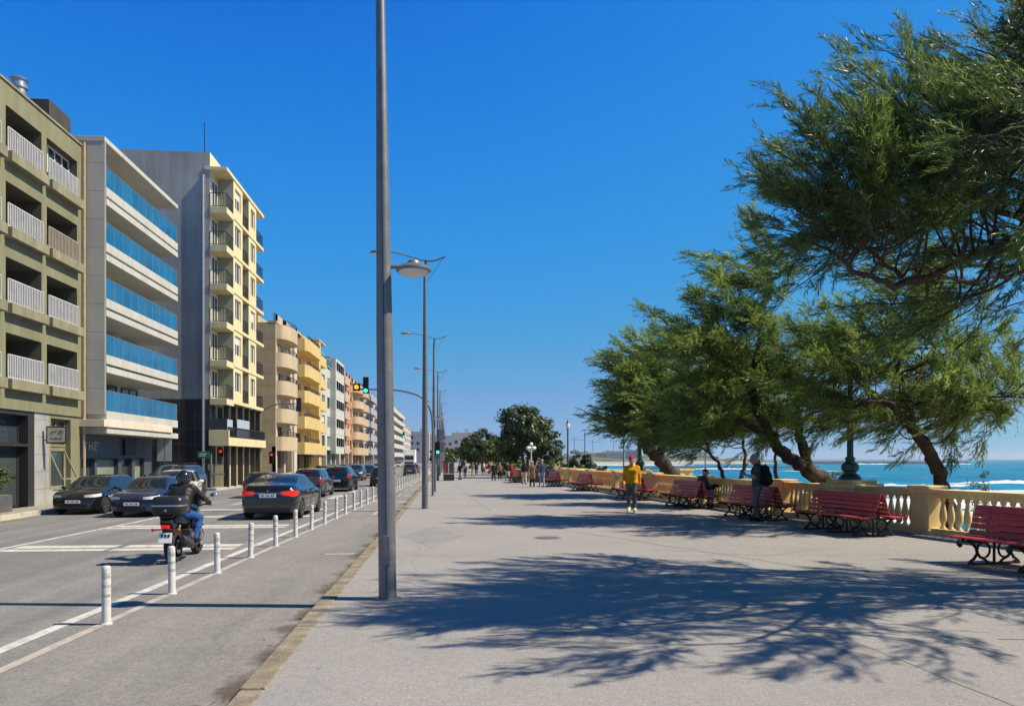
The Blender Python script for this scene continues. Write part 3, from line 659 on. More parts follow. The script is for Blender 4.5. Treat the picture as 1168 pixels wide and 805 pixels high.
tamarisk('low tamarisk on two thin bent stems, behind the bench with the seated man', (10.2, 25.8, -.1), [
    ([(10.0, 25.6, -.2), (9.8, 25.6, .8), (9.4, 25.5, 1.7), (8.6, 25.4, 2.2), (7.7, 25.2, 2.7)], .10, .02),
    ([(10.5, 26.0, -.2), (10.5, 26.0, .9), (10.7, 26.0, 1.8), (10.4, 26.0, 2.8), (9.8, 25.9, 3.8)], .11, .02), ([(9.2, 25.5, 1.9), (8.9, 25.6, 2.8), (8.6, 25.6, 3.7)], .06, .01)],
    [((8.8, 26.7, 3.3), (1.3, .9, .9)), ((9.9, 26.7, 3.7), (1.3, 1.0, 1.2)), ((9.4, 26.7, 2.6), (1.5, .9, .4), .9)], 95, 30, 13, (.013, .2, .55), spread=.46)
tamarisk('tamarisk with a heavy twisted trunk, farthest along the wall beside the green lamp post', (10.6, 33.4, -.1), [
    ([(10.8, 33.5, -.2), (10.4, 33.4, .8), (9.7, 33.2, 1.5), (9.1, 33.1, 2.1), (8.75, 33.0, 3.0)], .42, .2),
    ([(9.6, 33.2, 1.6), (9.7, 33.2, 2.7), (9.6, 33.2, 4.0), (9.4, 33.1, 5.6)], .24, .03), ([(8.8, 33.0, 2.9), (8.3, 32.8, 3.7), (7.9, 32.6, 4.6)], .12, .02), ([(9.7, 33.2, 2.4), (10.5, 33.3, 3.4), (11.2, 33.4, 4.2)], .14, .02)],
    [((9.2, 33, 5.3), (1.3, 1.7, 1.5)), ((8.75, 32.7, 4.2), (.85, 1.5, 1.3)), ((10.6, 33.2, 4.3), (1.5, 1.7, 1.2)), ((9.4, 33, 3.2), (1.8, 1.5, .5), 1.6)], 190, 30, 11, (.016, .24, .62), spread=.52)
tamarisk('slim tamarisk in the gap between the two thin stems and the thick fallen trunk', (11.4, 24.6, -.1), [
    ([(11.4, 24.6, -.2), (11.35, 24.6, .6), (11.1, 24.5, 1.3), (11.2, 24.5, 2.2), (11.0, 24.4, 3.2)], .12, .02)], [((11.0, 25.0, 3.2), (1.0, .9, .8))], 55, 26, 12, (.013, .2, .55), spread=.45)

def broadleaf(name, label, base, blobs, n, size, leaf, stems, group=None, cat='tree', rough=.28):
    t = thing(name, label, cat, base, 0, group); b = MB()
    for pts, r0, r1 in stems:
        P = smooth_path(pts, 4, r0*.2); b.tube(P, [lerp(r0, r1, i/(len(P)-1)) for i in range(len(P))], 7)
    if stems: b.build('trunk', M_bark2, t, world=True, smooth=70, fix=False)
    ws = np.array([r[0]*r[1]+r[1]*r[2]+r[0]*r[2] for _, r in blobs]); ws /= ws.sum(); C = []; D = []
    # leaf clumps sit on the blobs' uneven surfaces
    nc = max(14, n//60)
    for i in range(nc):
        c, r = blobs[RNG.choice(len(blobs), p=ws)]; d = RNG.normal(size=3); d /= np.linalg.norm(d)
        k = RNG.uniform(.62, 1.08); p = np.array(c)+d*np.array(r)*k
        cr = min(r)*rough*RNG.uniform(.6, 1.3); m = n//nc
        e = unit(RNG.normal(size=(m, 3))); C.append(p+e*cr*(RNG.random((m, 1))**.33)*np.array([1.15, 1.15, .8])); D.append(unit(e*.7+d*.5+np.array([0, 0, .35])+RNG.normal(size=(m, 3))*.5))
    C = np.concatenate(C)-np.array(base); D = np.concatenate(D); q = len(C)
    u = unit(np.cross(D, RNG.normal(size=(q, 3)))); v = np.cross(D, u); s = size*RNG.uniform(.6, 1.35, (q, 1))
    V = np.stack([C-u*s, C+v*s*.5, C+u*s, C-v*s*.5], axis=1).reshape(-1, 3)
    tri_mesh('crown', V, leaf, t, quads=True)
    return t
broadleaf('broad_tree', 'big dark round-headed tree at the bend of the promenade, highest of the far trees', (7.2, 66, -.1),
    [((6.3, 66, 4.3), (2.0, 2.1, 1.9)), ((7.9, 66.3, 3.5), (1.9, 2.0, 1.8)), ((9.0, 65.4, 2.3), (1.2, 1.5, 1.3)), ((5.7, 66.6, 2.9), (1.3, 1.4, 1.3)), ((7.2, 66, 4.9), (1.5, 1.6, 1.25))], 24000, .14, M_broad,
    [([(7.0, 66, -.3), (6.8, 66, 1.2), (6.4, 66, 3.2)], .24, .08), ([(7.4, 66.2, -.3), (7.8, 66.2, 1.3), (8.1, 66.2, 3)], .22, .08), ([(7.1, 65.8, -.2), (7.1, 65.8, 1.5), (7.2, 65.8, 3.6)], .2, .07)])
broadleaf('broad_tree', 'dark spreading tree left of the big round one, farther along the promenade', (4.7, 96, -.1), [((4.4, 96, 3.3), (2.3, 2.4, 1.9)), ((6.3, 97, 2.9), (1.9, 2, 1.7)), ((3.2, 98, 2.4), (1.3, 1.5, 1.3))], 11000, .19, M_broad, [([(4.6, 96, -.3), (4.5, 96, 1.4), (4.4, 96, 3)], .24, .08)])
broadleaf('broad_tree', 'olive green bushy tree in front of the dark far trees', (5.3, 78, -.1), [((5.2, 78, 2.6), (1.5, 1.6, 1.3)), ((6.4, 77, 1.9), (1.3, 1.4, 1.1))], 8000, .15, M_shrub, [([(5.3, 78, -.3), (5.3, 78, 1.5)], .16, .07)])
broadleaf('broad_tree', 'farthest dark tree on the right side of the promenade', (4.6, 128, -.1), [((4.4, 128, 3.2), (2.4, 2.5, 2.0)), ((6.6, 130, 3), (2.2, 2.3, 1.8))], 6000, .26, M_broad, [([(4.6, 128, -.3), (4.6, 128, 2)], .25, .1)])
broadleaf('broad_tree', 'pale green small tree by the far kiosk, below the grey block', (-1.6, 170, -.1), [((-1.6, 170, 2.6), (2.6, 2.4, 1.8)), ((1.0, 172, 2.2), (2.0, 2.2, 1.6))], 3500, .3, M_shrub, [([(-1.6, 170, -.3), (-1.6, 170, 2)], .2, .1)])
for i, (x, y, z, r, h, lab) in enumerate(((6.1, 64.0, .1, 1.1, .9, 'yellow-green bush at the foot of the big far tree'), (7.6, 61.5, .1, 1.2, .75, 'low green bush right of the far ochre wall'), (8.9, 59.5, .1, 1.1, 1.0, 'bushy green shrub under the right of the big far tree'),
        (5.6, 71, .1, 1.0, .9, 'rounded shrub beside the distant walkers'), (5.5, 85, .1, 1.2, 1.1, 'pale shrub at the edge of the far promenade'), (9.0, 46.5, -.1, .8, .5, 'scrap of ground cover showing over the far wall'), (11.3, 28.8, -.2, 1.0, .75, 'low scrub behind the wall left of the seated man'))):
    broadleaf('shrub', lab, (x, y, z), [((x, y, z+h*.7), (r, r, h*.8)), ((x+r*.6, y+.3, z+h*.5), (r*.7, r*.7, h*.6))], 2600, .09, M_shrub if i % 2 == 0 else M_broad, [([(x, y, -.3), (x, y, z+h*.5)], .05, .02)], cat='shrub')
broadleaf('shrub', 'dark pointed shrub standing over the wall corner beside the tall green lamp', (9.8, 53.5, -.1), [((9.8, 53.5, .9), (1.5, 1.3, .8)), ((9.7, 53.5, 1.6), (.75, .8, .6)), ((10.8, 53.3, .7), (1.0, 1, .55))], 5200, .11, M_broad, [([(9.8, 53.5, -.3), (9.8, 53.5, 1.3)], .08, .03)], cat='shrub')
for x, y, lab in ((12.75, 17.0, 'wispy weed at the foot of the bare leaning trunk'), (11.2, 20.9, 'yellow-green tuft on the fallen trunk beside the lamp plinth')):
    broadleaf('shrub', lab, (x, y, -.1), [((x, y, .9), (.28, .28, .35)), ((x+.2, y, 1.15), (.15, .2, .3))], 900, .022, M_shrub, [([(x, y, -.3), (x, y, .9)], .02, .01)], cat='shrub', rough=.5)
# boulders heaped behind the wall beside the lamp
for i, (x, y, z, r) in enumerate(((10.95, 22.6, .55, .42), (11.5, 22.2, .6, .5), (10.6, 23.1, .5, .36), (12.0, 23, .5, .5))):
    bm = bmesh.new(); bmesh.ops.create_icosphere(bm, subdivisions=3, radius=r)
    for v in bm.verts:
        p = v.co*3; v.co *= 1+.22*math.sin(p.x*2.1+i)+.16*math.sin(p.y*3.3+2*i)+.1*math.sin(p.z*5+i); v.co.z *= 1.25
    me = bpy.data.meshes.new('boulder'); bm.to_mesh(me); bm.free(); me.materials.append(M_rock); me.shade_smooth()
    o = bpy.data.objects.new('boulder', me); COL.objects.link(o); o.location = (x, y, z-.3)
    tag(o, ('pale boulder behind the wall, leftmost of the heap by the lamp', 'speckled boulder in the heap behind the wall, against the fallen trunk', 'small boulder at the far left of the heap behind the wall', 'boulder behind the fallen trunk on the sea side')[i], 'boulder', 'boulders heaped behind the wall')

# dry needles and twigs blown along the foot of the wall and over the paving
q = 5200; yy = RNG.uniform(5, 50, q); side = RNG.random(q); ox = np.where(side < .62, RNG.exponential(.35, q)+.24, RNG.uniform(.3, 9, q))
xx = np.array([wallX(float(v)) for v in yy])-ox; kb = RNG.random(q) < .12; xx = np.where(kb, -1.6-RNG.exponential(.15, q), xx); zz = np.where(kb, ZR+.014, .006)
a = RNG.uniform(0, 2*PI, q); ln = RNG.uniform(.012, .05, q); wd = RNG.uniform(.002, .007, q); P = np.stack([xx, yy, zz], 1); u = np.stack([np.cos(a)*ln, np.sin(a)*ln, RNG.uniform(0, .006, q)], 1); v = np.stack([-np.sin(a)*wd, np.cos(a)*wd, np.zeros(q)], 1)
tag(tri_mesh('leaf_litter', np.stack([P-u, P+v, P+u, P-v], 1).reshape(-1, 3), mat('dry litter', (.10, .075, .04), .9, .4, 3, island=.4), None, quads=True), kind='stuff')
# ------------------------------------------------------------------ balustrade
BH = 1.02
def along(y):
    e = .05; d = Vector((wallX(y+e)-wallX(y-e), 2*e, 0)).normalized(); return Vector((wallX(y), y, 0)), d
def run(mb, y0, y1, w, z0, z1, step=1.3, grow=0.):
    n = max(1, int((y1-y0)/step)); P = [along(lerp(y0, y1, i/n)) for i in range(n+1)]; vs = []
    for p, d in P:
        nrm = Vector((-d.y, d.x, 0))
        vs += [p-nrm*(w/2+grow)+Vector((0, 0, z0)), p+nrm*(w/2+grow)+Vector((0, 0, z0)), p+nrm*w/2+Vector((0, 0, z1)), p-nrm*w/2+Vector((0, 0, z1))]
    fs = [(i*4+j, i*4+(j+1) % 4, i*4+4+(j+1) % 4, i*4+4+j) for i in range(n) for j in range(4)]+[(0, 1, 2, 3), (n*4+3, n*4+2, n*4+1, n*4)]
    mb.add(vs, fs)
bal = thing('balustrade', 'long ochre stone balustrade between the benches and the sea', 'balustrade', (wallX(16), 16, 0))
b = MB(); run(b, -2, 51, .40, -.1, .10); run(b, -2, 51, .33, .10, .145); b.build('plinth', M_yel, bal, world=True, bevel=.01)
b = MB(); run(b, -2, 51, .30, .83, .865); run(b, -2, 51, .37, .865, .93); run(b, -2, 51, .44, .93, BH, grow=-.015); b.build('rail', M_yel, bal, world=True, bevel=.012)
PIL = [.2, 5.5, 10.8, 16.1, 21.45, 26.8, 32.2, 37.5, 42.8, 48.0, 50.85]
proto = None
for i, y in enumerate(PIL):
    p, d = along(y); hw = .30
    if proto is None:
        b = MB(); b.box(-.25, .25, -hw, hw, -.1, .105); b.box(-.225, .225, -hw+.03, hw-.03, .105, .90); b.box(-.245, .245, -hw+.01, hw-.01, .90, BH+.012); b.box(-.27, .27, -hw-.02, hw+.02, BH+.012, BH+.07)
        b.box(-.232, -.2, -hw+.1, hw-.1, .2, .8); b.box(.2, .232, -hw+.1, hw-.1, .2, .8)
        proto = b.build('pillar', M_yel, bal, bevel=.012); o = proto
    else: o = proto.copy(); COL.objects.link(o); o.parent = bal
    o.location = p-Vector(bal.location)+Vector((0, 0, .002)); o.rotation_euler = (0, 0, math.atan2(-d.x, d.y))
prof = [(.062, .145), (.062, .175), (.045, .19), (.036, .215), (.044, .25), (.066, .32), (.078, .40), (.076, .47), (.062, .56), (.046, .65), (.036, .72), (.034, .745), (.05, .765), (.056, .785), (.056, .83)]
b = MB(); b.lathe(prof, 10); bl = b.build('baluster', M_yel, bal, smooth=50)
spots = []
for a, c in zip(PIL[:-1], PIL[1:]):
    n = int((c-a-.66)/.205)
    for i in range(n): spots.append(lerp(a+.33, c-.33, (i+.5)/n))
near = [y for y in spots if y > 8.6][:100]; rest = [y for y in spots if y not in near]
for i, y in enumerate(near):
    o = bl if i == 0 else bl.copy()
    if i: COL.objects.link(o); o.parent = bal
    o.location = along(y)[0]-Vector(bal.location); o.rotation_euler = (0, 0, y)
b = MB()
for y in rest: p = along(y)[0]; b.lathe(prof, 8, (p.x, p.y, 0))
tag(b.build('balusters', M_yel, bal, world=True, smooth=50), kind='stuff')
# lamp plinth straddling the wall
def lamp_plinth(y, lab):
    p, d = along(y); t = thing('lamp_plinth', lab, 'plinth', (p.x+.12, p.y, 0), math.atan2(-d.x, d.y), 'ochre plinths under the green lamps')
    b = MB(); b.box(-.40, .5, -.62, .62, -.1, .125); b.box(-.36, .46, -.57, .57, .125, .93); b.build('block', M_yel, t, bevel=.015)
    b = MB(); b.box(-.42, .52, -.65, .65, .93, 1.062); b.box(-.34, .44, -.5, .5, 1.062, 1.15); b.build('cap', M_yel, t, bevel=.015); return t
lamp_plinth(18.75, 'ochre plinth in the balustrade carrying the big green lamp post'); lamp_plinth(34.6, 'far ochre plinth under the green lamp post beside the man in yellow')
def low_wall(lab, a, c, h, w, m, cap=True, cat='wall', nm='parapet_wall'):
    a = Vector((*a, 0)); c = Vector((*c, 0)); L = (c-a).length; t = thing(nm, lab, cat, tuple(a), math.atan2(-(c-a).x, (c-a).y))
    b = MB(); b.box(-w/2, w/2, 0, L, -.5, h-.1); n = max(1, int(L/1.6))
    for i in range(n+1): y = L*i/n; b.box(-w/2-.03, w/2+.03, y-.14, y+.14, -.5, h-.096)
    b.build('wall', m, t, bevel=.01)
    if cap: b = MB(); b.box(-w/2-.07, w/2+.07, -.2, L+.2, h-.095, h+.03); b.build('coping', m, t, bevel=.012)
    return t
low_wall('far ochre parapet wall between the walking groups, below the big round tree', (5.5, 60.2), (6.3, 56.2), .86, .3, M_yel)
low_wall('ochre parapet returning towards the sea at the far end of the balustrade', (8.05, 51.25), (9.6, 52.2), .98, .34, M_yel)
low_wall('ochre lookout parapet beyond the balustrade, behind the man in yellow', (10.6, 48.5), (13.2, 48.9), .97, .34, M_yel)
low_wall('dark slate stair parapet left of the end of the balustrade', (6.5, 55.4), (7.7, 52.2), .88, .34, mat('slate wall', (.07, .08, .10), .6, .3, 2), cat='wall')
low_wall('ochre end post of the lookout, under the heavy twisted trunk', (13.4, 42.0), (13.9, 42.1), 1.1, .5, M_yel)

# ------------------------------------------------------------------ benches
def slat(b, x, z, ang, wd, th, L, y0=0.):
    c, s = math.cos(ang), math.sin(ang); M = Matrix(((c, 0, -s), (0, 1, 0), (s, 0, c)))
    b.obox((x, y0, z), (wd, L, th), M)
def make_bench():
    t = thing('park_bench', 'x', 'bench', (0, 0, 0), 0, 'red double-sided benches along the promenade'); L = 2.35
    for s in (-1, 1):
        b = MB()
        for i, f in enumerate((.0, .265, .51, .755, 1.)):
            wd = .082 if i < 4 else .108
            slat(b, s*lerp(.185, .045, f), lerp(.50, .885, f), math.atan2(.42, -s*.15) if s > 0 else math.atan2(.42, .15), wd, .028, L)
        b.build('backrest', M_red, t, bevel=.006)
        b = MB()
        for i in range(5):
            x = .235+i*.092; z = .435-.014*math.sin(PI*i/4)+(.012 if i == 4 else 0)
            slat(b, s*x, z, s*(.10 if i < 4 else -.30), .08, .03, L)
        b.build('seat', M_red, t, bevel=.006)
    for y in (-.88, 0, .88):
        b = MB(); w = .022
        b.box(-.50, .50, y-.03, y+.03, 0., .035)
        for s in (-1, 1):
            def T(pts, r=.021): b.tube([(s*x, y, z) for x, z in pts], r, 6)
            T([(.50, .02), (.47, .06), (.40, .10), (.34, .18), (.36, .27), (.43, .34), (.52, .38), (.62, .39)], .024)
            T([(.10, .40), (.30, .37), (.50, .39), (.64, .41), (.70, .39), (.715, .34), (.68, .31), (.65, .335)], .026)
            T([(.10, .02), (.18, .08), (.28, .12), (.34, .18)], .02)
            ring = [(.21+.125*math.cos(a), .235+.125*math.sin(a)) for a in [2*PI*i/14 for i in range(15)]]; T(ring, .018)
            T([(.14, .38), (.145, .52), (.085, .74), (.012, .90)], .017)
            b.box(s*.44-.03, s*.44+.03, y-.035, y+.035, 0, .05)
        T = None
        b.tube([(0, y, .02), (0, y, .42)], .022, 6); b.tube([(-.1, y, .36), (0, y, .42), (.1, y, .36)], .02, 6)
        b.build('leg_frame', M_iron, t, smooth=50)
    return t
bench = make_bench()
BN = [((8.95, 10.45), .17, 'red double bench nearest the camera, cut by the right edge of the photo'),
      ((9.18, 16.45), .13, 'red double bench standing empty in front of the green lamp plinth'),
      ((8.75, 20.6), .10, 'red double bench directly behind the standing man with the backpack'),
      ((8.45, 25.6), .08, 'red double bench on which the man in the dark cap sits'),
      ((7.75, 30.6), .08, 'red double bench half hidden behind the man in the yellow sweatshirt'),
      ((7.33, 39.3), .07, 'red double bench seen end-on, farther along the wall past the man in yellow'),
      ((6.55, 45.4), .06, 'small far red bench near the end of the balustrade, beside the walking couple'),
      ((5.0, 53.2), .06, 'farthest red bench, in front of the far ochre parapet')]
benches = []
for i, (p, a, lab) in enumerate(BN):
    o = bench if i == 0 else copy_tree(bench); place(o, (*p, .0), a, lab); benches.append(o)

# ------------------------------------------------------------------ lane bollards
def make_bollard():
    t = thing('lane_bollard', 'x', 'bollard', (0, 0, 0), 0, 'white bollards between the road and the cycle lane')
    b = MB(); b.lathe([(.062, 0), (.062, .012), (.05, .02), (.046, .05), (.046, .60), (.044, .622), (.034, .635), (.0, .638)], 16); b.build('post', M_bollard, t, smooth=40)
    for z0, z1 in ((.30, .335), (.405, .435), (.505, .56)): b = MB(); b.lathe([(.0473, z0), (.0473, z1)], 16); b.build('band', M_band, t, smooth=40)
    return t
bo = make_bollard(); y = 8.45; i = 0
lb = ['nearest white lane bollard, alone in the lower left foreground, scuffed with grey bands', 'second white bollard, standing just in front of the motorcycle wheel']
while y < 92:
    o = bo if i == 0 else copy_tree(bo)
    place(o, (BL(y)+.03, y, ZR+.004), random.uniform(0, 6), lb[i] if i < 2 else 'white lane bollard in the receding row beyond the motorcycle')
    o.rotation_euler = (random.uniform(-.02, .02), random.uniform(-.025, .025), random.uniform(0, 6))
    y += 1.77+random.uniform(-.05, .05); i += 1

# ------------------------------------------------------------------ street lights
def street_light(x, y, lab, disc, lean=0., boxes=0, wire=True):
    t = thing('street_light', lab, 'street lamp', (x, y, 0), 0, 'grey street lights along the kerb'); t.rotation_euler = (0, lean, 0)
    H = 8.15
    b = MB(); b.lathe([(.16, 0), (.16, .012), (.108, .014)], 20); b.lathe([(.108, .014), (.104, 1.0), (.098, 3.2), (.062, 6.5), (.05, H), (.0, H+.01)], 24); b.build('pole', M_pole, t, smooth=40)
    b = MB(); b.bar((.0, -.1065, .03), (.0, -.099, 3.2), .012, .012); b.bar((0, -.099, 3.2), (0, -.064, 6.4), .01, .012); b.build('cable_groove', M_poledark, t)
    b = MB(); b.box(-.045, .045, -.118, -.09, .42, .78); b.build('access_door', M_pole, t, bevel=.006)
    P = smooth_path([(-1.4, 0, 8.72), (-1.0, 0, 8.7), (-.5, 0, 8.58), (-.1, 0, 8.47), (.3, 0, 8.45), (.72, 0, 8.62)], 4)
    b = MB(); n = len(P); vs = []
    for i, p in enumerate(P):
        u = i/(n-1); hw = lerp(.03, .12, min(1, max(0, (u-.35)/.4)))*(1 if u < .9 else (1-u)/.1*.8+.2); th = .022
        vs += [p+Vector((0, -hw, 0)), p+Vector((0, 0, -th)), p+Vector((0, hw, 0)), p+Vector((0, 0, th))]
    b.add(vs, [(i*4+j, i*4+(j+1) % 4, i*4+4+(j+1) % 4, i*4+4+j) for i in range(n-1) for j in range(4)]+[(0, 1, 2, 3), (n*4-4, n*4-3, n*4-2, n*4-1)])
    b.tube([(0, 0, H-.02), (.03, 0, 8.47)], .04, 8); b.tube([(.04, 0, 7.7), (.66, 0, 8.59)], .009, 5); b.build('arm', M_pole, t, smooth=40)
    b = MB(); b.ball((-1.58, 0, 8.70), 1, 0, 14, (.27, .15, .075)); b.ball((-1.60, 0, 8.66), 1, 1, 14, (.21, .12, .06)); b.build('lamp_head', [M_pole, M_lampglass], t, smooth=60)
    if disc:
        z = 4.0; b = MB(); b.tube([(.08, 0, z+.03), (.2, 0, z+.03)], .025, 8); b.lathe([(.0, .1), (.07, .098), (.08, .07), (.16, .045), (.215, .0), (.215, -.02), (.19, -.03)][::-1], 24, (.36, 0, z)); k = b.build('promenade_lamp', M_pole, t, smooth=35)
        b = MB(); b.lathe([(.185, -.028), (.15, -.065), (.08, -.085), (.0, -.09)], 20, (.36, 0, z)); b.build('diffuser', M_lampglass, k, smooth=60)
    for i in range(boxes):
        b = MB(); b.box(.06, .52, -.15, .15, 2.2+1.0*i, 3.0+1.0*i); b.build('cabinet', M_pole, t, bevel=.02)
    return t
SLB = ['tall grey street light pole in the foreground carrying a round lamp, nearest of the row', 'grey street light with a curved wing arm, second from the camera', 'grey street light with a small round promenade lamp, third along the kerb']
for i, yy in enumerate((9.15, 25.6, 42.1, 58.4, 75, 92, 109, 126, 143, 160)):
    street_light(-.77+.012*i if i else -.72, yy, SLB[i] if i < 3 else ('grey street light carrying two cabinets, beside the kiosk' if i == 3 else 'distant grey street light in the far row beyond the kiosk'), i % 2 == 0 and i < 5, -.012 if i == 0 else 0, 2 if i == 3 else 0)

# ------------------------------------------------------------------ signals and signs
def head(t, c, face, lit, n=3, s=1., board=False):
    """signal head at c looking along -y (face=-1) or +y"""
    b = MB(); h = .3*n*s; x, y, z = c
    b.box(x-.15*s, x+.15*s, y-.1*s, y+.1*s, z-h/2, z+h/2)
    if board: b.box(x-.28*s, x+.28*s, y+.03, y+.05, z-h/2-.12, z+h/2+.12)
    for i in range(n):
        zz = z+h/2-.15*s-.3*s*i; b.tube([(x, y+face*.1*s, zz+.0), (x, y+face*.22*s, zz)], .118*s, 12, cap=False)
    k = b.build('signal_head', M_black, t, smooth=35)
    for i in range(n):
        zz = z+h/2-.15*s-.3*s*i; b = MB(); b.tube([(x, y+face*.10*s, zz), (x, y+face*.125*s, zz)], .108*s, 14)
        on = (lit == 'red' and i == 0) or (lit == 'amber' and (i == 1 or n == 1)) or (lit == 'green' and i == n-1)
        b.build('lens', {'red': M_red_on, 'amber': M_amber_on, 'green': M_green_on}[lit] if on else M_lens, k, smooth=35)
    return k
def mast(name, lab, base, arm, cat='traffic light', r=.06, m=None, group=None):
    t = thing(name, lab, cat, base, 0, group); b = MB(); P = smooth_path(arm, 5); n = len(P)
    b.tube(P, [lerp(r, r*.6, i/(n-1)) for i in range(n)], 10); b.lathe([(.14, 0), (.14, .02), (r*1.3, .03)], 12); b.build('mast', m or M_pole, t, smooth=50); return t
t = mast('traffic_light', 'overhead traffic light showing green, on a curved arm over the road beside the near pole', (-.66, 34.4, 0), [(0, 0, 0), (0, 0, 1.5), (0, 0, 3.0), (-.1, 0, 3.9), (-.5, 0, 4.5), (-1.3, 0, 4.78), (-2.2, 0, 4.85), (-3.3, 0, 4.86)])
head(t, (-3.02, -.1, 5.03), -1, 'green', 3, .82); b = MB(); b.box(-3.58, -3.28, -.2, 0, 4.78, 5.1); k = b.build('amber_housing', M_black, t, bevel=.01)
b = MB(); b.tube([(-3.43, -.2, 4.94), (-3.43, -.225, 4.94)], .10, 14); b.build('lens', M_amber_on, k, smooth=40)
t = mast('traffic_light', 'kerbside traffic light showing green at head height, between the far pole row', (-.62, 38.4, 0), [(0, 0, 0), (0, 0, 1.5), (0, 0, 2.9)]); head(t, (.14, -.1, 2.25), -1, 'green', 3, .7)
t = mast('traffic_light', 'small distant overhead traffic light showing green above the white lorry', (-.6, 118, 0), [(0, 0, 0), (0, 0, 3), (-.2, 0, 4.5), (-.8, 0, 5.2), (-2, 0, 5.5), (-6.2, 0, 5.2)]); head(t, (-6.2, -.1, 5.5), -1, 'green', 3, 1.)
t = mast('traffic_light', 'curved grey traffic light arm on the left pavement, its head seen from behind', (-13.3, 53.2, .03), [(0, 0, 0), (0, 0, 2), (0, 0, 3.6), (.2, 0, 4.6), (.8, 0, 5.2), (1.7, 0, 5.5), (2.75, 0, 5.5)], r=.075); head(t, (2.95, .1, 5.45), 1, 'red', 3, 1.05)
t = mast('traffic_light', 'black signal post with a backing board before the tan tiled building', (-13.25, 58, .03), [(0, 0, 0), (0, 0, 1), (0, 0, 1.9)], m=M_rail, r=.05); head(t, (0, -.1, 1.75), -1, 'red', 3, .75, True).data.materials[0] = M_black
t = mast('traffic_light', 'signal showing red with a blue sign plate, at the corner of the dark tiled wall', (-13.65, 46.6, .03), [(0, 0, 0), (0, 0, 1.5), (0, 0, 3.0)]); head(t, (.0, -.12, 2.0), -1, 'red', 2, .75)
b = MB(); b.box(-.16, .16, -.16, -.14, 2.45, 3.05); b.build('sign_plate', mat('blue sign', (.10, .22, .5), .4, .05), t)
t = mast('traffic_light', 'short grey signal post with a push-button box beside the corner drainpipe', (-13.5, 44.1, .03), [(0, 0, 0), (0, 0, 1), (0, 0, 1.95)], r=.075); b = MB(); b.box(-.12, .12, -.2, -.06, 1.0, 1.35); b.build('button_box', M_metal, t, bevel=.02); b = MB(); b.box(.06, .75, -.05, .03, .74, .82); b.build('guard_bar', M_metal, t)
t = mast('road_sign', 'grey back of two road sign plates on a post, before the dark tiled wall', (-14.05, 38.6, .03), [(0, 0, 0), (0, 0, 1.5), (0, 0, 2.75)], 'sign', .035)
b = MB(); b.box(-.36, -.02, -.06, -.045, 1.55, 2.7); b.box(.02, .34, -.06, -.045, 1.55, 2.68); b.build('sign_plate', mat('sign back', (.42, .45, .48), .5, .1, 4), t)
t = mast('street_name_sign', 'small green street sign on a thin post against the dark tiled wall', (-13.75, 43.6, .03), [(0, 0, 0), (0, 0, 1), (0, 0, 2.05)], 'sign', .03)
b = MB(); b.box(-.33, .33, -.06, -.035, 1.72, 2.08); b.build('sign_plate', mat('green sign', (.01, .16, .10), .4, .1), t, bevel=.01)
b = MB(); b.box(-.2, .2, -.066, -.061, 1.93, 1.97); b.box(-.25, .12, -.066, -.061, 1.82, 1.86); b.build('sign_lines', M_frame_w, t)
# left pavement things
t = thing('marker_post', 'thin black post with orange bands at the left kerb', 'bollard', (-12.85+.3-.55, 21.75, .03)); b = MB(); b.lathe([(.05, 0), (.05, .58), (.03, .62), (0, .63)], 12); b.build('post', M_black, t, smooth=40)
M_orband = mat('orange band', (.6, .25, .03), .5, .1)
for q0, q1 in ((.20, .30), (.42, .50)): b = MB(); b.lathe([(.0515, q0), (.0515, q1)], 12); b.build('band', M_orband, t, smooth=40)
t = thing('fire_hydrant', 'red fire hydrant at the corner of the yellow building', 'hydrant', (-13.75, 48.2, .03)); b = MB(); b.lathe([(.14, 0), (.14, .05), (.10, .07), (.10, .42), (.13, .44), (.12, .52), (.06, .6), (0, .62)], 14); b.build('body', mat('hydrant red', (.5, .02, .015), .4, .1, 5), t, smooth=40)
b = MB(); b.tube([(-.17, 0, .34), (.17, 0, .34)], .05, 10); b.tube([(0, -.16, .34), (0, 0, .34)], .06, 10); b.build('outlet', M_metal, t, smooth=40)
for x, y, h, lab in ((-13.6, 50.4, .95, 'pale utility cabinet before the lit yellow ground floor'), (-13.7, 51.6, 1.0, 'second pale utility cabinet, touching the first')):
    t = thing('utility_cabinet', lab, 'cabinet', (x, y, .03), 0, 'pale cabinets before the yellow ground floor'); b = MB(); b.box(-.16, .16, -.25, .25, 0, h); b.box(-.18, .18, -.27, .27, h, h+.05); b.build('box', mat('cabinet paint', (.5, .45, .36), .6, .12, 3), t, bevel=.01); b = MB(); b.box(-.12, .12, -.262, -.252, .12, h-.1); b.build('door', M_blind, t)
t = thing('planter', 'grey planter box with a round green bush by the dark doorway', 'planter', (-14.1, 24.2, .03)); b = MB()
for y0, y1 in ((-.78, -.03), (.03, .78)): b.box(-.33, .33, y0, y1, 0, .52); 
b.build('box', mat('planter grey', (.09, .09, .095), .7, .2, 4), t, bevel=.012); b = MB(); b.box(-.29, .29, -.74, .74, .46, .535); b.build('earth', M_soil, t)
broadleaf('potted_bush', 'rounded light green bush growing in the grey planter', (-14.1, 24.3, .56), [((-14.1, 24.55, 1.15), (.42, .5, .42)), ((-14.1, 24.0, 1.05), (.4, .45, .38))], 3200, .05, M_shrub, [([(-14.1, 24.3, .5), (-14.1, 24.4, 1.1)], .03, .02)], cat='plant')

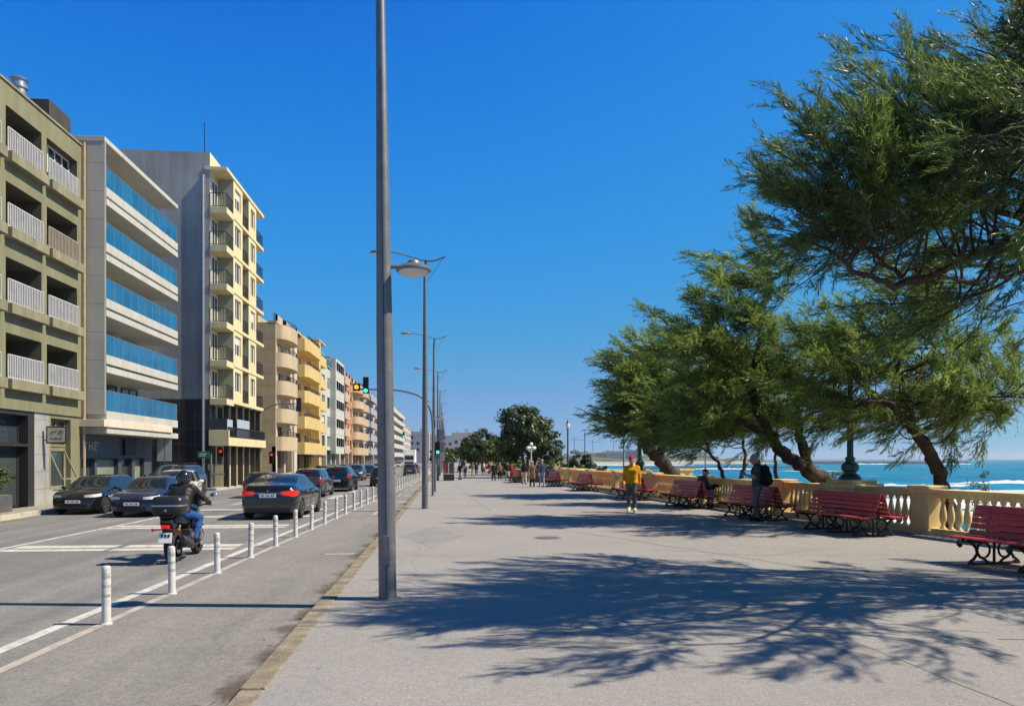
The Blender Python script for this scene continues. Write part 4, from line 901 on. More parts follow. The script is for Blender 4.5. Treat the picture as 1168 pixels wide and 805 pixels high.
# ------------------------------------------------------------------ green promenade lamps
def lantern(t, z, r=.17):
    b = MB(); b.lathe([(.05, z), (.09, z+.06), (.06, z+.10), (.10, z+.14)], 12); b.lathe([(r*.9, z+.5), (r*.75, z+.56), (r*.3, z+.66), (.03, z+.72), (0, z+.82)], 12); k = b.build('lantern', M_green, t, smooth=40)
    b = MB(); b.lathe([(r*.5, z+.13), (r*.95, z+.27), (r*1.02, z+.38), (r*.88, z+.5)], 14); b.build('globe', M_lampglass, k, smooth=60)
def green_lamp(x, y, z, H, lab, s=1.):
    t = thing('lamp_post', lab, 'lamp post', (x, y, z), 0, 'green promenade lamps')
    b = MB(); b.lathe([(.29*s, 0), (.29*s, .05), (.25*s, .08), (.23*s, .12), (.15*s, .17), (.15*s, .2), (.205*s, .24), (.225*s, .32), (.205*s, .40), (.12*s, .47), (.11*s, .52), (.13*s, .54), (.13*s, .57), (.1*s, .6)], 20); b.build('base', M_green, t, smooth=35)
    b = MB(); n = 20; vs = []
    for z_ in (.58, 1.2, H*.6, H):
        rr_ = lerp(.088, .062, z_/H)*s
        for j in range(n): q = rr_*(1 if j % 2 else .86); vs.append((q*math.cos(2*PI*j/n), q*math.sin(2*PI*j/n), z_))
    b.add(vs, [(i*n+j, i*n+(j+1) % n, (i+1)*n+(j+1) % n, (i+1)*n+j) for i in range(3) for j in range(n)]+[tuple(range(3*n, 4*n))])
    b.lathe([(.1*s, 1.18), (.115*s, 1.22), (.1*s, 1.26)], 14); b.build('post', M_green, t); lantern(t, H, .18*s); return t
green_lamp(wallX(18.75)+.14, 18.75, 1.15, 3.0, 'big dark green fluted lamp post rising from the wall plinth into the trees')
green_lamp(wallX(34.6)+.14, 34.6, 1.15, 3.1, 'dark green lamp post behind the man in yellow, its top lost in leaves')
green_lamp(8.5, 52.2, .05, 3.65, 'slim dark green lamp with a clear globe at the end of the balustrade', .8)
t = thing('lamp_post', 'pale lamp post with a cluster of white globes before the big round tree', 'lamp post', (6.7, 59.3, 0), 0, 'green promenade lamps'); b = MB(); b.lathe([(.14, 0), (.14, .3), (.06, .4), (.045, 2.5), (.0, 2.75)], 12)
for k in range(4): a = k*PI/2+.4; b.tube([(0, 0, 2.3), (.2*math.cos(a), .2*math.sin(a), 2.28), (.3*math.cos(a), .3*math.sin(a), 2.4)], .02, 6)
b.build('post', mat('pale post', (.5, .5, .5), .5, .1, 4), t, smooth=50)
for k in range(5): a = k*PI/2+.4; b = MB(); b.ball((.3*math.cos(a), .3*math.sin(a), 2.55) if k < 4 else (0, 0, 2.86), .15, 0, 12); b.build('globe', M_lampglass, t, smooth=80)
for x, y, z, h, lab in ((13.6, 73, -.3, 4.6, 'thin grey pole with a small lamp over the pointed shrub'), (12.6, 52.5, -.3, 4.9, 'slim blue-grey pole left of the green lamp behind the man in yellow'), (15.6, 60, -.3, 5.0, 'slim blue-grey pole right of the green lamp behind the man in yellow'), (20.2, 57, -1., 4, 'thin dark pole between the thin bent stems and the twisted trunk')):
    t = thing('slim_pole', lab, 'pole', (x, y, z), 0, 'slim poles beyond the wall'); b = MB(); b.lathe([(.06, 0), (.05, h), (0, h+.02)], 10); b.build('post', mat('blue grey pole', (.13, .17, .21), .5, .1), t, smooth=40); b = MB(); b.bar((0, 0, h-.1), (.35, 0, h-.05), .05, .05); b.ball((.42, 0, h-.06), .1, 0, 8); b.build('lamp', M_pole, t)

# ------------------------------------------------------------------ kiosk and small things on the promenade
t = thing('kiosk', 'small glazed kiosk with a red poster, by the far street lights', 'kiosk', (.12, 58.2, 0)); b = MB(); b.box(-.42, .42, -.3, .6, 0, .5); b.box(-.47, .47, -.36, .66, 1.42, 1.54)
for x in (-.42, .38): b.box(x, x+.05, -.303, -.25, .5, 1.42); b.box(x, x+.05, .55, .603, .5, 1.42)
b.build('frame', M_dk if 'M_dk' in globals() else M_frame_d, t, bevel=.01); b = MB(); b.box(-.36, -.02, -.28, -.26, .55, 1.38); b.build('poster', mat('red poster', (.42, .05, .05), .4, .35, 9), t); b = MB(); b.box(.02, .36, -.28, -.26, .55, 1.38); b.box(-.39, -.37, -.2, .5, .52, 1.4); b.build('pane', M_glass2, t)
t = thing('manhole_cover', 'dark round iron manhole cover set in the promenade', 'manhole cover', (2.15, 15.9, 0)); b = MB(); b.lathe([(.30, .0), (.30, .006), (.0, .0065)], 24); b.build('rim', M_cover, t); b = MB(); b.lathe([(.25, .007), (.25, .012), (0, .0125)], 24); b.build('lid', M_iron2, t)
for x, y, h, w_, lab in ((2.6, 132, 3.6, .9, 'dark square stone pillar of the far monument, left one'), (4.6, 132.5, 3.2, 1.0, 'dark square stone pillar of the far monument, right one')):
    t = thing('stone_pillar', lab, 'monument', (x, y, 0), 0, 'pillars of the far monument'); b = MB(); b.box(-w_*.8, w_*.8, -.8, .8, 0, .5); b.box(-w_/2, w_/2, -.5, .5, .5, h); b.box(-w_*.62, w_*.62, -.6, .6, h, h+.25); b.build('shaft', mat('grey granite', (.16, .17, .18), .8, .2, 2), t, bevel=.03); b = MB(); b.lathe([(.3, h+.25), (.34, h+.6), (.2, h+1.0), (.0, h+1.15)], 8); b.build('finial', M_stone_dark, t, smooth=50)
# ------------------------------------------------------------------ buildings
W_olive = mat('olive render', (.20, .20, .12), .8, .08, .7, .15, 30, dirt=(.145, .14, .095), dscale=.5, damt=.6, streak=.13)
W_ledge = mat('olive ledge', (.24, .23, .15), .8, .10, 1.5, .15, 30, dirt=(.16, .145, .10), dscale=1.2, damt=.7, streak=.2)
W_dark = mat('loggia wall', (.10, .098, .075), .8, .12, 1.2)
W_stone = tiles('grey stone cladding', (.33, .33, .32), (.29, .29, .285), .9, .62, .008, .16)
W_panel = tiles('greige metal panels', (.46, .45, .40), (.445, .435, .39), 30, 1.13, .012, .06, .45, 'X', (.25, .24, .2))
W_whitep = mat('white fascia', (.47, .465, .425), .55, .05, .8, dirt=(.35, .335, .29), dscale=.7, damt=.55, streak=.1)
W_conc = mat('grey gable render', (.35, .34, .325), .85, .16, .35, .25, 8, dirt=(.25, .245, .24), dscale=.25, damt=.75, streak=.16)
W_black = tiles('black polished tiles', (.022, .023, .026), (.034, .035, .038), .85, .85, .012, .25, .22, 'X', (.08, .08, .08))
W_cream = mat('pale yellow render', (.64, .56, .33), .75, .05, .6, dirt=(.52, .45, .26), dscale=.6, damt=.5, streak=.12)
W_cream_shade = mat('shaded cream render', (.30, .31, .24), .8, .08, .8)  # cream render with the shade of the returns and recess painted in
W_tan = tiles('tan cladding', (.50, .38, .22), (.47, .36, .21), 1.6, .95, .012, .10, .6, 'X', (.22, .16, .08))
W_tan2 = mat('pale tan render', (.47, .38, .255), .75, .07, .8, streak=.12)
W_yel5 = mat('warm yellow render', (.58, .43, .175), .75, .07, .7, dirt=(.46, .33, .14), dscale=.6, damt=.5, streak=.12)
W_white6 = mat('pale green white render', (.45, .47, .42), .7, .06, .7)
W_pink = mat('salmon render', (.46, .20, .115), .75, .08, .7, streak=.14)
W_peach = mat('peach render', (.47, .35, .24), .75, .08, .7, streak=.14)
W_greyb = mat('blue grey render', (.30, .31, .34), .8, .08, .4)
W_offw = mat('off white render', (.48, .46, .42), .8, .06, .4, streak=.12)
W_lilac = mat('distant grey render', (.42, .40, .42), .85, .08, .15)
M_blueglass = mat('blue tinted balcony glass', (.014, .15, .31), .04, .3, .5, spec=.9, alpha=.66)
M_slatefront = mat('slate blue shopfront', (.06, .07, .09), .45, .1, 2)
M_conc_col = mat('dark column', (.028, .026, .026), .5, .2, 3)

def facade(b, X, ys, zs, opens, depth, mi=0, back=None, rev=None):
    """wall plane facing +x at X, with real recesses for the open cells; back: material of the recess back"""
    rev = mi if rev is None else rev; ny, nz = len(ys)-1, len(zs)-1
    for i in range(ny):
        for j in range(nz):
            y0, y1, z0, z1 = ys[i], ys[i+1], zs[j], zs[j+1]
            if (i, j) not in opens: b.quad((X, y0, z0), (X, y1, z0), (X, y1, z1), (X, y0, z1), mi); continue
            Xb = X-depth
            if back is not None: b.quad((Xb, y0, z0), (Xb, y1, z0), (Xb, y1, z1), (Xb, y0, z1), back)
            if (i-1, j) not in opens: b.quad((X, y0, z0), (X, y0, z1), (Xb, y0, z1), (Xb, y0, z0), rev)
            if (i+1, j) not in opens: b.quad((X, y1, z0), (Xb, y1, z0), (Xb, y1, z1), (X, y1, z1), rev)
            if (i, j-1) not in opens: b.quad((X, y0, z0), (Xb, y0, z0), (Xb, y1, z0), (X, y1, z0), rev)
            if (i, j+1) not in opens: b.quad((X, y0, z1), (X, y1, z1), (Xb, y1, z1), (Xb, y0, z1), rev)
def shell(b, X0, X1, Y0, Y1, z0, z1, mi=0, near=None):
    """the rest of the block: gables, roof, rear (front is left to facade)"""
    m = mi if near is None else near
    b.quad((X0, Y0, z0), (X1, Y0, z0), (X1, Y0, z1), (X0, Y0, z1), m); b.quad((X0, Y1, z0), (X0, Y1, z1), (X1, Y1, z1), (X1, Y1, z0), mi)
    b.quad((X0, Y0, z1), (X1, Y0, z1), (X1, Y1, z1), (X0, Y1, z1), mi); b.quad((X0, Y0, z0), (X0, Y0, z1), (X0, Y1, z1), (X0, Y1, z0), mi)
def window(par, X, y0, y1, z0, z1, fm, mull=1, bars=0, glass=None, blind=0., f=.06, name='window'):
    b = MB(); t = .05
    b.box(X, X+t, y0, y1, z0, z0+f); b.box(X, X+t, y0, y1, z1-f, z1); b.box(X, X+t, y0, y0+f, z0+f, z1-f); b.box(X, X+t, y1-f, y1, z0+f, z1-f)
    for k in range(1, mull+1): y = lerp(y0, y1, k/(mull+1)); b.box(X+.002, X+t-.003, y-f*.45, y+f*.45, z0+f, z1-f)
    for k in range(1, bars+1): z = lerp(z0, z1, k/(bars+1)); b.box(X+.004, X+t-.006, y0+f, y1-f, z-f*.4, z+f*.4)
    w = b.build(name, fm, par, world=True)
    b = MB(); b.box(X+.01, X+.02, y0+f*.5, y1-f*.5, z0+f*.5, z1-f*.5); o = b.build('pane', glass or M_glass, None); o.parent = w
    if par is not None: 
        off_ = origin(par); o.data.transform(Matrix.Translation(-off_))
    if blind > 0:
        b = MB(); b.box(X+.025, X+.035, y0+f, y1-f, lerp(z1, z0, blind), z1-f); o = b.build('blind', M_blind, None); o.parent = w; o.data.transform(Matrix.Translation(-origin(par)))
    return w
def railing(par, pts, z0, z1, m, gap=.12, r=.012, name='railing', top=.03):
    b = MB()
    for a, c in zip(pts[:-1], pts[1:]):
        a = Vector((*a, 0)); c = Vector((*c, 0)); L = (c-a).length; n = max(1, int(L/gap))
        b.bar(a+Vector((0, 0, z1)), c+Vector((0, 0, z1)), top*1.3, top); b.bar(a+Vector((0, 0, z0+.06)), c+Vector((0, 0, z0+.06)), top*.9, top*.9)
        for i in range(n+1): p = a.lerp(c, i/n); b.box(p.x-r, p.x+r, p.y-r, p.y+r, z0, z1-.01)
    return b.build(name, m, par, world=True)

# ---- olive block with loggias
X = -14.5
t1 = thing('apartment_building', 'olive green apartment block with deep shaded loggias, nearest on the left', 'building', (X, 24, 0))
pil = [14.35, 16.6, 16.95, 19.2, 19.55, 21.75, 22.1, 23.3+.0, 23.62, 25.55, 25.92, 28.1, 28.45, 30.68, 31.02]
ys = [13.9]+pil; bays = [(a, c) for a, c in zip(pil[:-1:2], pil[1::2])]
zl = [(4.35+2.5*k, 5.87+2.5*k) for k in range(4)]; zs = [3.35]+[z for p in zl for z in p]+[14.15]
opens = {(i, j) for i in range(1, len(ys)-1, 2) for j in (1, 3, 5, 7)}
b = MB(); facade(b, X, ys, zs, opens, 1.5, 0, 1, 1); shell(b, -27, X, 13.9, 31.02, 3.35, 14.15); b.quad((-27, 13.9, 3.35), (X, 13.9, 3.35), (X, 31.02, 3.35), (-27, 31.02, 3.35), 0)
b.box(-26.8, X-.25, 14.1, 30.8, 14.15, 14.17); b.build('wall', [W_olive, W_dark], t1, world=True)
for a, c in bays:
    if c < 22: continue
    for z0, z1 in zl: b = MB(); b.box(X+.002, X+.26, a-.08, c+.04, z0-.36, z0-.01); b.build('ledge', W_ledge, t1, world=True, bevel=.015)
b = MB(); b.box(X+.002, X+.05, 13.9, 31.02, 14.12, 14.2); b.box(X-.3, X+.002, 13.9, 31.02, 14.15, 14.202); b.build('coping', W_ledge, t1, world=True)
M_rail_t = mat('tan railing', (.34, .29, .22), .6, .1, 3)
for bi, (a, c) in enumerate(bays):
    if c < 22: continue
    for k, (z0, z1) in enumerate(zl):
        last = a > 28.2
        railing(t1, [(X+.06, a+.02), (X+.06, c-.02)], z0-.01, z0+.80, M_rail_t if (last and k == 2) else M_rail_w, .10, .019, top=.032)
        window(t1, X-1.49, a+.15, lerp(a, c, .62), z0+.02, z0+1.3, M_frame_d, 1)
        if last and k == 3: window(t1, X-.35, lerp(a, c, .28), c, z0+.5, z1, M_frame_w, 2)
b = MB(); b.box(X-1.488, X-1.46, 26.75, 27.75, zl[0][0]+.35, zl[0][0]+1.3); b.build('tile_panel', tiles('blue and white tile panel', (.50, .52, .55), (.20, .27, .42), .16, .16, .01, .3, .3, 'Y'), t1, world=True)
# ground floor
b = MB(); gy = [13.9, 22.2, 23.6, 24.9, 26.0, 27.35, 27.75, 28.72, 28.85, 30.3, 31.02]
facade(b, X-.06, gy, [.03, .55, 2.12, 2.22, 3.2, 3.352], {(1, 0), (1, 1), (1, 3), (3, 0), (3, 1), (3, 3), (4, 0), (4, 1), (4, 3), (8, 1), (8, 2), (8, 3)}, .35, 0, None, 0)
b.m = [0 if True else 1]*len(b.m)
for q, f_ in enumerate(b.f):
    c = sum((Vector(b.v[i]) for i in f_), Vector((0, 0, 0)))
    c = c/len(f_)
    b.m[q] = 1 if 27.75 < c.y < 28.73 or (28.7 < c.y and c.z < .56) else (2 if c.y > 30.31 or c.y > 28.73 else 0)
b.build('ground_floor_wall', [M_conc_col, W_stone, W_olive], t1, world=True)
for a, c in ((22.2, 23.6), (24.9, 26.0)): window(t1, X-.42, a, c, .03, 2.12, M_frame_d, 1, 0, M_glass2, f=.09, name='door'); window(t1, X-.42, a, c, 2.22, 3.2, M_frame_d, 1)
window(t1, X-.42, 26.0, 27.35, .03, 2.12, M_frame_d, 0, 1, M_glass2, f=.09, name='door'); window(t1, X-.42, 26, 27.35, 2.22, 3.2, M_frame_d, 0)
window(t1, X-.30, 28.85, 30.3, 2.15, 3.2, W_ledge, 1, 0, M_glass2, f=.09); window(t1, X-.30, 28.85, 30.3, .55, 2.12, W_ledge, 0, 0, M_glass2, f=.13)
b = MB()
for y0 in (28.95, 30.1): b.bar((X-.2, y0, 2.0), (X+.28, y0, .95), .05, .05)
b.bar((X+.28, 28.95, .95), (X+.28, 30.1, .95), .05, .05); b.build('tilted_sash', W_ledge, t1, world=True)
b = MB(); b.tube([(X+.09, 31.06, .1), (X+.09, 31.06, 14.3)], .055, 8); b.build('drainpipe', mat('tan pipe', (.42, .30, .18), .6, .15, 4), t1, world=True, smooth=40)
b = MB(); b.lathe([(.24, 14.1), (.24, 15.2), (.29, 15.22), (.29, 15.32), (.24, 15.36), (.24, 15.5), (.30, 15.52), (.2, 15.62), (0, 15.64)], 16, (-15.6, 28.7, 0)); b.tube([(-15.5, 29.6, 14.1), (-15.5, 29.6, 14.75), (-15.3, 29.6, 14.8)], .06, 8); b.build('chimney', M_metal, t1, world=True, smooth=40)
b = MB(); b.box(-16.7, -14.85, 29.3, 30.9, 14.17, 15.15); b.build('roof_hut', mat('dark roof hut', (.05, .045, .04), .8, .2, 2), t1, world=True)
ts = thing('hanging_sign', 'small square framed sign with a bird-like swoosh, hanging over the pavement on the olive block', 'sign', (X+.06, 28.3, 2.55)); b = MB(); b.box(.02, .72, -.06, .06, -.30, .32); b.box(-.06, .06, -.02, .02, -.2, -.16); b.build('frame', M_frame_d, ts, bevel=.01)
b = MB(); b.box(.07, .67, -.067, -.06, -.25, .27); b.build('face', mat('sign face', (.50, .47, .36), .5, .06, 4), ts)
b = MB(); b.tube([(.16, -.07, .08), (.28, -.07, .14), (.36, -.07, .12), (.42, -.07, .18)], .013, 5); b.tube([(.42, -.07, .02), (.50, -.07, .16), (.58, -.07, .17), (.60, -.07, .06)], .012, 5)
for k in range(7): b.box(.17+.06*k, .205+.06*k, -.071, -.067, -.15, -.11+.02*(k % 3 == 0))
b.build('lettering', M_frame_d, ts)

# ---- white block with blue glass balconies
X = -13.7; t2 = thing('apartment_building', 'white apartment block with long blue glass balconies', 'building', (X, 35, 0)); YA, YB = 31.2, 39.35
b = MB(); b.box(-26, -15.3, YA, 38.7, 2.75, 14.3); b.build('wall', W_whitep, t2, world=True)
b = MB(); b.box(-15.298, X, YA, YA+.16, 3.5, 14.5); b.box(-26, -15.302, YA-.004, YA+.16, 3.5, 14.2); b.build('side_panel', W_panel, t2, world=True)
b = MB(); b.box(-15.296, X+.02, YA-.02, YB, 14.42, 14.62); b.build('roof_slab', W_whitep, t2, world=True, bevel=.01)
tops = [13.46, 11.22, 8.97, 6.70, 4.43]
for k, zt in enumerate(tops):
    zb = zt-.80
    b = MB(); b.box(-15.297, X+.012, YA+.165, YB, zb-.36, zb); b.build('balcony_slab', W_whitep, t2, world=True, bevel=.008)
    b = MB(); b.box(-15.297, X+.016, YA+.165, YB+.002, zb-.72, zb-.46) if k < 4 else None
    if k < 4: b.build('ceiling_slab', W_whitep, t2, world=True, bevel=.008)
    b = MB(); n = 10
    for i in range(n): a, c = lerp(YA+.2, YB-.02, i/n), lerp(YA+.2, YB-.02, (i+1)/n); b.box(X-.05, X-.035, a+.025, c-.025, zb+.003, zt)
    b.box(-15.2, X-.05, YB-.04, YB-.025, zb+.003, zt); b.build('glass_balustrade', M_blueglass, t2, world=True)
    b = MB()
    for i in range(n+1): y = lerp(YA+.2, YB-.02, i/n); b.box(X-.055, X-.03, y-.02, y+.02, zb, zt+.01)
    b.box(X-.06, X-.025, YA+.2, YB-.02, zt+.01, zt+.035); b.build('rail', M_metal, t2, world=True)
    for a, c in ((31.5, 33.6), (34.2, 36.0), (36.5, 38.3)): window(t2, -15.29, a, c, zb+.01, zb+1.42, M_frame_d, 1, blind=.0 if (k+int(a)) % 3 else .45, f=.05, name='balcony_door')
b = MB(); b.box(-15.3, X+.1, YA-.25, YB-1.0, 2.98, 3.27); b.build('corrugated_band', mat('stained cream band', (.62, .54, .42), .7, .12, 2, dirt=(.46, .34, .22), dscale=3, damt=.5), t2, world=True, bevel=.01)
b = MB(); b.box(-15.3, X+.03, YA+.16, YB, 2.72, 2.975); b.build('canopy_slab', W_whitep, t2, world=True, bevel=.01)
Xs = -14.7; gy = [31.1, 31.4, 32.6, 32.8, 34.85, 35.2, 36.3, 36.6, 37.7, 38.7]
b = MB(); facade(b, Xs, gy, [.03, .12, .35, 1.72, 2.72], {(1, 1), (1, 2), (3, 2), (3, 1), (5, 2), (7, 2)}, .22, 0, None, 0); b.quad((Xs, 38.7, .03), (-26, 38.7, .03), (-26, 38.7, 2.72), (Xs, 38.7, 2.72)); b.quad((-26, 31.1, .03), (Xs, 31.1, .03), (Xs, 31.1, 2.72), (-26, 31.1, 2.72)); b.build('shopfront', M_slatefront, t2, world=True)
M_shopwin = mat('pale papered shop window', (.20, .24, .20), .15, .2, .6, spec=.7)
window(t2, Xs-.2, 31.4, 32.6, .12, 1.72, M_frame_d, 1, 0, M_glass2, name='door'); window(t2, Xs-.2, 32.8, 34.85, .12, 1.72, M_frame_d, 0, 0, M_shopwin); window(t2, Xs-.2, 35.2, 36.3, .35, 1.72, M_frame_d, 0, 0, M_glass2); window(t2, Xs-.2, 36.6, 37.7, .35, 1.72, M_frame_d, 0, 0, M_shopwin)
text_mesh("THE'", .52, .015, 'lettering', M_rail_w, t2, Vector((Xs+.02, 32.25, 2.2))-origin(t2), (R(90), 0, R(90)), 1.35)
b = MB(); b.box(Xs+.01, Xs+.12, 35.3, 36.5, 1.85, 2.6); b.build('sign_box', M_black, t2, world=True, bevel=.01)
b = MB(); b.box(-20, -19.4, 36, 36.6, 14.3, 15.6); b.build('vent', W_whitep, t2, world=True)

# ---- tall block: grey gable, pale yellow front
XM, XI, Y0 = -12.78, -13.7, 44.55
t3 = thing('apartment_building', 'tall seven storey block with a bare grey gable and pale yellow balconies', 'building', (XI, 50, 0))
Ya, Yb, Yc, Yd, Ye = 46.0, 48.0, 49.45, 51.35, 53.0
b = MB(); shell(b, -27, XI, Y0, Ye-.1, 5.15, 19.45); b.quad((XI, Y0, 5.15), (XI, Ya, 5.15), (XI, Ya, 19.45), (XI, Y0, 19.45), 1); b.quad((XI, Ya, 18.6), (XI, Ye-.1, 18.6), (XI, Ye-.1, 19.45), (XI, Ya, 19.45), 1)
b.build('gable_wall', [W_conc, W_cream], t3, world=True)
b = MB(); b.box(-27, XI+.02, Y0-.03, Y0+1, .03, 5.15); b.build('tiled_base', W_black, t3, world=True)
FL = [5.2+2.22*k for k in range(6)]          # floor slab tops
zs = [5.2]
for z in FL: zs += [z+.55, z+1.75, z+2.22]
zs[-1] = 18.42
ys = [Ya, Ya+.35, Yb-.4, Yb, Yc, Yc+.5, Yd-.35, Yd]; op = set()
for k in range(6): op |= {(1, 1+3*k), (5, 1+3*k)}
b = MB(); facade(b, XM, ys[:4], zs, {(i, j) for i, j in op if i < 3}, .14, 0); facade(b, XM, ys[4:], zs, {(i-4, j) for i, j in op if i > 3}, .14, 0)
b.quad((XI, Ya, 5.2), (XM, Ya, 5.2), (XM, Ya, 18.42), (XI, Ya, 18.42), 1)                       # return beside the corner balconies, its shade put into the darker colour
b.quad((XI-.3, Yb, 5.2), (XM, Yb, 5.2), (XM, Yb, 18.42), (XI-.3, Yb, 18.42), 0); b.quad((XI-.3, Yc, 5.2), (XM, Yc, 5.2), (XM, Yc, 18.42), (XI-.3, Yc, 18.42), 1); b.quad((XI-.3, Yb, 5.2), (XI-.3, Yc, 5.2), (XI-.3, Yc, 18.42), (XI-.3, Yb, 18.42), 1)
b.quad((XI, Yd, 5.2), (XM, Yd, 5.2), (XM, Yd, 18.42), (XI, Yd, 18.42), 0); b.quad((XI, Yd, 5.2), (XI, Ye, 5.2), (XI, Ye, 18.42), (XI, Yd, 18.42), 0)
b.build('front_wall', [W_cream, W_cream_shade], t3, world=True)
b = MB(); b.box(XI-.3, XM+.06, Y0-.05, Ye+.3, 18.42, 18.62); b.build('roof_slab', W_cream, t3, world=True, bevel=.01)
for k, z in enumerate(FL):
    b = MB(); b.box(XI+.002, XM+.04, Y0-.04, Ya-.003, z-.36, z); b.box(XM+.002, XM+.045, Ya, Ye+.25, z-.20, z+.0); b.box(XI+.002, XM+.04, Yd+.003, Ye+.25, z-.2, z-.002); b.box(XI-.298, XM-.002, Yb+.003, Yc-.003, z-.2, z)
    b.build('balcony_slab', W_cream, t3, world=True, bevel=.008)
    railing(t3, [(XI+.02, Y0), (XM-.01, Y0), (XM-.01, Ya-.02)], z, z+.80, M_rail, .14, .009); railing(t3, [(XM-.03, Yb+.02), (XM-.03, Yc-.02)], z, z+.8, M_rail, .14, .009); railing(t3, [(XM-.03, Yd+.02), (XM-.03, Ye+.2), (XI, Ye+.2)], z, z+.8, M_rail, .14, .009)
    window(t3, XI+.003, Y0+.2, Ya-.15, z+.02, z+1.7, M_frame_w, 1, name='balcony_door', f=.07); window(t3, XM-.135, Ya+.35, Yb-.4, z+.55, z+1.75, M_frame_w, 1, blind=.4 if k in (5, 1) else 0); window(t3, XM-.135, Yc+.5, Yd-.35, z+.55, z+1.75, M_frame_w, 1, blind=.55 if k in (2,) else 0)
    window(t3, XI-.295, Yb+.3, Yc-.3, z+.02, z+1.6, M_frame_w, 0, name='balcony_door', f=.07)
# first floor behind dark columns, long terrace, ground floor
b = MB(); b.quad((XI, Y0, .03), (XI, Ye, .03), (XI, Ye, 5.18), (XI, Y0, 5.18), 0); b.box(XI+.01, XM-.44, Y0+.9, Ye-.05, .03, 1.3, 0); b.box(XI+.003, XM, Y0, Ye, 4.98, 5.0, 0); b.quad((XI-.3, Ye, .03), (XM, Ye, .03), (XM, Ye, 5.18), (XI-.3, Ye, 5.18), 0); b.build('lower_wall', W_cream, t3, world=True)
for i, y in enumerate((45.6, 47.1, 48.6, 50.1, 51.6, 52.9)):
    b = MB(); b.box(XM-.42, XM-.14, y-.12, y+.12, .03, 4.98); b.build('column', M_conc_col, t3, world=True)
    if i < 5:
        window(t3, XI+.02, y+.35, y+1.15, 3.5, 4.8, M_frame_d, 0); window(t3, XI+.012, y+.3, y+1.2, 1.35, 2.4, M_frame_d, 0, 0, M_glass)
b = MB(); b.box(XI-.05, XM+.16, Y0-.06, Ye+.35, 2.46, 2.70); b.box(XI-.05, XM+.158, Y0-.06, Y0+.1, 2.70, 3.36); b.box(XM+.02, XM+.157, Y0+.103, Ye+.35, 2.703, 2.95); b.build('terrace', W_cream, t3, world=True, bevel=.01)
railing(t3, [(XM+.09, Y0+.1), (XM+.09, Ye+.3)], 2.95, 3.55, M_rail, .13, .012)
b = MB(); b.box(XI, XM+.05, Y0, Y0+.03, 3.37, 4.05); b.build('glass_screen', M_glass2, t3, world=True); b = MB(); b.box(XM-.0, XM+.03, Y0+.05, Y0+1.2, 3.37, 4.0); b.box(XM+.04, XM+.06, 46.6, 49.4, 3.0, 4.1); b.build('awning_screen', mat('pale blue screen', (.34, .42, .47), .4, .08), t3, world=True)
b = MB(); b.tube([(XI-.35, Y0-.09, .1), (XI-.35, Y0-.09, 18.0), (XI-.35, Y0+.1, 18.2)], .075, 8); b.build('drainpipe', M_metal, t3, world=True, smooth=40)
b = MB(); b.tube([(XI-.4, Y0+.3, 19.4), (XI-.4, Y0+.3, 21.3)], .03, 6); b.build('antenna', M_rail, t3, world=True)

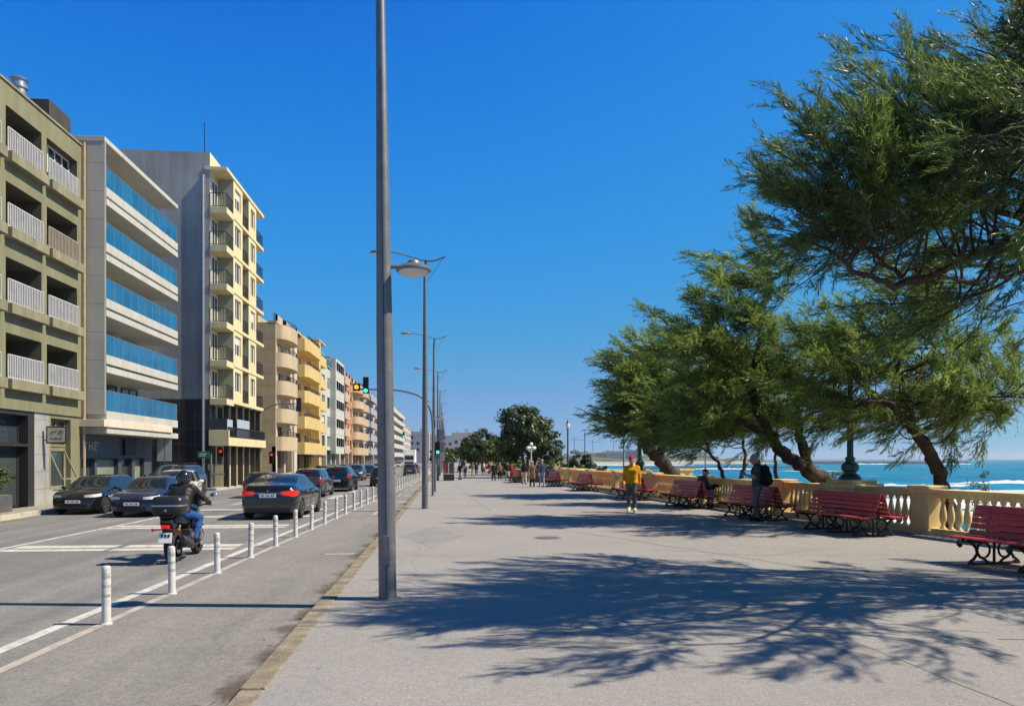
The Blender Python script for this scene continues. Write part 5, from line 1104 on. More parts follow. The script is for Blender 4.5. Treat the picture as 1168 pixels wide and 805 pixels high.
# ---- the rest of the row
def row(label, Y0, Y1, X, H, wm, style, nfl, pitch, zb0, cols, gable=None, win=None, slab=.9, out=.95, part=(0., 1.), body=1.05, bm_=None, roof=None, zg=2.7, fm=None):
    t = thing('apartment_building', label, 'building', (X, (Y0+Y1)/2, 0)); L = Y1-Y0; zs = [zg]; ys = [Y0]; cw_ = L/cols; op = set()
    for c in range(cols): ys += [Y0+cw_*(c+.22), Y0+cw_*(c+.78)]
    ys.append(Y1)
    for k in range(nfl): zs += [zb0+pitch*k+.45, zb0+pitch*k+1.75]
    zs.append(H); op = {(1+2*c, 1+2*k) for c in range(cols) for k in range(nfl)}
    b = MB(); facade(b, X, ys, zs, op, .2, 0); shell(b, X-12, X, Y0, Y1, 0, H, 0, 1 if gable else 0); b.quad((X, Y0, 0), (X, Y1, 0), (X, Y1, .5), (X, Y0, .5), 0); b.box(X-.6, X+.08, Y0-.02, Y1, H, H+.14, 0)
    b.build('wall', [wm, gable or wm], t, world=True)
    for c in range(cols):
        for k in range(nfl): window(t, X-.19, ys[1+2*c], ys[2+2*c], zs[1+2*k], zs[2+2*k], fm or (M_frame_w if (c+k) % 3 else M_frame_d), 1, blind=(.0, .35, .0, .6, 0, .2)[(c*2+k*3) % 6])
    n = max(2, int(L/3.2))
    b = MB(); b.box(X-.35, X-.3, Y0+.1, Y1-.1, .05, zg); b.build('shop_glazing', M_glass2, t, world=True)
    for i in range(n+1): y = lerp(Y0+.25, Y1-.25, i/n); b = MB(); b.box(X-.3, X+.02, y-.25, y+.25, .03, zg); b.build('ground_floor_pier', bm_ or wm, t, world=True)
    a, e = lerp(Y0, Y1, part[0]), lerp(Y0, Y1, part[1])
    for k in range(nfl):
        z = zb0+pitch*k
        if style == 'round':
            nb = max(1, int((e-a)/7.)); w_ = (e-a)/nb
            for q in range(nb):
                c0, c1 = a+q*w_+.1, a+(q+1)*w_-.1; b = MB(); cy = (c0+c1)/2; ry = (c1-c0)/2
                P = [(X+.003, c0)]+[(X+out*math.sin(PI*i/14)**.7, cy-ry*math.cos(PI*i/14)) for i in range(1, 14)]+[(X+.003, c1)]
                b.prism(P, 'z', z-.25, z+body-.25); b.build('balcony', bm_ or wm, t, world=True, smooth=35); railing(t, [(x-.06, y) for x, y in P[2:-2:2]], z+body-.25, z+body+.15, M_rail, .3, .014)
        elif style == 'box':
            b = MB(); P = [(X+.003, a), (X+out*.75, a), (X+out, a+.5), (X+out, e-1.0), (X+out*.6, e), (X+.003, e)]; b.prism(P, 'z', z-.25, z+body-.25); b.build('balcony', bm_ or wm, t, world=True, bevel=.01); railing(t, [(X+out-.08, a+.5), (X+out-.08, e-1)], z+body-.25, z+body+.1, M_rail, .3, .014)
        elif style == 'slab':
            b = MB(); b.box(X+.003, X+out, a, e, z-.18, z+.02); b.box(X+out-.05, X+out, a, e, z+.022, z+slab); b.build('balcony', bm_ or W_offw, t, world=True)
        elif style == 'bay':
            b = MB(); b.box(X+.003, X+out*.6, a, e, z-.3, z+pitch-.32); b.build('bay', bm_ or wm, t, world=True); window(t, X+out*.6-.02, a+.4, e-.4, z+.5, z+1.7, M_frame_w, 3)
    return t
t4 = row('tan tiled block with stacked round-ended balconies, next to the tall grey gable', 61.6, 68.3, -13.8, 12.7, W_tan2, 'round', 5, 2.27, 2.6, 2, W_tan, out=1.0, part=(.02, .85), body=1.15)
b = MB(); b.box(-20, -15.6, 63.2, 66.5, 12.72, 13.6); b.build('roof_hut', W_tan, t4, world=True); railing(t4, [(-14.0, 61.8), (-13.9, 68)], 12.8, 13.5, M_rail, .3, .015)
b = MB(); b.box(-13.798, -13.6, 68.0, 69.2, 0, 13.0); b.build('white_pier', W_offw, t4, world=True)
t5 = row('warm yellow block with five big angular balconies', 69.3, 83.6, -13.8, 13.3, W_yel5, 'box', 5, 2.36, 2.35, 4, None, out=1.15, part=(.0, .55), body=1.1)
for k in range(5):
    z = 2.35+2.36*k; b = MB(); b.box(-13.797, -13.2, 78.6, 83.2, z-.25, z+.75); b.build('balcony', W_yel5, t5, world=True, bevel=.01)
b = MB(); b.box(-13.797, -13.0, 77.3, 78.3, .03, 13.6); b.build('stair_tower', W_yel5, t5, world=True); b = MB(); b.box(-20, -13.2, 78.5, 83, 13.95, 14.1); b.box(-20, -14.4, 78.8, 82.8, 13.3, 13.95); b.build('roof_hut', W_lilac, t5, world=True)
b = MB()
for i in range(6): b.tube([(-15.2, 70+i*.5, 13.4), (-15.2, 70+i*.5, 14.3)], .12, 8)
b.build('vent', M_metal, t5, world=True, smooth=40)
b = MB(); b.prism([(-13.79, 2.55), (-12.3, 1.95), (-12.3, 1.85), (-13.79, 2.0)], 'y', 70.0, 76.5); b.build('awning', M_black, t5, world=True)
t6 = row('pale green and white block with tall glazed bays', 83.7, 98.5, -13.9, 12.4, W_white6, 'bay', 5, 2.28, 2.6, 4, None, out=1.1, part=(.45, .95), bm_=W_white6)
b = MB(); b.box(-13.8, -13.75, 84, 98, 12.55, 13.3); b.build('roof_glass', M_blueglass, t6, world=True)
t7 = row('salmon pink block with a brick red chimney', 98.6, 111, -13.9, 12.7, W_pink, 'slab', 5, 2.3, 2.6, 4, W_peach, out=.5, part=(.1, .5), bm_=W_peach)
b = MB(); b.box(-16.2, -15.2, 98.7, 101.2, 12.7, 15.0); b.build('chimney', mat('brick red', (.38, .12, .06), .85, .15, 3), t7, world=True); b = MB(); b.lathe([(.7, 12.5), (.7, 13.9), (0, 14.0)], 12, (-17.4, 100, 0)); b.build('tank', W_offw, t7, world=True, smooth=40)
row('peach block with rows of round balconies, beyond the salmon one', 111.1, 127, -13.9, 12.2, W_peach, 'round', 5, 2.3, 2.5, 4, None, out=1.2, part=(.0, .9), body=1.1)
row('blue grey block beyond the peach round balconies', 127.1, 143, -13.9, 12.9, W_greyb, 'slab', 5, 2.35, 2.6, 4, None, out=.8, part=(.2, .9), bm_=W_greyb)
row('off white distant block, left of the near pole', 143.1, 160, -13.9, 12.2, W_offw, 'slab', 5, 2.3, 2.6, 4, None, out=.7, part=(.1, .9))
row('distant buff block just hidden by the near pole', 160.1, 178, -13.9, 11.4, W_peach, 'none', 4, 2.5, 2.6, 5, None)
row('distant white block with long white balconies, right of the near pole', 178.1, 214, -14, 14.2, W_offw, 'slab', 6, 2.2, 2.4, 8, None, out=1.1, part=(0, 1))
row('distant grey block after the white balconies', 214.1, 244, -14, 14.6, W_greyb, 'slab', 6, 2.3, 2.4, 6, None, out=.7, part=(0, .8))
row('farthest pale block of the left row', 244.1, 290, -14, 12.5, W_offw, 'none', 5, 2.3, 2.4, 8, None)
def endblock(label, x0, x1, y, h, dp, wm, seed):
    t = thing('city_block', label, 'building', ((x0+x1)/2, y, 0), 0); b = MB(); b.box(x0, x1, y, y+dp, 0, h); b.box(lerp(x0, x1, .55), lerp(x0, x1, .7), y+2, y+6, h, h+1.6); b.box(lerp(x0, x1, .2), lerp(x0, x1, .26), y+2, y+5, h, h+1); b.build('wall', wm, t, world=True); r2 = random.Random(seed)
    z = 2.4
    while z < h-1.8:
        x = x0+1
        while x < x1-1.5:
            if r2.random() < .8: b = MB(); b.box(x, x+1.2, y-.03, y+.05, z, z+1.3); b.build('window', M_farwin, t, world=True)
            x += 2.6
        z += 2.7
    return t
endblock('distant grey block closing the street behind the white lorry', -17, -8, 330, 13.6, 20, W_lilac, 1)
endblock('distant pale lilac block behind the far street lights', -8.1, 2.5, 342, 12.4, 20, W_lilac, 2)
endblock('distant pale block with a stepped roof above the monument', 2, 11.5, 300, 12.2, 18, W_offw, 3)
endblock('low distant block right of the stepped roof one', 11.6, 17, 302, 8.6, 18, W_offw, 4)
# ------------------------------------------------------------------ vehicles (built front to +y)
KIND = {   # top line, belt line as (position 0 rear..1 front, fraction of height); glass stations
 'fastback': dict(L=4.65, W=1.85, H=1.44, top=[(0, .60), (.015, .72), (.05, .765), (.14, .81), (.26, .93), (.38, .99), (.50, 1.), (.58, .975), (.76, .665), (.90, .585), (.97, .49), (1, .36)], belt=[(0, .60), (.06, .70), (.3, .675), (.6, .645), (.76, .63), (.9, .57), (.97, .48), (1, .36)], rw=(.10, .35), ws=(.585, .745), sw=(.22, .70), wb=(.185, .815), bp=.46),
 'hatch': dict(L=4.05, W=1.74, H=1.43, top=[(0, .56), (.012, .68), (.03, .75), (.07, .90), (.12, .975), (.3, 1.), (.5, .99), (.56, .97), (.735, .66), (.89, .60), (.965, .50), (1, .36)], belt=[(0, .56), (.03, .68), (.3, .66), (.6, .63), (.735, .615), (.89, .585), (.965, .49), (1, .36)], rw=(.028, .10), ws=(.565, .72), sw=(.10, .68), wb=(.19, .81), bp=.42),
 'suv': dict(L=4.4, W=1.84, H=1.62, top=[(0, .56), (.01, .66), (.03, .72), (.065, .90), (.10, .97), (.3, 1.), (.5, .99), (.58, .965), (.73, .70), (.89, .635), (.965, .55), (1, .38)], belt=[(0, .56), (.03, .66), (.3, .655), (.6, .635), (.73, .62), (.89, .60), (.965, .53), (1, .38)], rw=(.028, .09), ws=(.585, .72), sw=(.08, .68), wb=(.19, .81), bp=.42),
 'van': dict(L=4.9, W=1.9, H=1.95, top=[(0, .60), (.01, .90), (.03, .975), (.3, 1.), (.6, .995), (.68, .96), (.82, .62), (.93, .54), (.98, .45), (1, .34)], belt=[(0, .58), (.3, .57), (.6, .55), (.82, .53), (.93, .5), (.98, .44), (1, .34)], rw=(.004, .03), ws=(.69, .81), sw=(.45, .76), wb=(.19, .82), bp=.6)}
PLAN = [(0, .80), (.02, .89), (.06, .945), (.15, .985), (.5, 1.), (.82, .985), (.92, .945), (.975, .86), (1, .74)]
def make_car(kind, pnt, label, loc, rz, group=None, scale=.93, lit=False, roofrail=False, plate_txt=None, white_stripe=None, simple=False):
    k = KIND[kind]; L, W, H = k['L'], k['W'], k['H']; wr = .325 if kind != 'suv' else .36
    t = thing('parked_car' if not lit else 'car', label, 'car', loc, rz, group or 'cars on the avenue', scale)
    N = 44 if simple else 72; ss = sorted(set([i/N for i in range(N+1)]+[q+d/L for q in k['wb'] for d in np.linspace(-wr-.06, wr+.06, 13)]+[k['rw'][0], k['rw'][1], k['ws'][0], k['ws'][1], k['sw'][0], k['sw'][1], k['bp']-.008, k['bp']+.008]))
    secs = []
    for s in ss:
        hw = W/2*fine(PLAN, s); top = fine(k['top'], s)*H; belt = min(fine(k['belt'], s)*H, top-.02); gh = max(0, top-belt)
        zb = interp([(0, .26), (.06, .20), (.5, .19), (.94, .19), (1, .24)], s)
        arch = zb
        for q in k['wb']:
            d = (s-q)*L
            if abs(d) < wr+.05: arch = max(arch, wr+math.sqrt(max(0, (wr+.05)**2-d*d))-.02)
        tum = min(1, gh/(.33*H)); rhw = lerp(hw*.90, hw*.69, tum)
        rows = [(hw*.955, max(zb, arch)), (hw*.985, max(lerp(zb, belt, .22), arch+.004)), (hw, max(lerp(zb, belt, .5), arch+.008)), (hw*.995, max(lerp(zb, belt, .74), arch+.012)), (hw*.965, max(belt-.035, arch+.016)), (hw*.935, belt)]
        gz = lambda f: belt+gh*f
        rows += [(lerp(hw*.925, rhw, .08), gz(.07)), (lerp(hw*.925, rhw, .5), gz(.46)), (lerp(hw*.925, rhw, .92), gz(.84)), (rhw*.93, gz(.945)), (rhw*.6, top), (0, top+.012)]
        secs.append([(x, (s-.5)*L, z) for x, z in rows])
    n = len(secs[0]); M = 2*n-1
    V = []
    for r in secs: V += r+[(-x, y, z) for x, y, z in r[-2::-1]]
    body = MB(); glass = {'windscreen': MB(), 'rear_window': MB(), 'side_window': MB(), 'side_window2': MB()}; idx = []
    for i in range(len(ss)-1):
        sm = (ss[i]+ss[i+1])/2
        for j in range(M-1):
            q = [V[i*M+j], V[i*M+j+1], V[(i+1)*M+j+1], V[(i+1)*M+j]]; jj = j if j < n-1 else M-2-j
            gh = (q[1][2]-0); dest = None
            if jj in (6, 7) and k['sw'][0] < sm < k['sw'][1] and not (k['bp']-.008 < sm < k['bp']+.008) and max(p[2] for p in q)-fine(k['belt'], sm)*H > .1: dest = 'side_window' if j < n else 'side_window2'
            elif jj >= 8 and k['ws'][0] < sm < k['ws'][1]: dest = 'windscreen'
            elif jj >= 8 and k['rw'][0] < sm < k['rw'][1]: dest = 'rear_window'
            if jj >= 6 and jj < 8 and (k['ws'][0]+.02 < sm < k['ws'][1]-.03) and not dest: dest = None
            if dest: glass[dest].add(q, [(0, 1, 2, 3)])
            else: idx.append((i*M+j, i*M+j+1, (i+1)*M+j+1, (i+1)*M+j, 1 if jj == 0 and kind == 'suv' else 0))
        idx.append((i*M+M-1, i*M, (i+1)*M, (i+1)*M+M-1, 2))
    body.v = V; body.f = [q[:4] for q in idx]+[tuple(range(M)), tuple(range((len(ss)-1)*M, len(ss)*M))]; body.m = [q[4] for q in idx]+[0, 0]
    body.build('body', [pnt, M_black, M_under], t, smooth=42)
    for nm, g in glass.items():
        if g.f:
            o = g.build(nm.rstrip('2'), M_carglass, t, fix=False); bm = bmesh.new(); bm.from_mesh(o.data); bmesh.ops.remove_doubles(bm, verts=bm.verts, dist=1e-4); bm.to_mesh(o.data); bm.free(); o.data.shade_smooth()
    # wheels
    for q in k['wb']:
        for s in (-1, 1):
            y = (q-.5)*L; x = s*(W/2-.115); b = MB(); b.lathe([(wr*.66, -.1), (wr*.93, -.1), (wr, -.07), (wr, .07), (wr*.93, .1), (wr*.66, .1)], 24, (x, y, wr), 0, 'x'); wh = b.build('wheel', M_rubber, t, smooth=40)
            b = MB(); b.lathe([(wr*.67, .03), (wr*.67, .088), (wr*.60, .09), (wr*.57, .05), (.0, .05)], 24, (x, y, wr), 0, 'x') if s > 0 else b.lathe([(wr*.67, -.03), (wr*.67, -.088), (wr*.60, -.09), (wr*.57, -.05), (0, -.05)], 24, (x, y, wr), 0, 'x')
            for a in range(5): an = 2*PI*a/5+q; b.bar((x+s*.06, y, wr), (x+s*.078, y+math.cos(an)*wr*.6, wr+math.sin(an)*wr*.6), .06, .03)
            b.build('rim', M_rim, wh, smooth=40)
    yr, yf = -L/2, L/2
    def on(s, f): return W/2*fine(PLAN, s)*f
    for s in (-1, 1):
        # tail lamps wrap the rear corner, headlamps the front one
        z0, z1 = (.52*H, .66*H) if kind in ('fastback',) else ((.45*H, .60*H) if kind == 'hatch' else ((.53*H, .66*H) if kind == 'suv' else (.32*H, .58*H)))
        zc = (z0+z1)/2; b = MB(); P = [(q, on(q, 1.006)) for q in (.004, .02, .045, .075)]; vs = []
        for q, x in P:
            h2 = (z1-z0)/2*(1-.35*(q-.004)/.071); vs += [(s*x, (q-.5)*L-.006, zc-h2), (s*x*.992, (q-.5)*L-.006, zc+h2)]
        xi = on(.0, 1)*(.56 if kind == 'fastback' else .82); vs = [(s*xi, yr-.012, zc-(z1-z0)*.28), (s*xi, yr-.012, zc+(z1-z0)*.33)]+[(s*on(0, 1.), yr-.012, zc-(z1-z0)*.46), (s*on(0, .985), yr-.012, zc+(z1-z0)*.47)]+vs
        b.add(vs, [(2*i, 2*i+1, 2*i+3, 2*i+2) for i in range(len(vs)//2-1)]); b.build('taillight', (M_tail if kind == 'fastback' else M_tail_far) if lit else M_tail_off, t, smooth=50)
        z0, z1 = .445*H, .545*H; zc = (z0+z1)/2; b = MB(); vs = [(s*on(1, .62), yf+.012, zc-.05), (s*on(1, .62), yf+.012, zc+.02)]
        for q in (.996, .98, .955, .925, .895):
            u = (1-q)/.1; vs += [(s*on(q, 1.008), (q-.5)*L+.012*(1-u), zc-.062+.03*u), (s*on(q, .985), (q-.5)*L+.008, zc+.045+.035*u)]
        b.add(vs, [(2*i, 2*i+1, 2*i+3, 2*i+2) for i in range(len(vs)//2-1)]); b.build('headlight', M_head, t, smooth=50)
        ym = (k['ws'][1]-.5)*L-.25; b = MB(); b.ball((s*(W/2+.09), ym, fine(k['belt'], .65)*H+.07), 1, 0, 10, (.10, .07, .065)); b.bar((s*(W/2-.08), ym, fine(k['belt'], .65)*H+.02), (s*(W/2+.06), ym, fine(k['belt'], .65)*H+.05), .04, .03); b.build('wing_mirror', pnt, t, smooth=60)
        if not simple:
            b = MB(); x = s*W/2*1.001
            for q in (k['bp']+.02, k['sw'][1]-.02, k['sw'][0]+.08):
                b.bar((s*W/2*fine(PLAN, q)*1.0, (q-.5)*L, .27), (s*W/2*fine(PLAN, q)*.972, (q-.5)*L, fine(k['belt'], q)*H-.03), .012, .008)
            b.build('door_seam', M_under, t)
            for q in (k['bp']+.06, k['bp']-.13): y = (q-.5)*L; b = MB(); b.bar((s*W/2*.998, y, fine(k['belt'], q)*H-.13), (s*W/2*.998, y+.17, fine(k['belt'], q)*H-.13), .035, .03); b.build('door_handle', pnt, t)
    # front: grille and lower intake; rear: valance
    b = MB(); b.box(-.36, .36, yf-.02, yf+.014, .40*H-.02, .455*H); b.box(-.5, .5, yf-.02, yf+.01, .19*H-.02, .27*H); b.build('grille', M_black, t, bevel=.008)
    b = MB(); b.box(-.6*W/2*1.25, .6*W/2*1.25, yr-.012, yr+.03, .27, .38); b.build('rear_valance', M_black, t, bevel=.01)
    for y, s, z in ((yf+.016, 1, .30*H), (yr-.014, -1, (.50*H if kind == 'fastback' else .40*H))):
        b = MB(); b.box(-.26, .26, y-.008, y+.008, z, z+.115); pl = b.build('number_plate', M_plate, t); b = MB()
        for q in range(8):
            if q in (2, 5): continue
            x = -.20+q*.052; b.box(x, x+.030, y+s*.0085-.001, y+s*.0085+.001, z+.03, z+.085)
        b.build('plate_characters', M_black, pl)
    if lit:
        b = MB(); s0 = k['rw'][1]-.02; zt = fine(k['top'], s0)*H; b.box(-.24, .24, (s0-.5)*L-.10, (s0-.5)*L-.05, zt-.035, zt-.002); b.build('brake_light', M_tail if kind == 'fastback' else M_tail_far, t)
    if kind == 'fastback':
        b = MB(); 
        b.box(-.66, .66, yr-.014, yr-.002, .588*H, .598*H)
        b.build('trim_strip', M_chrome, t); b = MB(); b.prism([(-.04, .655*H), (.04, .655*H), (.012, .64*H), (0, .61*H), (-.012, .64*H)], 'y', yr-.014, yr-.002); b.build('badge', M_chrome, t)
    if roofrail:
        for s in (-1, 1): b = MB(); b.tube([(s*.56, -.35*L, H*.975), (s*.56, -.3*L, H*1.03), (s*.56, .02*L, H*1.03), (s*.56, .07*L, H*.98)], .018, 6); b.build('roof_rail', M_black, t, smooth=40)
        for s in (-1, 1): pass
    return t
Z0 = ZR+.001
def pc(o, x, y, lab, rz=None): return place(o, (x, y, Z0), rz, lab)
make_car('fastback', P_black, 'black fastback saloon with lit red tail lamps, driving just ahead of the motorcycle', (-5.2, 24.5, Z0), R(-1), lit=True, scale=.92)
make_car('hatch', P_black, 'black hatchback parked at the kerb, facing the camera, nearest the olive block', (-11.95, 26.7, Z0), PI+R(1), scale=.87)
make_car('suv', P_dgrey, 'dark people carrier with roof rails parked behind the black hatchback', (-12.3, 34.9, Z0), PI+R(-1), roofrail=True, scale=.96)
make_car('hatch', P_blue, 'small dark blue hatchback coming towards the camera behind the rider', (-9.6, 25.4, Z0), PI, scale=.86)
make_car('hatch', P_white, 'white car behind the dark blue hatchback, its roof showing beside the helmet', (-10.75, 30.9, Z0), PI+R(14), scale=.95)
make_car('suv', P_dgrey, 'dark estate car with red tail lamps, ahead of the black saloon', (-6.45, 36.8, Z0), 0, lit=True, scale=.83)
make_car('hatch', P_navy, 'navy car whose roof shows just left above the black saloon', (-8.6, 36.4, Z0), 0, lit=True, scale=.83)
make_car('suv', P_black, 'black car with a pale teal rear window, ahead of the dark estate', (-6.0, 43.0, Z0), 0, lit=True, scale=.86, simple=True)
make_car('hatch', P_grey, 'grey hatchback parked left of the white car in the queue', (-7.9, 48.5, Z0), PI, simple=True, scale=.82)
make_car('hatch', P_white, 'white car in the queue past the dark estate', (-7.9, 55.5, Z0), PI, simple=True, scale=.82)
make_car('suv', P_dgrey, 'dark grey car after the white one in the left queue', (-7.6, 63.0, Z0), PI, simple=True, scale=.82)
make_car('hatch', P_navy, 'navy car just left of the near pole', (-7.4, 72, Z0), PI, simple=True, scale=.82)
make_car('suv', P_black, 'black car mostly hidden behind the foreground pole', (-4.3, 50.2, Z0), 0, lit=True, simple=True, scale=.78)
make_car('suv', P_dgrey, 'dark car driving away alone, between the near pole and the second street light', (-3.75-.2, 81, Z0), 0, lit=True, simple=True, scale=.78)
make_car('hatch', P_dgrey, 'dark car just ahead of the lone dark one', (-4.0, 90, Z0), 0, simple=True, scale=.82)
far = make_car('hatch', P_silver, 'silver car parked far along the left kerb', (-9.5, 92, Z0), PI, simple=True, scale=.82, group='far cars along the left kerb')
for y, x, l in ((104, -9.8, 'second silver car parked far along the left kerb'), (118, -10, 'third silver car far along the left kerb'), (140, -10.2, 'farthest silver car but one along the left kerb'), (158, -10.2, 'farthest silver car along the left kerb')): pc(copy_tree(far), x, y, l)
# parked further up the left kerb, mostly hidden by the queue
fd = make_car('hatch', P_dgrey, 'dark car parked under the warm yellow balconies', (-12.0, 74, Z0), 0, simple=True, scale=.82, group='dark cars parked far along the left kerb')
for y, l in ((80, 'dark car parked under the pale green bays'), (88, 'dark car parked at the salmon block'), (97, 'dark car parked at the peach round balconies')): pc(copy_tree(fd), -12, y, l)
# white lorry
t = thing('lorry', 'white box lorry far down the avenue, facing the camera', 'lorry', (-8.6, 175, Z0), PI); b = MB(); b.box(-1.25, 1.25, -4, 2.2, .9, 3.9); b.build('box', mat('lorry white', (.75, .75, .74), .5, .05), t, bevel=.04); b = MB(); b.box(-1.15, 1.15, 2.25, 4.1, .5, 2.9); b.build('cab', P_white, t, bevel=.12)
b = MB(); b.box(-1.0, 1.0, 4.08, 4.12, 1.6, 2.5); b.build('windscreen', M_carglass, t); b = MB(); b.box(-1.0, 1.0, 4.09, 4.13, .6, 1.1); b.build('grille', M_black, t)
for y in (-2.5, 3.1):
    for s in (-1, 1): b = MB(); b.lathe([(.0, -.14), (.48, -.14), (.5, 0), (.48, .14), (0, .14)], 16, (s*1.05, y, .5), 0, 'x'); b.build('wheel', M_rubber, t, smooth=40)

# ------------------------------------------------------------------ the motorcycle (front to +y, wheel contact at z=0)
def torus(b, c, Rr, r, n=28, k=8, mi=0, axis='x', w=1.):
    vs = []
    for i in range(n):
        a = 2*PI*i/n
        for j in range(k):
            q = 2*PI*j/k; rad = Rr+r*math.cos(q); vs.append((c[0]+w*r*math.sin(q), c[1]+rad*math.cos(a), c[2]+rad*math.sin(a)))
    b.add(vs, [(i*k+j, i*k+(j+1) % k, ((i+1) % n)*k+(j+1) % k, ((i+1) % n)*k+j) for i in range(n) for j in range(k)], mi)
MOTO = Vector((-4.72, 13.35, ZR+.003)); MRZ = R(1)
mc = thing('motorcycle', 'black motorcycle with a big top case, ridden away from the camera', 'motorcycle', MOTO, MRZ, None, .90)
for y, nm, w_ in ((0., 'rear', 1.35), (1.42, 'front', 1.05)):
    b = MB(); torus(b, (0, y, .31), .245, .068, 32, 10, 0, 'x', w_); wh = b.build('wheel', M_rubber, mc, smooth=60)
    b = MB(); torus(b, (0, y, .31), .19, .022, 28, 6); b.lathe([(.05, -.09), (.05, .09)], 12, (0, y, .31), 0, 'x')
    for a in range(6): an = a*PI/3; b.bar((0, y, .31), (0, y+.19*math.cos(an), .31+.19*math.sin(an)), .03, .025)
    b.build('rim', M_black, wh, smooth=50)
    b = MB(); b.lathe([(.06, -.006), (.13, -.006), (.13, .006), (.06, .006)], 24, (.10, y, .31), 0, 'x'); b.build('brake_disc', M_metal, wh, smooth=40)
b = MB(); b.tube([(-.12, 0, .31), (-.13, .35, .42), (-.1, .6, .45)], .035, 8); b.tube([(.12, 0, .31), (.13, .35, .42), (.1, .6, .45)], .035, 8); b.box(-.16, -.11, -.06, .06, .26, .36); b.box(.11, .16, -.06, .06, .26, .36); b.build('swingarm', M_black, mc, smooth=40)
b = MB(); b.box(-.17, .17, .48, .98, .24, .60); b.lathe([(.14, -.22), (.16, -.18), (.16, .18), (.14, .22)], 16, (0, .62, .40), 0, 'x'); b.lathe([(.1, .58), (.13, .62), (.12, .86), (.08, .9)], 14, (0, .82, 0)); b.build('engine', mat('engine casting', (.07, .07, .075), .4, .2, 10, metal=.5), mc, smooth=40, bevel=.015)
b = MB(); b.tube([(0, .1, .74), (0, .5, .76), (0, 1.0, .86), (0, 1.14, .92)], .06, 8); b.tube([(-.11, .5, .45), (-.1, .6, .75)], .03, 6); b.tube([(.11, .5, .45), (.1, .6, .75)], .03, 6); b.tube([(-.1, -.12, .80), (-.13, .25, .74), (-.12, .6, .74)], .02, 6); b.tube([(.1, -.12, .80), (.13, .25, .74), (.12, .6, .74)], .02, 6); b.build('frame', M_black, mc, smooth=50)
b = MB(); b.ball((0, .92, .94), 1, 0, 16, (.19, .30, .16)); b.build('fuel_tank', paint('dark tank paint', (.012, .014, .022)), mc, smooth=60)
b = MB(); P = [(-.32, .86), (-.28, .92), (.05, .90), (.3, .83), (.62, .84), (.66, .78), (.2, .73), (-.25, .79)]; b.prism(P, 'x', -.15, .15); b.build('seat', M_leather, mc, bevel=.035)
b = MB(); b.prism([(-.42, .80), (-.38, .86), (-.12, .84), (-.1, .70), (-.3, .66)], 'x', -.11, .11); b.prism([(-.40, .68), (-.36, .70), (-.30, .42), (-.34, .42)], 'x', -.075, .075); b.build('rear_fender', M_black, mc, bevel=.015)
b = MB(); b.prism([(.18, .52), (.26, .64), (.1, .66), (-.26, .62), (-.29, .60), (-.1, .54)], 'x', -.08, .08); b.build('hugger', M_black, mc, bevel=.01)
b = MB(); b.box(-.075, .075, -.455, -.40, .69, .755); b.build('taillight', M_tail, mc, bevel=.015)
for s in (-1, 1): b = MB(); b.bar((s*.05, -.37, .67), (s*.21, -.39, .67), .02, .02); b.ball((s*.23, -.40, .67), .032, 0, 8); b.build('indicator', mat('amber indicator', (.35, .12, .01), .2, 0) if s > 0 else bpy.data.materials['amber indicator'] if 'amber indicator' in bpy.data.materials else M_tail_off, mc, smooth=60)
b = MB(); b.obox((0, -.425, .52), (.23, .012, .19), Matrix.Rotation(R(-14), 3, 'X')); pl = b.build('number_plate', M_plate, mc); b = MB()
for q in range(3):
    b.obox((-.06+q*.06, -.44+.012, .56), (.035, .006, .055), Matrix.Rotation(R(-14), 3, 'X')); b.obox((-.06+q*.06, -.428+.012, .48), (.035, .006, .055), Matrix.Rotation(R(-14), 3, 'X'))
b.build('plate_characters', M_dgreych if 'M_dgreych' in globals() else M_black, pl)
b = MB(); b.tube([(.16, .62, .24), (.19, .38, .27), (.20, .22, .31)], .032, 8); b.build('exhaust_pipe', M_metal, mc, smooth=50); b = MB(); b.tube([(.21, .40, .30), (.22, .3, .33), (.235, -.16, .46), (.235, -.2, .47)], [.05, .085, .082, .05], 14); b.build('silencer', mat('dark silencer', (.05, .05, .05), .5, .2, 8, metal=.3), mc, smooth=45); b = MB(); b.tube([(.235, -.19, .468), (.236, -.215, .475)], .045, 12); b.build('silencer_tip', M_black, mc, smooth=40)
b = MB()
for s in (-1, 1): b.tube([(s*.10, 1.42, .31), (s*.10, 1.16, .98)], [.035, .028], 8)
b.bar((-.14, 1.17, .93), (.14, 1.17, .93), .08, .04); b.build('front_fork', M_metal, mc, smooth=50)
b = MB(); b.tube([(-.40, .98, 1.06), (-.30, 1.03, 1.07), (-.12, 1.12, 1.02), (.12, 1.12, 1.02), (.30, 1.03, 1.07), (.40, .98, 1.06)], .014, 8); b.build('handlebar', M_black, mc, smooth=50)
b = MB(); 
for s in (-1, 1): b.tube([(s*.42, .95, 1.06), (s*.28, 1.03, 1.07)], .02, 8)
b.build('grip', M_rubber, mc, smooth=40)
for s in (-1, 1): b = MB(); b.tube([(s*.30, 1.03, 1.07), (s*.36, 1.02, 1.2), (s*.44, 1.0, 1.25)], .008, 6); b.ball((s*.46, 1.0, 1.255), 1, 0, 12, (.07, .02, .045)); b.build('mirror', M_chrome if s > 0 else M_black, mc, smooth=60)
b = MB(); b.prism([(1.12, 1.0), (1.32, .98), (1.36, 1.12), (1.2, 1.24), (1.12, 1.3)], 'x', -.16, .16); b.build('fairing', P_black, mc, bevel=.04); b = MB(); b.prism([(1.70, .56), (1.58, .66), (1.38, .69), (1.2, .62), (1.38, .65), (1.56, .62)], 'x', -.07, .07); b.build('front_mudguard', M_black, mc, bevel=.015)
b = MB(); b.box(-.12, .12, -.40, .05, .895, .925); b.build('luggage_rack', M_black, mc)
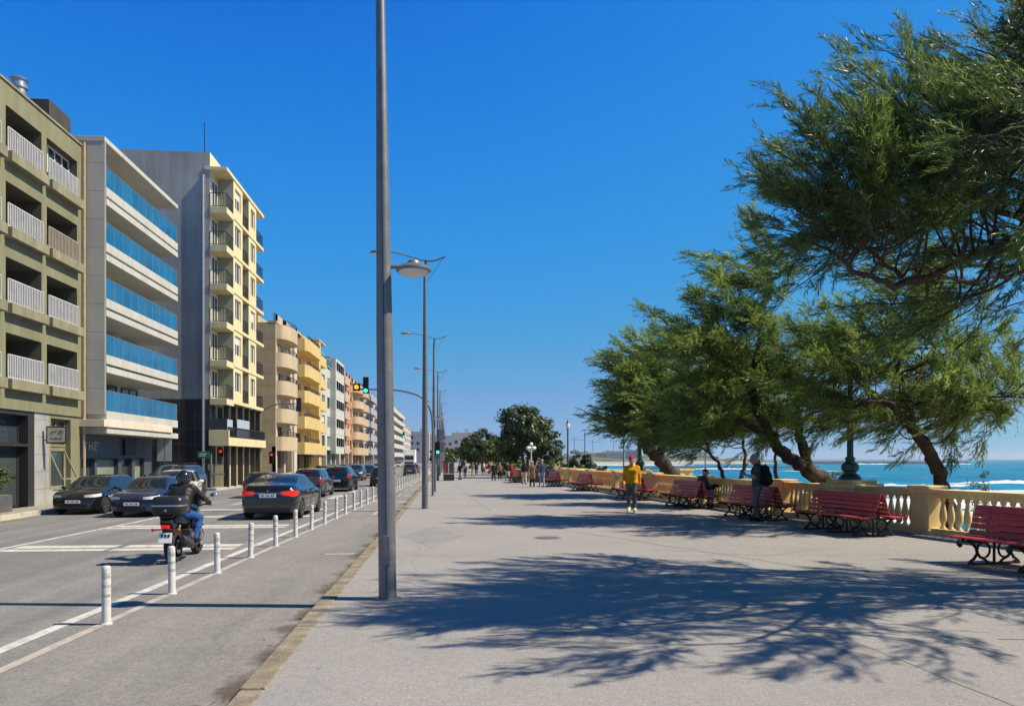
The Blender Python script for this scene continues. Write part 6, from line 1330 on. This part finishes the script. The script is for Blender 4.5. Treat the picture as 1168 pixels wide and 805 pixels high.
def pillow(b, c, sx, sy, z0, z1, top, bot, mi=0):
    n = 24; prof = []
    rows = [(z0, bot), (lerp(z0, z1, .12), lerp(bot, 1, .6)), (lerp(z0, z1, .45), 1.), (lerp(z0, z1, .75), lerp(1, top, .35)), (lerp(z0, z1, .93), lerp(1, top, .8)), (z1, top*.75)]
    vs = []
    for z, f in rows:
        for j in range(n):
            a = 2*PI*j/n; ca, sa = math.cos(a), math.sin(a); e = .45
            vs.append((c[0]+sx*f*math.copysign(abs(ca)**e, ca), c[1]+sy*f*math.copysign(abs(sa)**e, sa), z))
    k = len(rows); b.add(vs, [(i*n+j, i*n+(j+1) % n, (i+1)*n+(j+1) % n, (i+1)*n+j) for i in range(k-1) for j in range(n)]+[tuple(range(n-1, -1, -1)), tuple(range((k-1)*n, k*n))], mi)
tc = thing('top_case', 'large black top case on the rack behind the rider', 'top case', MOTO+Matrix.Rotation(MRZ, 3, 'Z') @ Vector((0, -.20, .935))*.90, MRZ, None, .84)
b = MB(); pillow(b, (0, 0), .315, .235, 0, .19, 1, .82); b.build('base', mat('top case black', (.02, .02, .022), .45, .1, 6), tc, smooth=50); b = MB(); pillow(b, (0, 0), .315, .235, .205, .385, .78, 1.0); b.build('lid', mat('top case lid', (.022, .022, .025), .3, .1, 6), tc, smooth=50); b = MB(); pillow(b, (0, 0), .318, .238, .178, .212, .99, .99); b.build('trim_strip', M_metal, tc, smooth=40)
b = MB(); b.lathe([(.025, -.012), (.025, .012)], 12, (0, -.236, .10), 0, 'y'); b.build('lock', M_metal, tc)
# ------------------------------------------------------------------ people: one continuous skin grown round a posed skeleton
def nets(fn, lo, hi, h):
    lo = np.array(lo); n = np.ceil((np.array(hi)-lo)/h).astype(int)+1
    ax = [lo[i]+h*np.arange(n[i]) for i in range(3)]; G = np.stack(np.meshgrid(*ax, indexing='ij'), -1); D = fn(G.reshape(-1, 3)).reshape(n); S = D < 0
    C = [(i, j, k) for i in (0, 1) for j in (0, 1) for k in (0, 1)]
    sl = lambda A, c: A[c[0]:n[0]-1+c[0], c[1]:n[1]-1+c[1], c[2]:n[2]-1+c[2]]
    cnt = sum(sl(S, c).astype(int) for c in C); mask = (cnt > 0) & (cnt < 8); idx = -np.ones(mask.shape, int); idx[mask] = np.arange(mask.sum())
    cell = np.argwhere(mask); acc = np.zeros((len(cell), 3)); num = np.zeros(len(cell))
    for a in C:
        for ax_ in range(3):
            if a[ax_]: continue
            b = list(a); b[ax_] = 1; d0 = sl(D, a)[mask]; d1 = sl(D, tuple(b))[mask]; cr = (d0 < 0) != (d1 < 0)
            t = np.where(cr, d0/np.where(d0-d1 == 0, 1, d0-d1), 0); p = np.tile(np.array(a, float), (len(cell), 1)); p[:, ax_] += t
            acc[cr] += p[cr]; num[cr] += 1
    V = lo+h*(cell+acc/np.maximum(num, 1)[:, None]); F = []
    for ax_ in range(3):
        u, v = [q for q in range(3) if q != ax_]; m = list(n); m[ax_] -= 1
        A = S[tuple(slice(0, n[q]-1) if q == ax_ else slice(1, n[q]-1) for q in range(3))]; B = S[tuple(slice(1, n[q]) if q == ax_ else slice(1, n[q]-1) for q in range(3))]
        e = np.argwhere(A != B)
        if len(e) == 0: continue
        e[:, u] += 1; e[:, v] += 1; q = []
        for du, dv in ((0, 0), (1, 0), (1, 1), (0, 1)): c = e.copy(); c[:, u] -= du; c[:, v] -= dv; q.append(idx[c[:, 0], c[:, 1], c[:, 2]])
        q = np.stack(q, 1); F.append(q[(q >= 0).all(1)])
    return V, np.concatenate(F)
class Fig:
    def __init__(s): s.p = []
    def cap(s, a, b, ra, rb, m): s.p.append(('c', np.array(a, float), np.array(b, float), ra, rb, m))
    def ell(s, c, r, m): s.p.append(('e', np.array(c, float), np.array(r, float), 0, 0, m))
    def dist(s, P):
        out = []
        for k, a, b, ra, rb, m in s.p:
            if k == 'c':
                d = b-a; L2 = max(1e-9, d@d); t = np.clip(((P-a)@d)/L2, 0, 1); out.append(np.linalg.norm(P-a-t[:, None]*d, axis=1)-(ra+(rb-ra)*t))
            else:
                q = (P-a)/b; l = np.linalg.norm(q, axis=1); out.append((l-1)*b.min()*np.where(l > 1, 1, 1))
        return np.stack(out, 0)
    def f(s, P, k=.018):
        D = s.dist(P); m = D.min(0); return m-k*np.log(np.exp(-(D-m)/k).sum(0))
    def bounds(s, pad=.06):
        lo = np.min([np.minimum(a, b if k == 'c' else a-b)-(max(ra, rb) if k == 'c' else 0) for k, a, b, ra, rb, m in s.p], 0); hi = np.max([np.maximum(a, b if k == 'c' else a+b)+(max(ra, rb) if k == 'c' else 0) for k, a, b, ra, rb, m in s.p], 0)
        return lo-pad, hi+pad
def mesh_from(figs, name, mats, parent):
    VV, FF, MM, o_ = [], [], [], 0
    for fg, h, k in figs:
        lo, hi = fg.bounds(); V, F = nets(lambda P: fg.f(P, k), lo, hi, h)
        ctr = V[F].mean(1); d = fg.dist(ctr); mi = np.array([p[5] for p in fg.p])[d.argmin(0)]
        VV.append(V); FF.append(F+o_); MM.append(mi); o_ += len(V)
    V = np.concatenate(VV); F = np.concatenate(FF); M_ = np.concatenate(MM)
    me = bpy.data.meshes.new(name); me.from_pydata(V.tolist(), [], F.tolist())
    for m in mats: me.materials.append(m)
    me.polygons.foreach_set('material_index', M_.astype(np.int32)); bm = bmesh.new(); bm.from_mesh(me); bmesh.ops.recalc_face_normals(bm, faces=bm.faces); bm.to_mesh(me); bm.free(); me.shade_smooth()
    o = bpy.data.objects.new(name, me); COL.objects.link(o); o.parent = parent; return o
SK, TOP, LEG, SHOE = 0, 1, 2, 3
def person(label, loc, rz, J=None, mats=None, h=.016, H=1.75, sleeve='long', hair=None, cap=None, group=None, hands='relaxed', bulk=1., shorts=False, helmet=False, lean=0., eyes=False, longcoat=False, female=False):
    """J overrides joints, given for a 1.75 m figure facing +y with its feet at z=0"""
    D = dict(pel=(0, 0, .93), wai=(0, .0, 1.10), che=(0, .0, 1.29), nek=(0, -.01, 1.45), hed=(0, .025, 1.62), shL=(-.185, -.01, 1.405), shR=(.185, -.01, 1.405), elL=(-.245, -.03, 1.13), elR=(.245, -.03, 1.13), wrL=(-.255, .05, .89), wrR=(.255, .05, .89),
             hiL=(-.085, 0, .90), hiR=(.085, 0, .90), knL=(-.10, .03, .50), knR=(.10, .03, .50), anL=(-.10, -.02, .085), anR=(.10, -.02, .085), toL=(-.12, .15, .035), toR=(.12, .15, .035), look=(0, 1, -.05))
    if J: D.update(J)
    S = H/1.75; D = {k: np.array(v, float) for k, v in D.items()}; B = bulk
    t = thing('person', label, 'person', loc, rz, group, S)
    f = Fig(); X = np.array([1., 0, 0]); sw = .92 if female else 1.
    che, wai, pel = D['che'], D['wai'], D['pel']
    for s in (-1, 1):
        f.cap(che+s*X*.085*B*sw, wai+s*X*.062*B*sw, .115*B, .103*B, TOP); f.cap(wai+s*X*.062*B, pel+s*X*.07*B, .103*B, .112*B, TOP)
        f.cap(pel+s*X*.07*B-np.array([0, 0, .03]), pel+s*X*.075*B-np.array([0, 0, .06]), .112*B, .105*B, LEG)
    f.cap(che, pel, .11*B, .112*B, TOP)
    f.cap(D['nek']*1.0, D['hed']-np.array([0, .02, .06]), .056, .052, SK); f.cap(D['shL']*.98, D['nek']-np.array([.03, 0, .0]), .06, .055, TOP); f.cap(D['shR']*.98, D['nek']-np.array([-.03, 0, .0]), .06, .055, TOP); f.cap(D['nek']-np.array([0, 0, .035]), che, .08, .1, TOP)
    hd = D['hed']; lk = D['look']/np.linalg.norm(D['look']); up = np.array([0, 0, 1.])-lk*lk[2]; up /= np.linalg.norm(up); rt = np.cross(lk, up)
    HP = lambda a, b, c: hd+rt*a+lk*b+up*c
    f.cap(HP(0, -.018, .03), HP(0, .012, .035), .088, .080, SK); f.cap(HP(0, .02, -.01), HP(0, .038, -.075), .068, .046, SK)
    nose = Fig(); nose.cap(HP(0, .098, .02), HP(0, .116, -.018), .009, .014, SK); nose.cap(HP(0, .09, -.058), HP(0, .092, -.058), .014, .012, SK); nose.cap(HP(-.03, .078, .034), HP(.03, .078, .034), .014, .014, SK)
    for s in (-1, 1): nose.cap(HP(s*.082, .0, .018), HP(s*.086, -.006, -.018), .018, .012, SK)
    f.p += nose.p
    armm = TOP if sleeve == 'long' else SK
    hand_figs = []
    for q, s in (('L', -1), ('R', 1)):
        sh, el, wr = D['sh'+q], D['el'+q], D['wr'+q]; r0 = (.060 if sleeve == 'long' else .054)*B
        if sleeve == 'long': f.cap(sh, el, r0, .047*B, TOP); f.cap(el, wr, .047*B, .036, TOP); f.cap(wr, wr+(wr-el)/np.linalg.norm(wr-el)*.03, .03, .03, SK)
        else: mid = sh+(el-sh)*.62; f.cap(sh, mid, .062*B, .060*B, TOP); f.cap(mid, el, .047, .041, SK); f.cap(el, wr, .041, .028, SK)
        d = D.get('hd'+q, (wr-el)); d = d/np.linalg.norm(d); side = np.cross(d, np.array([s*1., 0, 0])); 
        if np.linalg.norm(side) < .2: side = np.cross(d, np.array([0, 0, 1.]))
        side /= np.linalg.norm(side); nrm = np.cross(d, side); nrm *= -s*np.sign(nrm[0]) if abs(nrm[0]) > .2 else 1
        g = Fig(); c = wr+d*.02
        for w_ in (-.024, 0, .024): g.cap(c+side*w_*.6, c+d*.085+side*w_, .017, .014, SK)
        curl = {'relaxed': (.25, .75), 'grip': (.95, 1.9), 'fist': (1.1, 2.0)}[hands]
        for i, w_ in enumerate((-.031, -.0105, .0105, .031)):
            ln = (.034, .040, .038, .029)[i]; p0 = c+d*.085+side*w_; a1, a2 = curl; v1 = d*math.cos(a1)+nrm*math.sin(a1); v2 = d*math.cos(a2)+nrm*math.sin(a2); p1 = p0+v1*ln; p2 = p1+v2*ln*.9; g.cap(p0, p1, .0095, .0085, SK); g.cap(p1, p2, .0085, .0075, SK)
        th = -side; p0 = c+d*.02+th*.026; p1 = p0+(d*.7+th*.6+nrm*.25)*.045; p2 = p1+(d*.9+th*.1+nrm*.4)*.032; g.cap(p0, p1, .012, .0105, SK); g.cap(p1, p2, .0105, .0085, SK)
        if hands == 'glove': pass
        for p in g.p: pass
        hand_figs.append(g)
        hi, kn, an, to = D['hi'+q], D['kn'+q], D['an'+q], D['to'+q]
        lm = SK if shorts else LEG
        if shorts: mid = hi+(kn-hi)*.75; f.cap(hi, mid, .094*B, .082*B, LEG); f.cap(mid, kn, .062, .052, SK)
        else: f.cap(hi, kn, .092*B, .066*B, LEG)
        f.cap(kn, kn+(an-kn)*.4, .064*B if not shorts else .052, .062*B if not shorts else .054, lm); f.cap(kn+(an-kn)*.4, an+np.array([0, 0, .03]), .060*B if not shorts else .052, .052 if not shorts else .036, lm)
        f.cap(an+np.array([0, -.03, -.035]), to, .05, .038, SHOE); f.cap(an, an+(to-an)*.4, .052, .045, SHOE)
    if longcoat:
        for s in (-1, 1): f.cap(pel+s*X*.07, pel+s*X*.085-np.array([0, 0, .30]), .115, .13, TOP)
    figs = [(f, h, .016)]
    if h < .02:
        for g in hand_figs: figs.append((g, .0048, .004))
    else:
        for g in hand_figs: f.p += g.p
    M0 = [M_skin]+list(mats)
    body = mesh_from(figs, 'body', M0, t)
    if hair:
        g = Fig(); g.cap(HP(0, -.026, .042), HP(0, .002, .05), .094, .084, 0); 
        if female: g.cap(HP(0, -.05, .02), HP(0, -.06, -.13), .085, .06, 0)
        o = mesh_from([(g, .011 if h < .02 else .02, .004)], 'hair', [hair], t); bm = bmesh.new(); bm.from_mesh(o.data); hv = Vector(hd); l_ = Vector(lk); u_ = Vector(up)
        dele = [v for v in bm.verts if ((v.co-hv).dot(l_) > .045 and (v.co-hv).dot(u_) < .075) or (v.co-hv).dot(u_) < (-.035 if not female else -.2) or ((v.co-hv).dot(l_) > .012 and (v.co-hv).dot(u_) < .03)]
        bmesh.ops.delete(bm, geom=dele, context='VERTS'); bm.to_mesh(o.data); bm.free()
    if cap:
        g = Fig(); g.cap(HP(0, -.024, .055), HP(0, .006, .058), .096, .088, 0); g.cap(HP(-.035, .09, .055), HP(.035, .09, .055), .012, .012, 0); g.cap(HP(-.02, .15, .045), HP(.02, .15, .045), .013, .013, 0); g.cap(HP(0, .08, .055), HP(0, .15, .045), .022, .02, 0)
        o = mesh_from([(g, .010, .010)], 'cap', [cap], t); bm = bmesh.new(); bm.from_mesh(o.data); hv = Vector(hd); u_ = Vector(up)
        bmesh.ops.delete(bm, geom=[v for v in bm.verts if (v.co-hv).dot(u_) < .028], context='VERTS'); bm.to_mesh(o.data); bm.free()
    if helmet:
        g = Fig(); g.cap(HP(0, -.02, .03), HP(0, .02, .03), .140, .132, 0); g.cap(HP(0, .03, -.05), HP(0, .06, -.08), .115, .09, 0); g.cap(HP(0, -.06, -.05), HP(0, -.04, -.08), .10, .1, 0)
        hm = mesh_from([(g, .013, .02)], 'helmet', [paint('helmet black', (.012, .012, .014), .15)], t)
        b = MB(); Pp = [HP(.145*math.sin(a), .03+.135*math.cos(a), z) for z in (-.015, .07) for a in np.linspace(-1.2, 1.2, 13)]
        b.add(Pp, [(i, i+1, 14+i, 13+i) for i in range(12)]); b.build('visor', M_carglass, hm, smooth=80)
    if eyes:
        for s in (-1, 1): b = MB(); b.ball(tuple(HP(s*.033, .083, .012)), .0115, 0, 8); b.build('eye', M_black, t, smooth=80)
    return t
def walk(a=.16, arm=.14): return dict(knL=(-.09, .10+a*.3, .51), anL=(-.09, a, .10), toL=(-.10, a+.17, .055), knR=(.09, -.02, .50), anR=(.09, -a-.02, .13), toR=(.10, -a+.13, .035), elL=(-.24, -.07, 1.13), wrL=(-.25, -.10-arm*.3, .89), elR=(.24, .0, 1.13), wrR=(.245, .12+arm*.4, .91))

person('man in a mustard yellow sweatshirt and crimson cap strolling towards the camera', (5.85, 23.3, 0), R(166), dict(walk(.17, .12), look=(.05, 1, -.02)), [C_yellow, C_grey, C_shoe], .015, 1.77, cap=C_cap, hair=M_hair_d, eyes=True, bulk=1.06)
stand = person('man standing in a charcoal polo with a black backpack, looking down at a phone', (8.45, 19.75, 0), R(62), dict(hed=(0, .07, 1.60), look=(0, 1, -.52), nek=(0, .0, 1.45), elL=(-.215, .06, 1.14), wrL=(-.10, .29, 1.20), elR=(.215, .06, 1.14), wrR=(.085, .28, 1.19), hdL=(.45, .75, .35), hdR=(-.4, .75, .4)), [C_olive, C_khaki, C_shoe_d], .015, 1.83, sleeve='short', hair=M_hair, hands='grip', eyes=True, bulk=1.04)
RZ = Matrix.Rotation(R(62), 3, 'Z')
def atp(loc, rz, p, s=1.): return Vector(loc)+Matrix.Rotation(rz, 3, 'Z') @ (Vector(p)*s)
ph = thing('mobile_phone', 'dark phone held by the standing man', 'phone', atp((8.45, 19.75, 0), R(62), (-.02, .395, 1.255), 1.83/1.75), R(62)); ph.rotation_euler = (R(-35), 0, R(62)); b = MB(); b.box(-.037, .037, -.005, .005, -.075, .075); b.build('case', M_black, ph, bevel=.004); b = MB(); b.box(-.033, .033, -.0062, -.0052, -.069, .069); b.build('screen', M_carglass, ph)
bp = thing('backpack', 'bulging black backpack worn by the standing man', 'backpack', atp((8.45, 19.75, 0), R(62), (0, -.20, 1.02), 1.83/1.75), R(62), None, 1.83/1.75)
g = Fig(); g.cap((-.08, -.03, .02), (-.07, -.0, .34), .135, .11, 0); g.cap((.08, -.03, .02), (.07, -.0, .34), .135, .11, 0); g.cap((-.06, -.1, .02), (.06, -.1, .02), .1, .1, 0); g.cap((-.05, -.09, .16), (.05, -.09, .16), .085, .085, 0); mesh_from([(g, .014, .015)], 'bag', [C_black], bp)
for s in (-1, 1): b = MB(); b.tube(smooth_path([(s*.12, .06, .42), (s*.125, .2, .44), (s*.13, .315, .33), (s*.15, .30, .15), (s*.17, .17, .02), (s*.15, .05, -.02)], 3), .02, 6); b.build('strap', C_black, bp, smooth=60)
b = MB(); b.tube([(-.04, -.01, .45), (0, -.02, .50), (.04, -.01, .45)], .009, 6); b.build('handle', C_black, bp, smooth=60)
# seated man on the sea side of the fourth bench, facing the water
SB = benches[3]; ang = SB.rotation_euler.z; sl_ = atp(SB.location, ang, (.40, -.15, 0))
seat = dict(pel=(0, -.06, .54), wai=(0, -.05, .70), che=(0, .05, .90), nek=(0, .12, 1.06), hed=(0, .19, 1.20), look=(0, 1, -.35), shL=(-.185, .09, 1.01), shR=(.185, .09, 1.01), elL=(-.23, .18, .76), elR=(.23, .18, .76), wrL=(-.10, .40, .70), wrR=(.10, .40, .68),
            hiL=(-.09, -.03, .52), hiR=(.09, -.03, .52), knL=(-.12, .40, .54), knR=(.14, .40, .55), anL=(-.12, .42, .09), anR=(.13, .40, .09), toL=(-.14, .59, .035), toR=(.16, .57, .035))
person('man in dark cap and slate jacket seated bent forward on a red bench', sl_, ang+R(-80), seat, [C_slate, C_ltblue, C_shoe_d], .016, 1.74, cap=C_black, hair=M_hair, bulk=1.1)
jb = thing('jacket_bundle', 'dark jacket bundled on the knees of the seated man', 'jacket', atp(sl_, ang+R(-80), (0.02, .38, .70)), ang+R(-80)); g = Fig(); g.cap((-.16, .0, -.02), (.15, .03, -.0), .075, .07, 0); g.cap((-.05, .1, .04), (.12, .16, .06), .05, .045, 0); g.cap((.12, .16, .06), (.2, .22, .03), .045, .03, 0); mesh_from([(g, .018, .02)], 'cloth', [C_black], jb)
# rider
ride = dict(pel=(0, .34, .97), wai=(0, .40, 1.13), che=(0, .50, 1.32), nek=(0, .555, 1.47), hed=(0, .61, 1.60), look=(0, 1, -.06), shL=(-.19, .53, 1.43), shR=(.19, .53, 1.43), elL=(-.34, .70, 1.20), elR=(.36, .70, 1.20), wrL=(-.40, .93, 1.10), wrR=(.40, .93, 1.10), hdL=(.1, 1, -.15), hdR=(-.1, 1, -.15),
            hiL=(-.11, .36, .93), hiR=(.11, .36, .93), knL=(-.23, .80, .80), knR=(.24, .80, .80), anL=(-.22, .58, .40), anR=(.23, .58, .40), toL=(-.24, .76, .36), toR=(.25, .76, .36))
person('rider in a black leather jacket, blue jeans and black helmet astride the motorcycle', MOTO, MRZ, ride, [C_leather, C_jean, C_black], .016, 1.75*.90, helmet=True, hands='grip', bulk=1.12)
# strollers in the distance
WK = walk()
F3 = 'people strolling far along the promenade'
def far_p(label, x, y, rz, cl, H=1.7, **k): return person(label, (x, y, 0), R(rz), WK, cl, .026, H, group=F3, **k)
far_p('man in a navy jacket and faded jeans walking away, rightmost of the group of three', 5.6, 43.9, 8, [C_slate, C_ltblue, C_light], 1.68, hair=M_hair)
far_p('person in a brown coat and dark trousers walking away, middle of the group of three', 5.1, 44.6, 4, [C_brown, C_black, C_shoe_d], 1.56, hair=M_hair, longcoat=True)
far_p('person in a dark top and cream trousers and boots, leftmost of the group of three', 5.1, 49.2, 6, [C_black, C_cream, C_shoe_d], 1.55, hair=M_hair_d, female=True)
far_p('person dressed all in black, left of the pair before the far red bench', 3.55, 57, 10, [C_black, C_black, C_shoe_d], 1.42, hair=M_hair_d, longcoat=True)
far_p('person in a black jacket and pale trousers beside the far red bench', 4.65, 57.5, 200, [C_black, C_light, C_shoe_d], 1.4, hair=M_hair_d)
far_p('person in a dark red coat by the far ochre parapet', 5.0, 58, 190, [C_redc, C_black, C_shoe_d], 1.3, hair=M_hair_d, longcoat=True)
far_p('person in olive and dark clothes just behind the one dressed in black', 4.3, 61, 10, [C_brown, C_black, C_shoe_d], 1.38, hair=M_hair)
for x, y, l, c in ((1.0, 60, 'person in black standing beside the kiosk', [C_black, C_grey, C_shoe_d]), (1.62, 68, 'person in a white top and dark trousers, right of the kiosk', [C_light, C_black, C_shoe_d]), (2.45, 72, 'person in brown, second to the right of the kiosk', [C_brown, C_cream, C_shoe_d]), (2.95, 76, 'person in navy, third to the right of the kiosk', [C_navy, C_black, C_shoe_d]),
          (4.0, 82, 'distant stroller in a pale top below the dark trees', [C_light, C_slate, C_shoe_d]), (4.7, 84, 'distant stroller in a red coat below the dark trees', [C_redc, C_redc, C_shoe_d]), (5.0, 80, 'distant stroller in dark red beside the other red coat', [C_redc, C_black, C_shoe_d])):
    far_p(l, x, y, random.uniform(0, 360), c, 1.36, hair=M_hair_d)

# ------------------------------------------------------------------ the air: thin sea haze over the whole place
hm = bpy.data.materials.new('sea air'); hm.use_nodes = True; N = hm.node_tree.nodes
for n in list(N): N.remove(n)
ho = N.new('ShaderNodeOutputMaterial'); pv = N.new('ShaderNodeVolumePrincipled'); pv.inputs['Color'].default_value = (.80, .90, 1, 1); pv.inputs['Density'].default_value = .00010; pv.inputs['Anisotropy'].default_value = .3
hm.node_tree.links.new(pv.outputs[0], ho.inputs['Volume'])
b = MB(); b.box(-960, 7100, -1600, 7600, -10.5, 58); tag(b.build('haze', hm), kind='stuff')
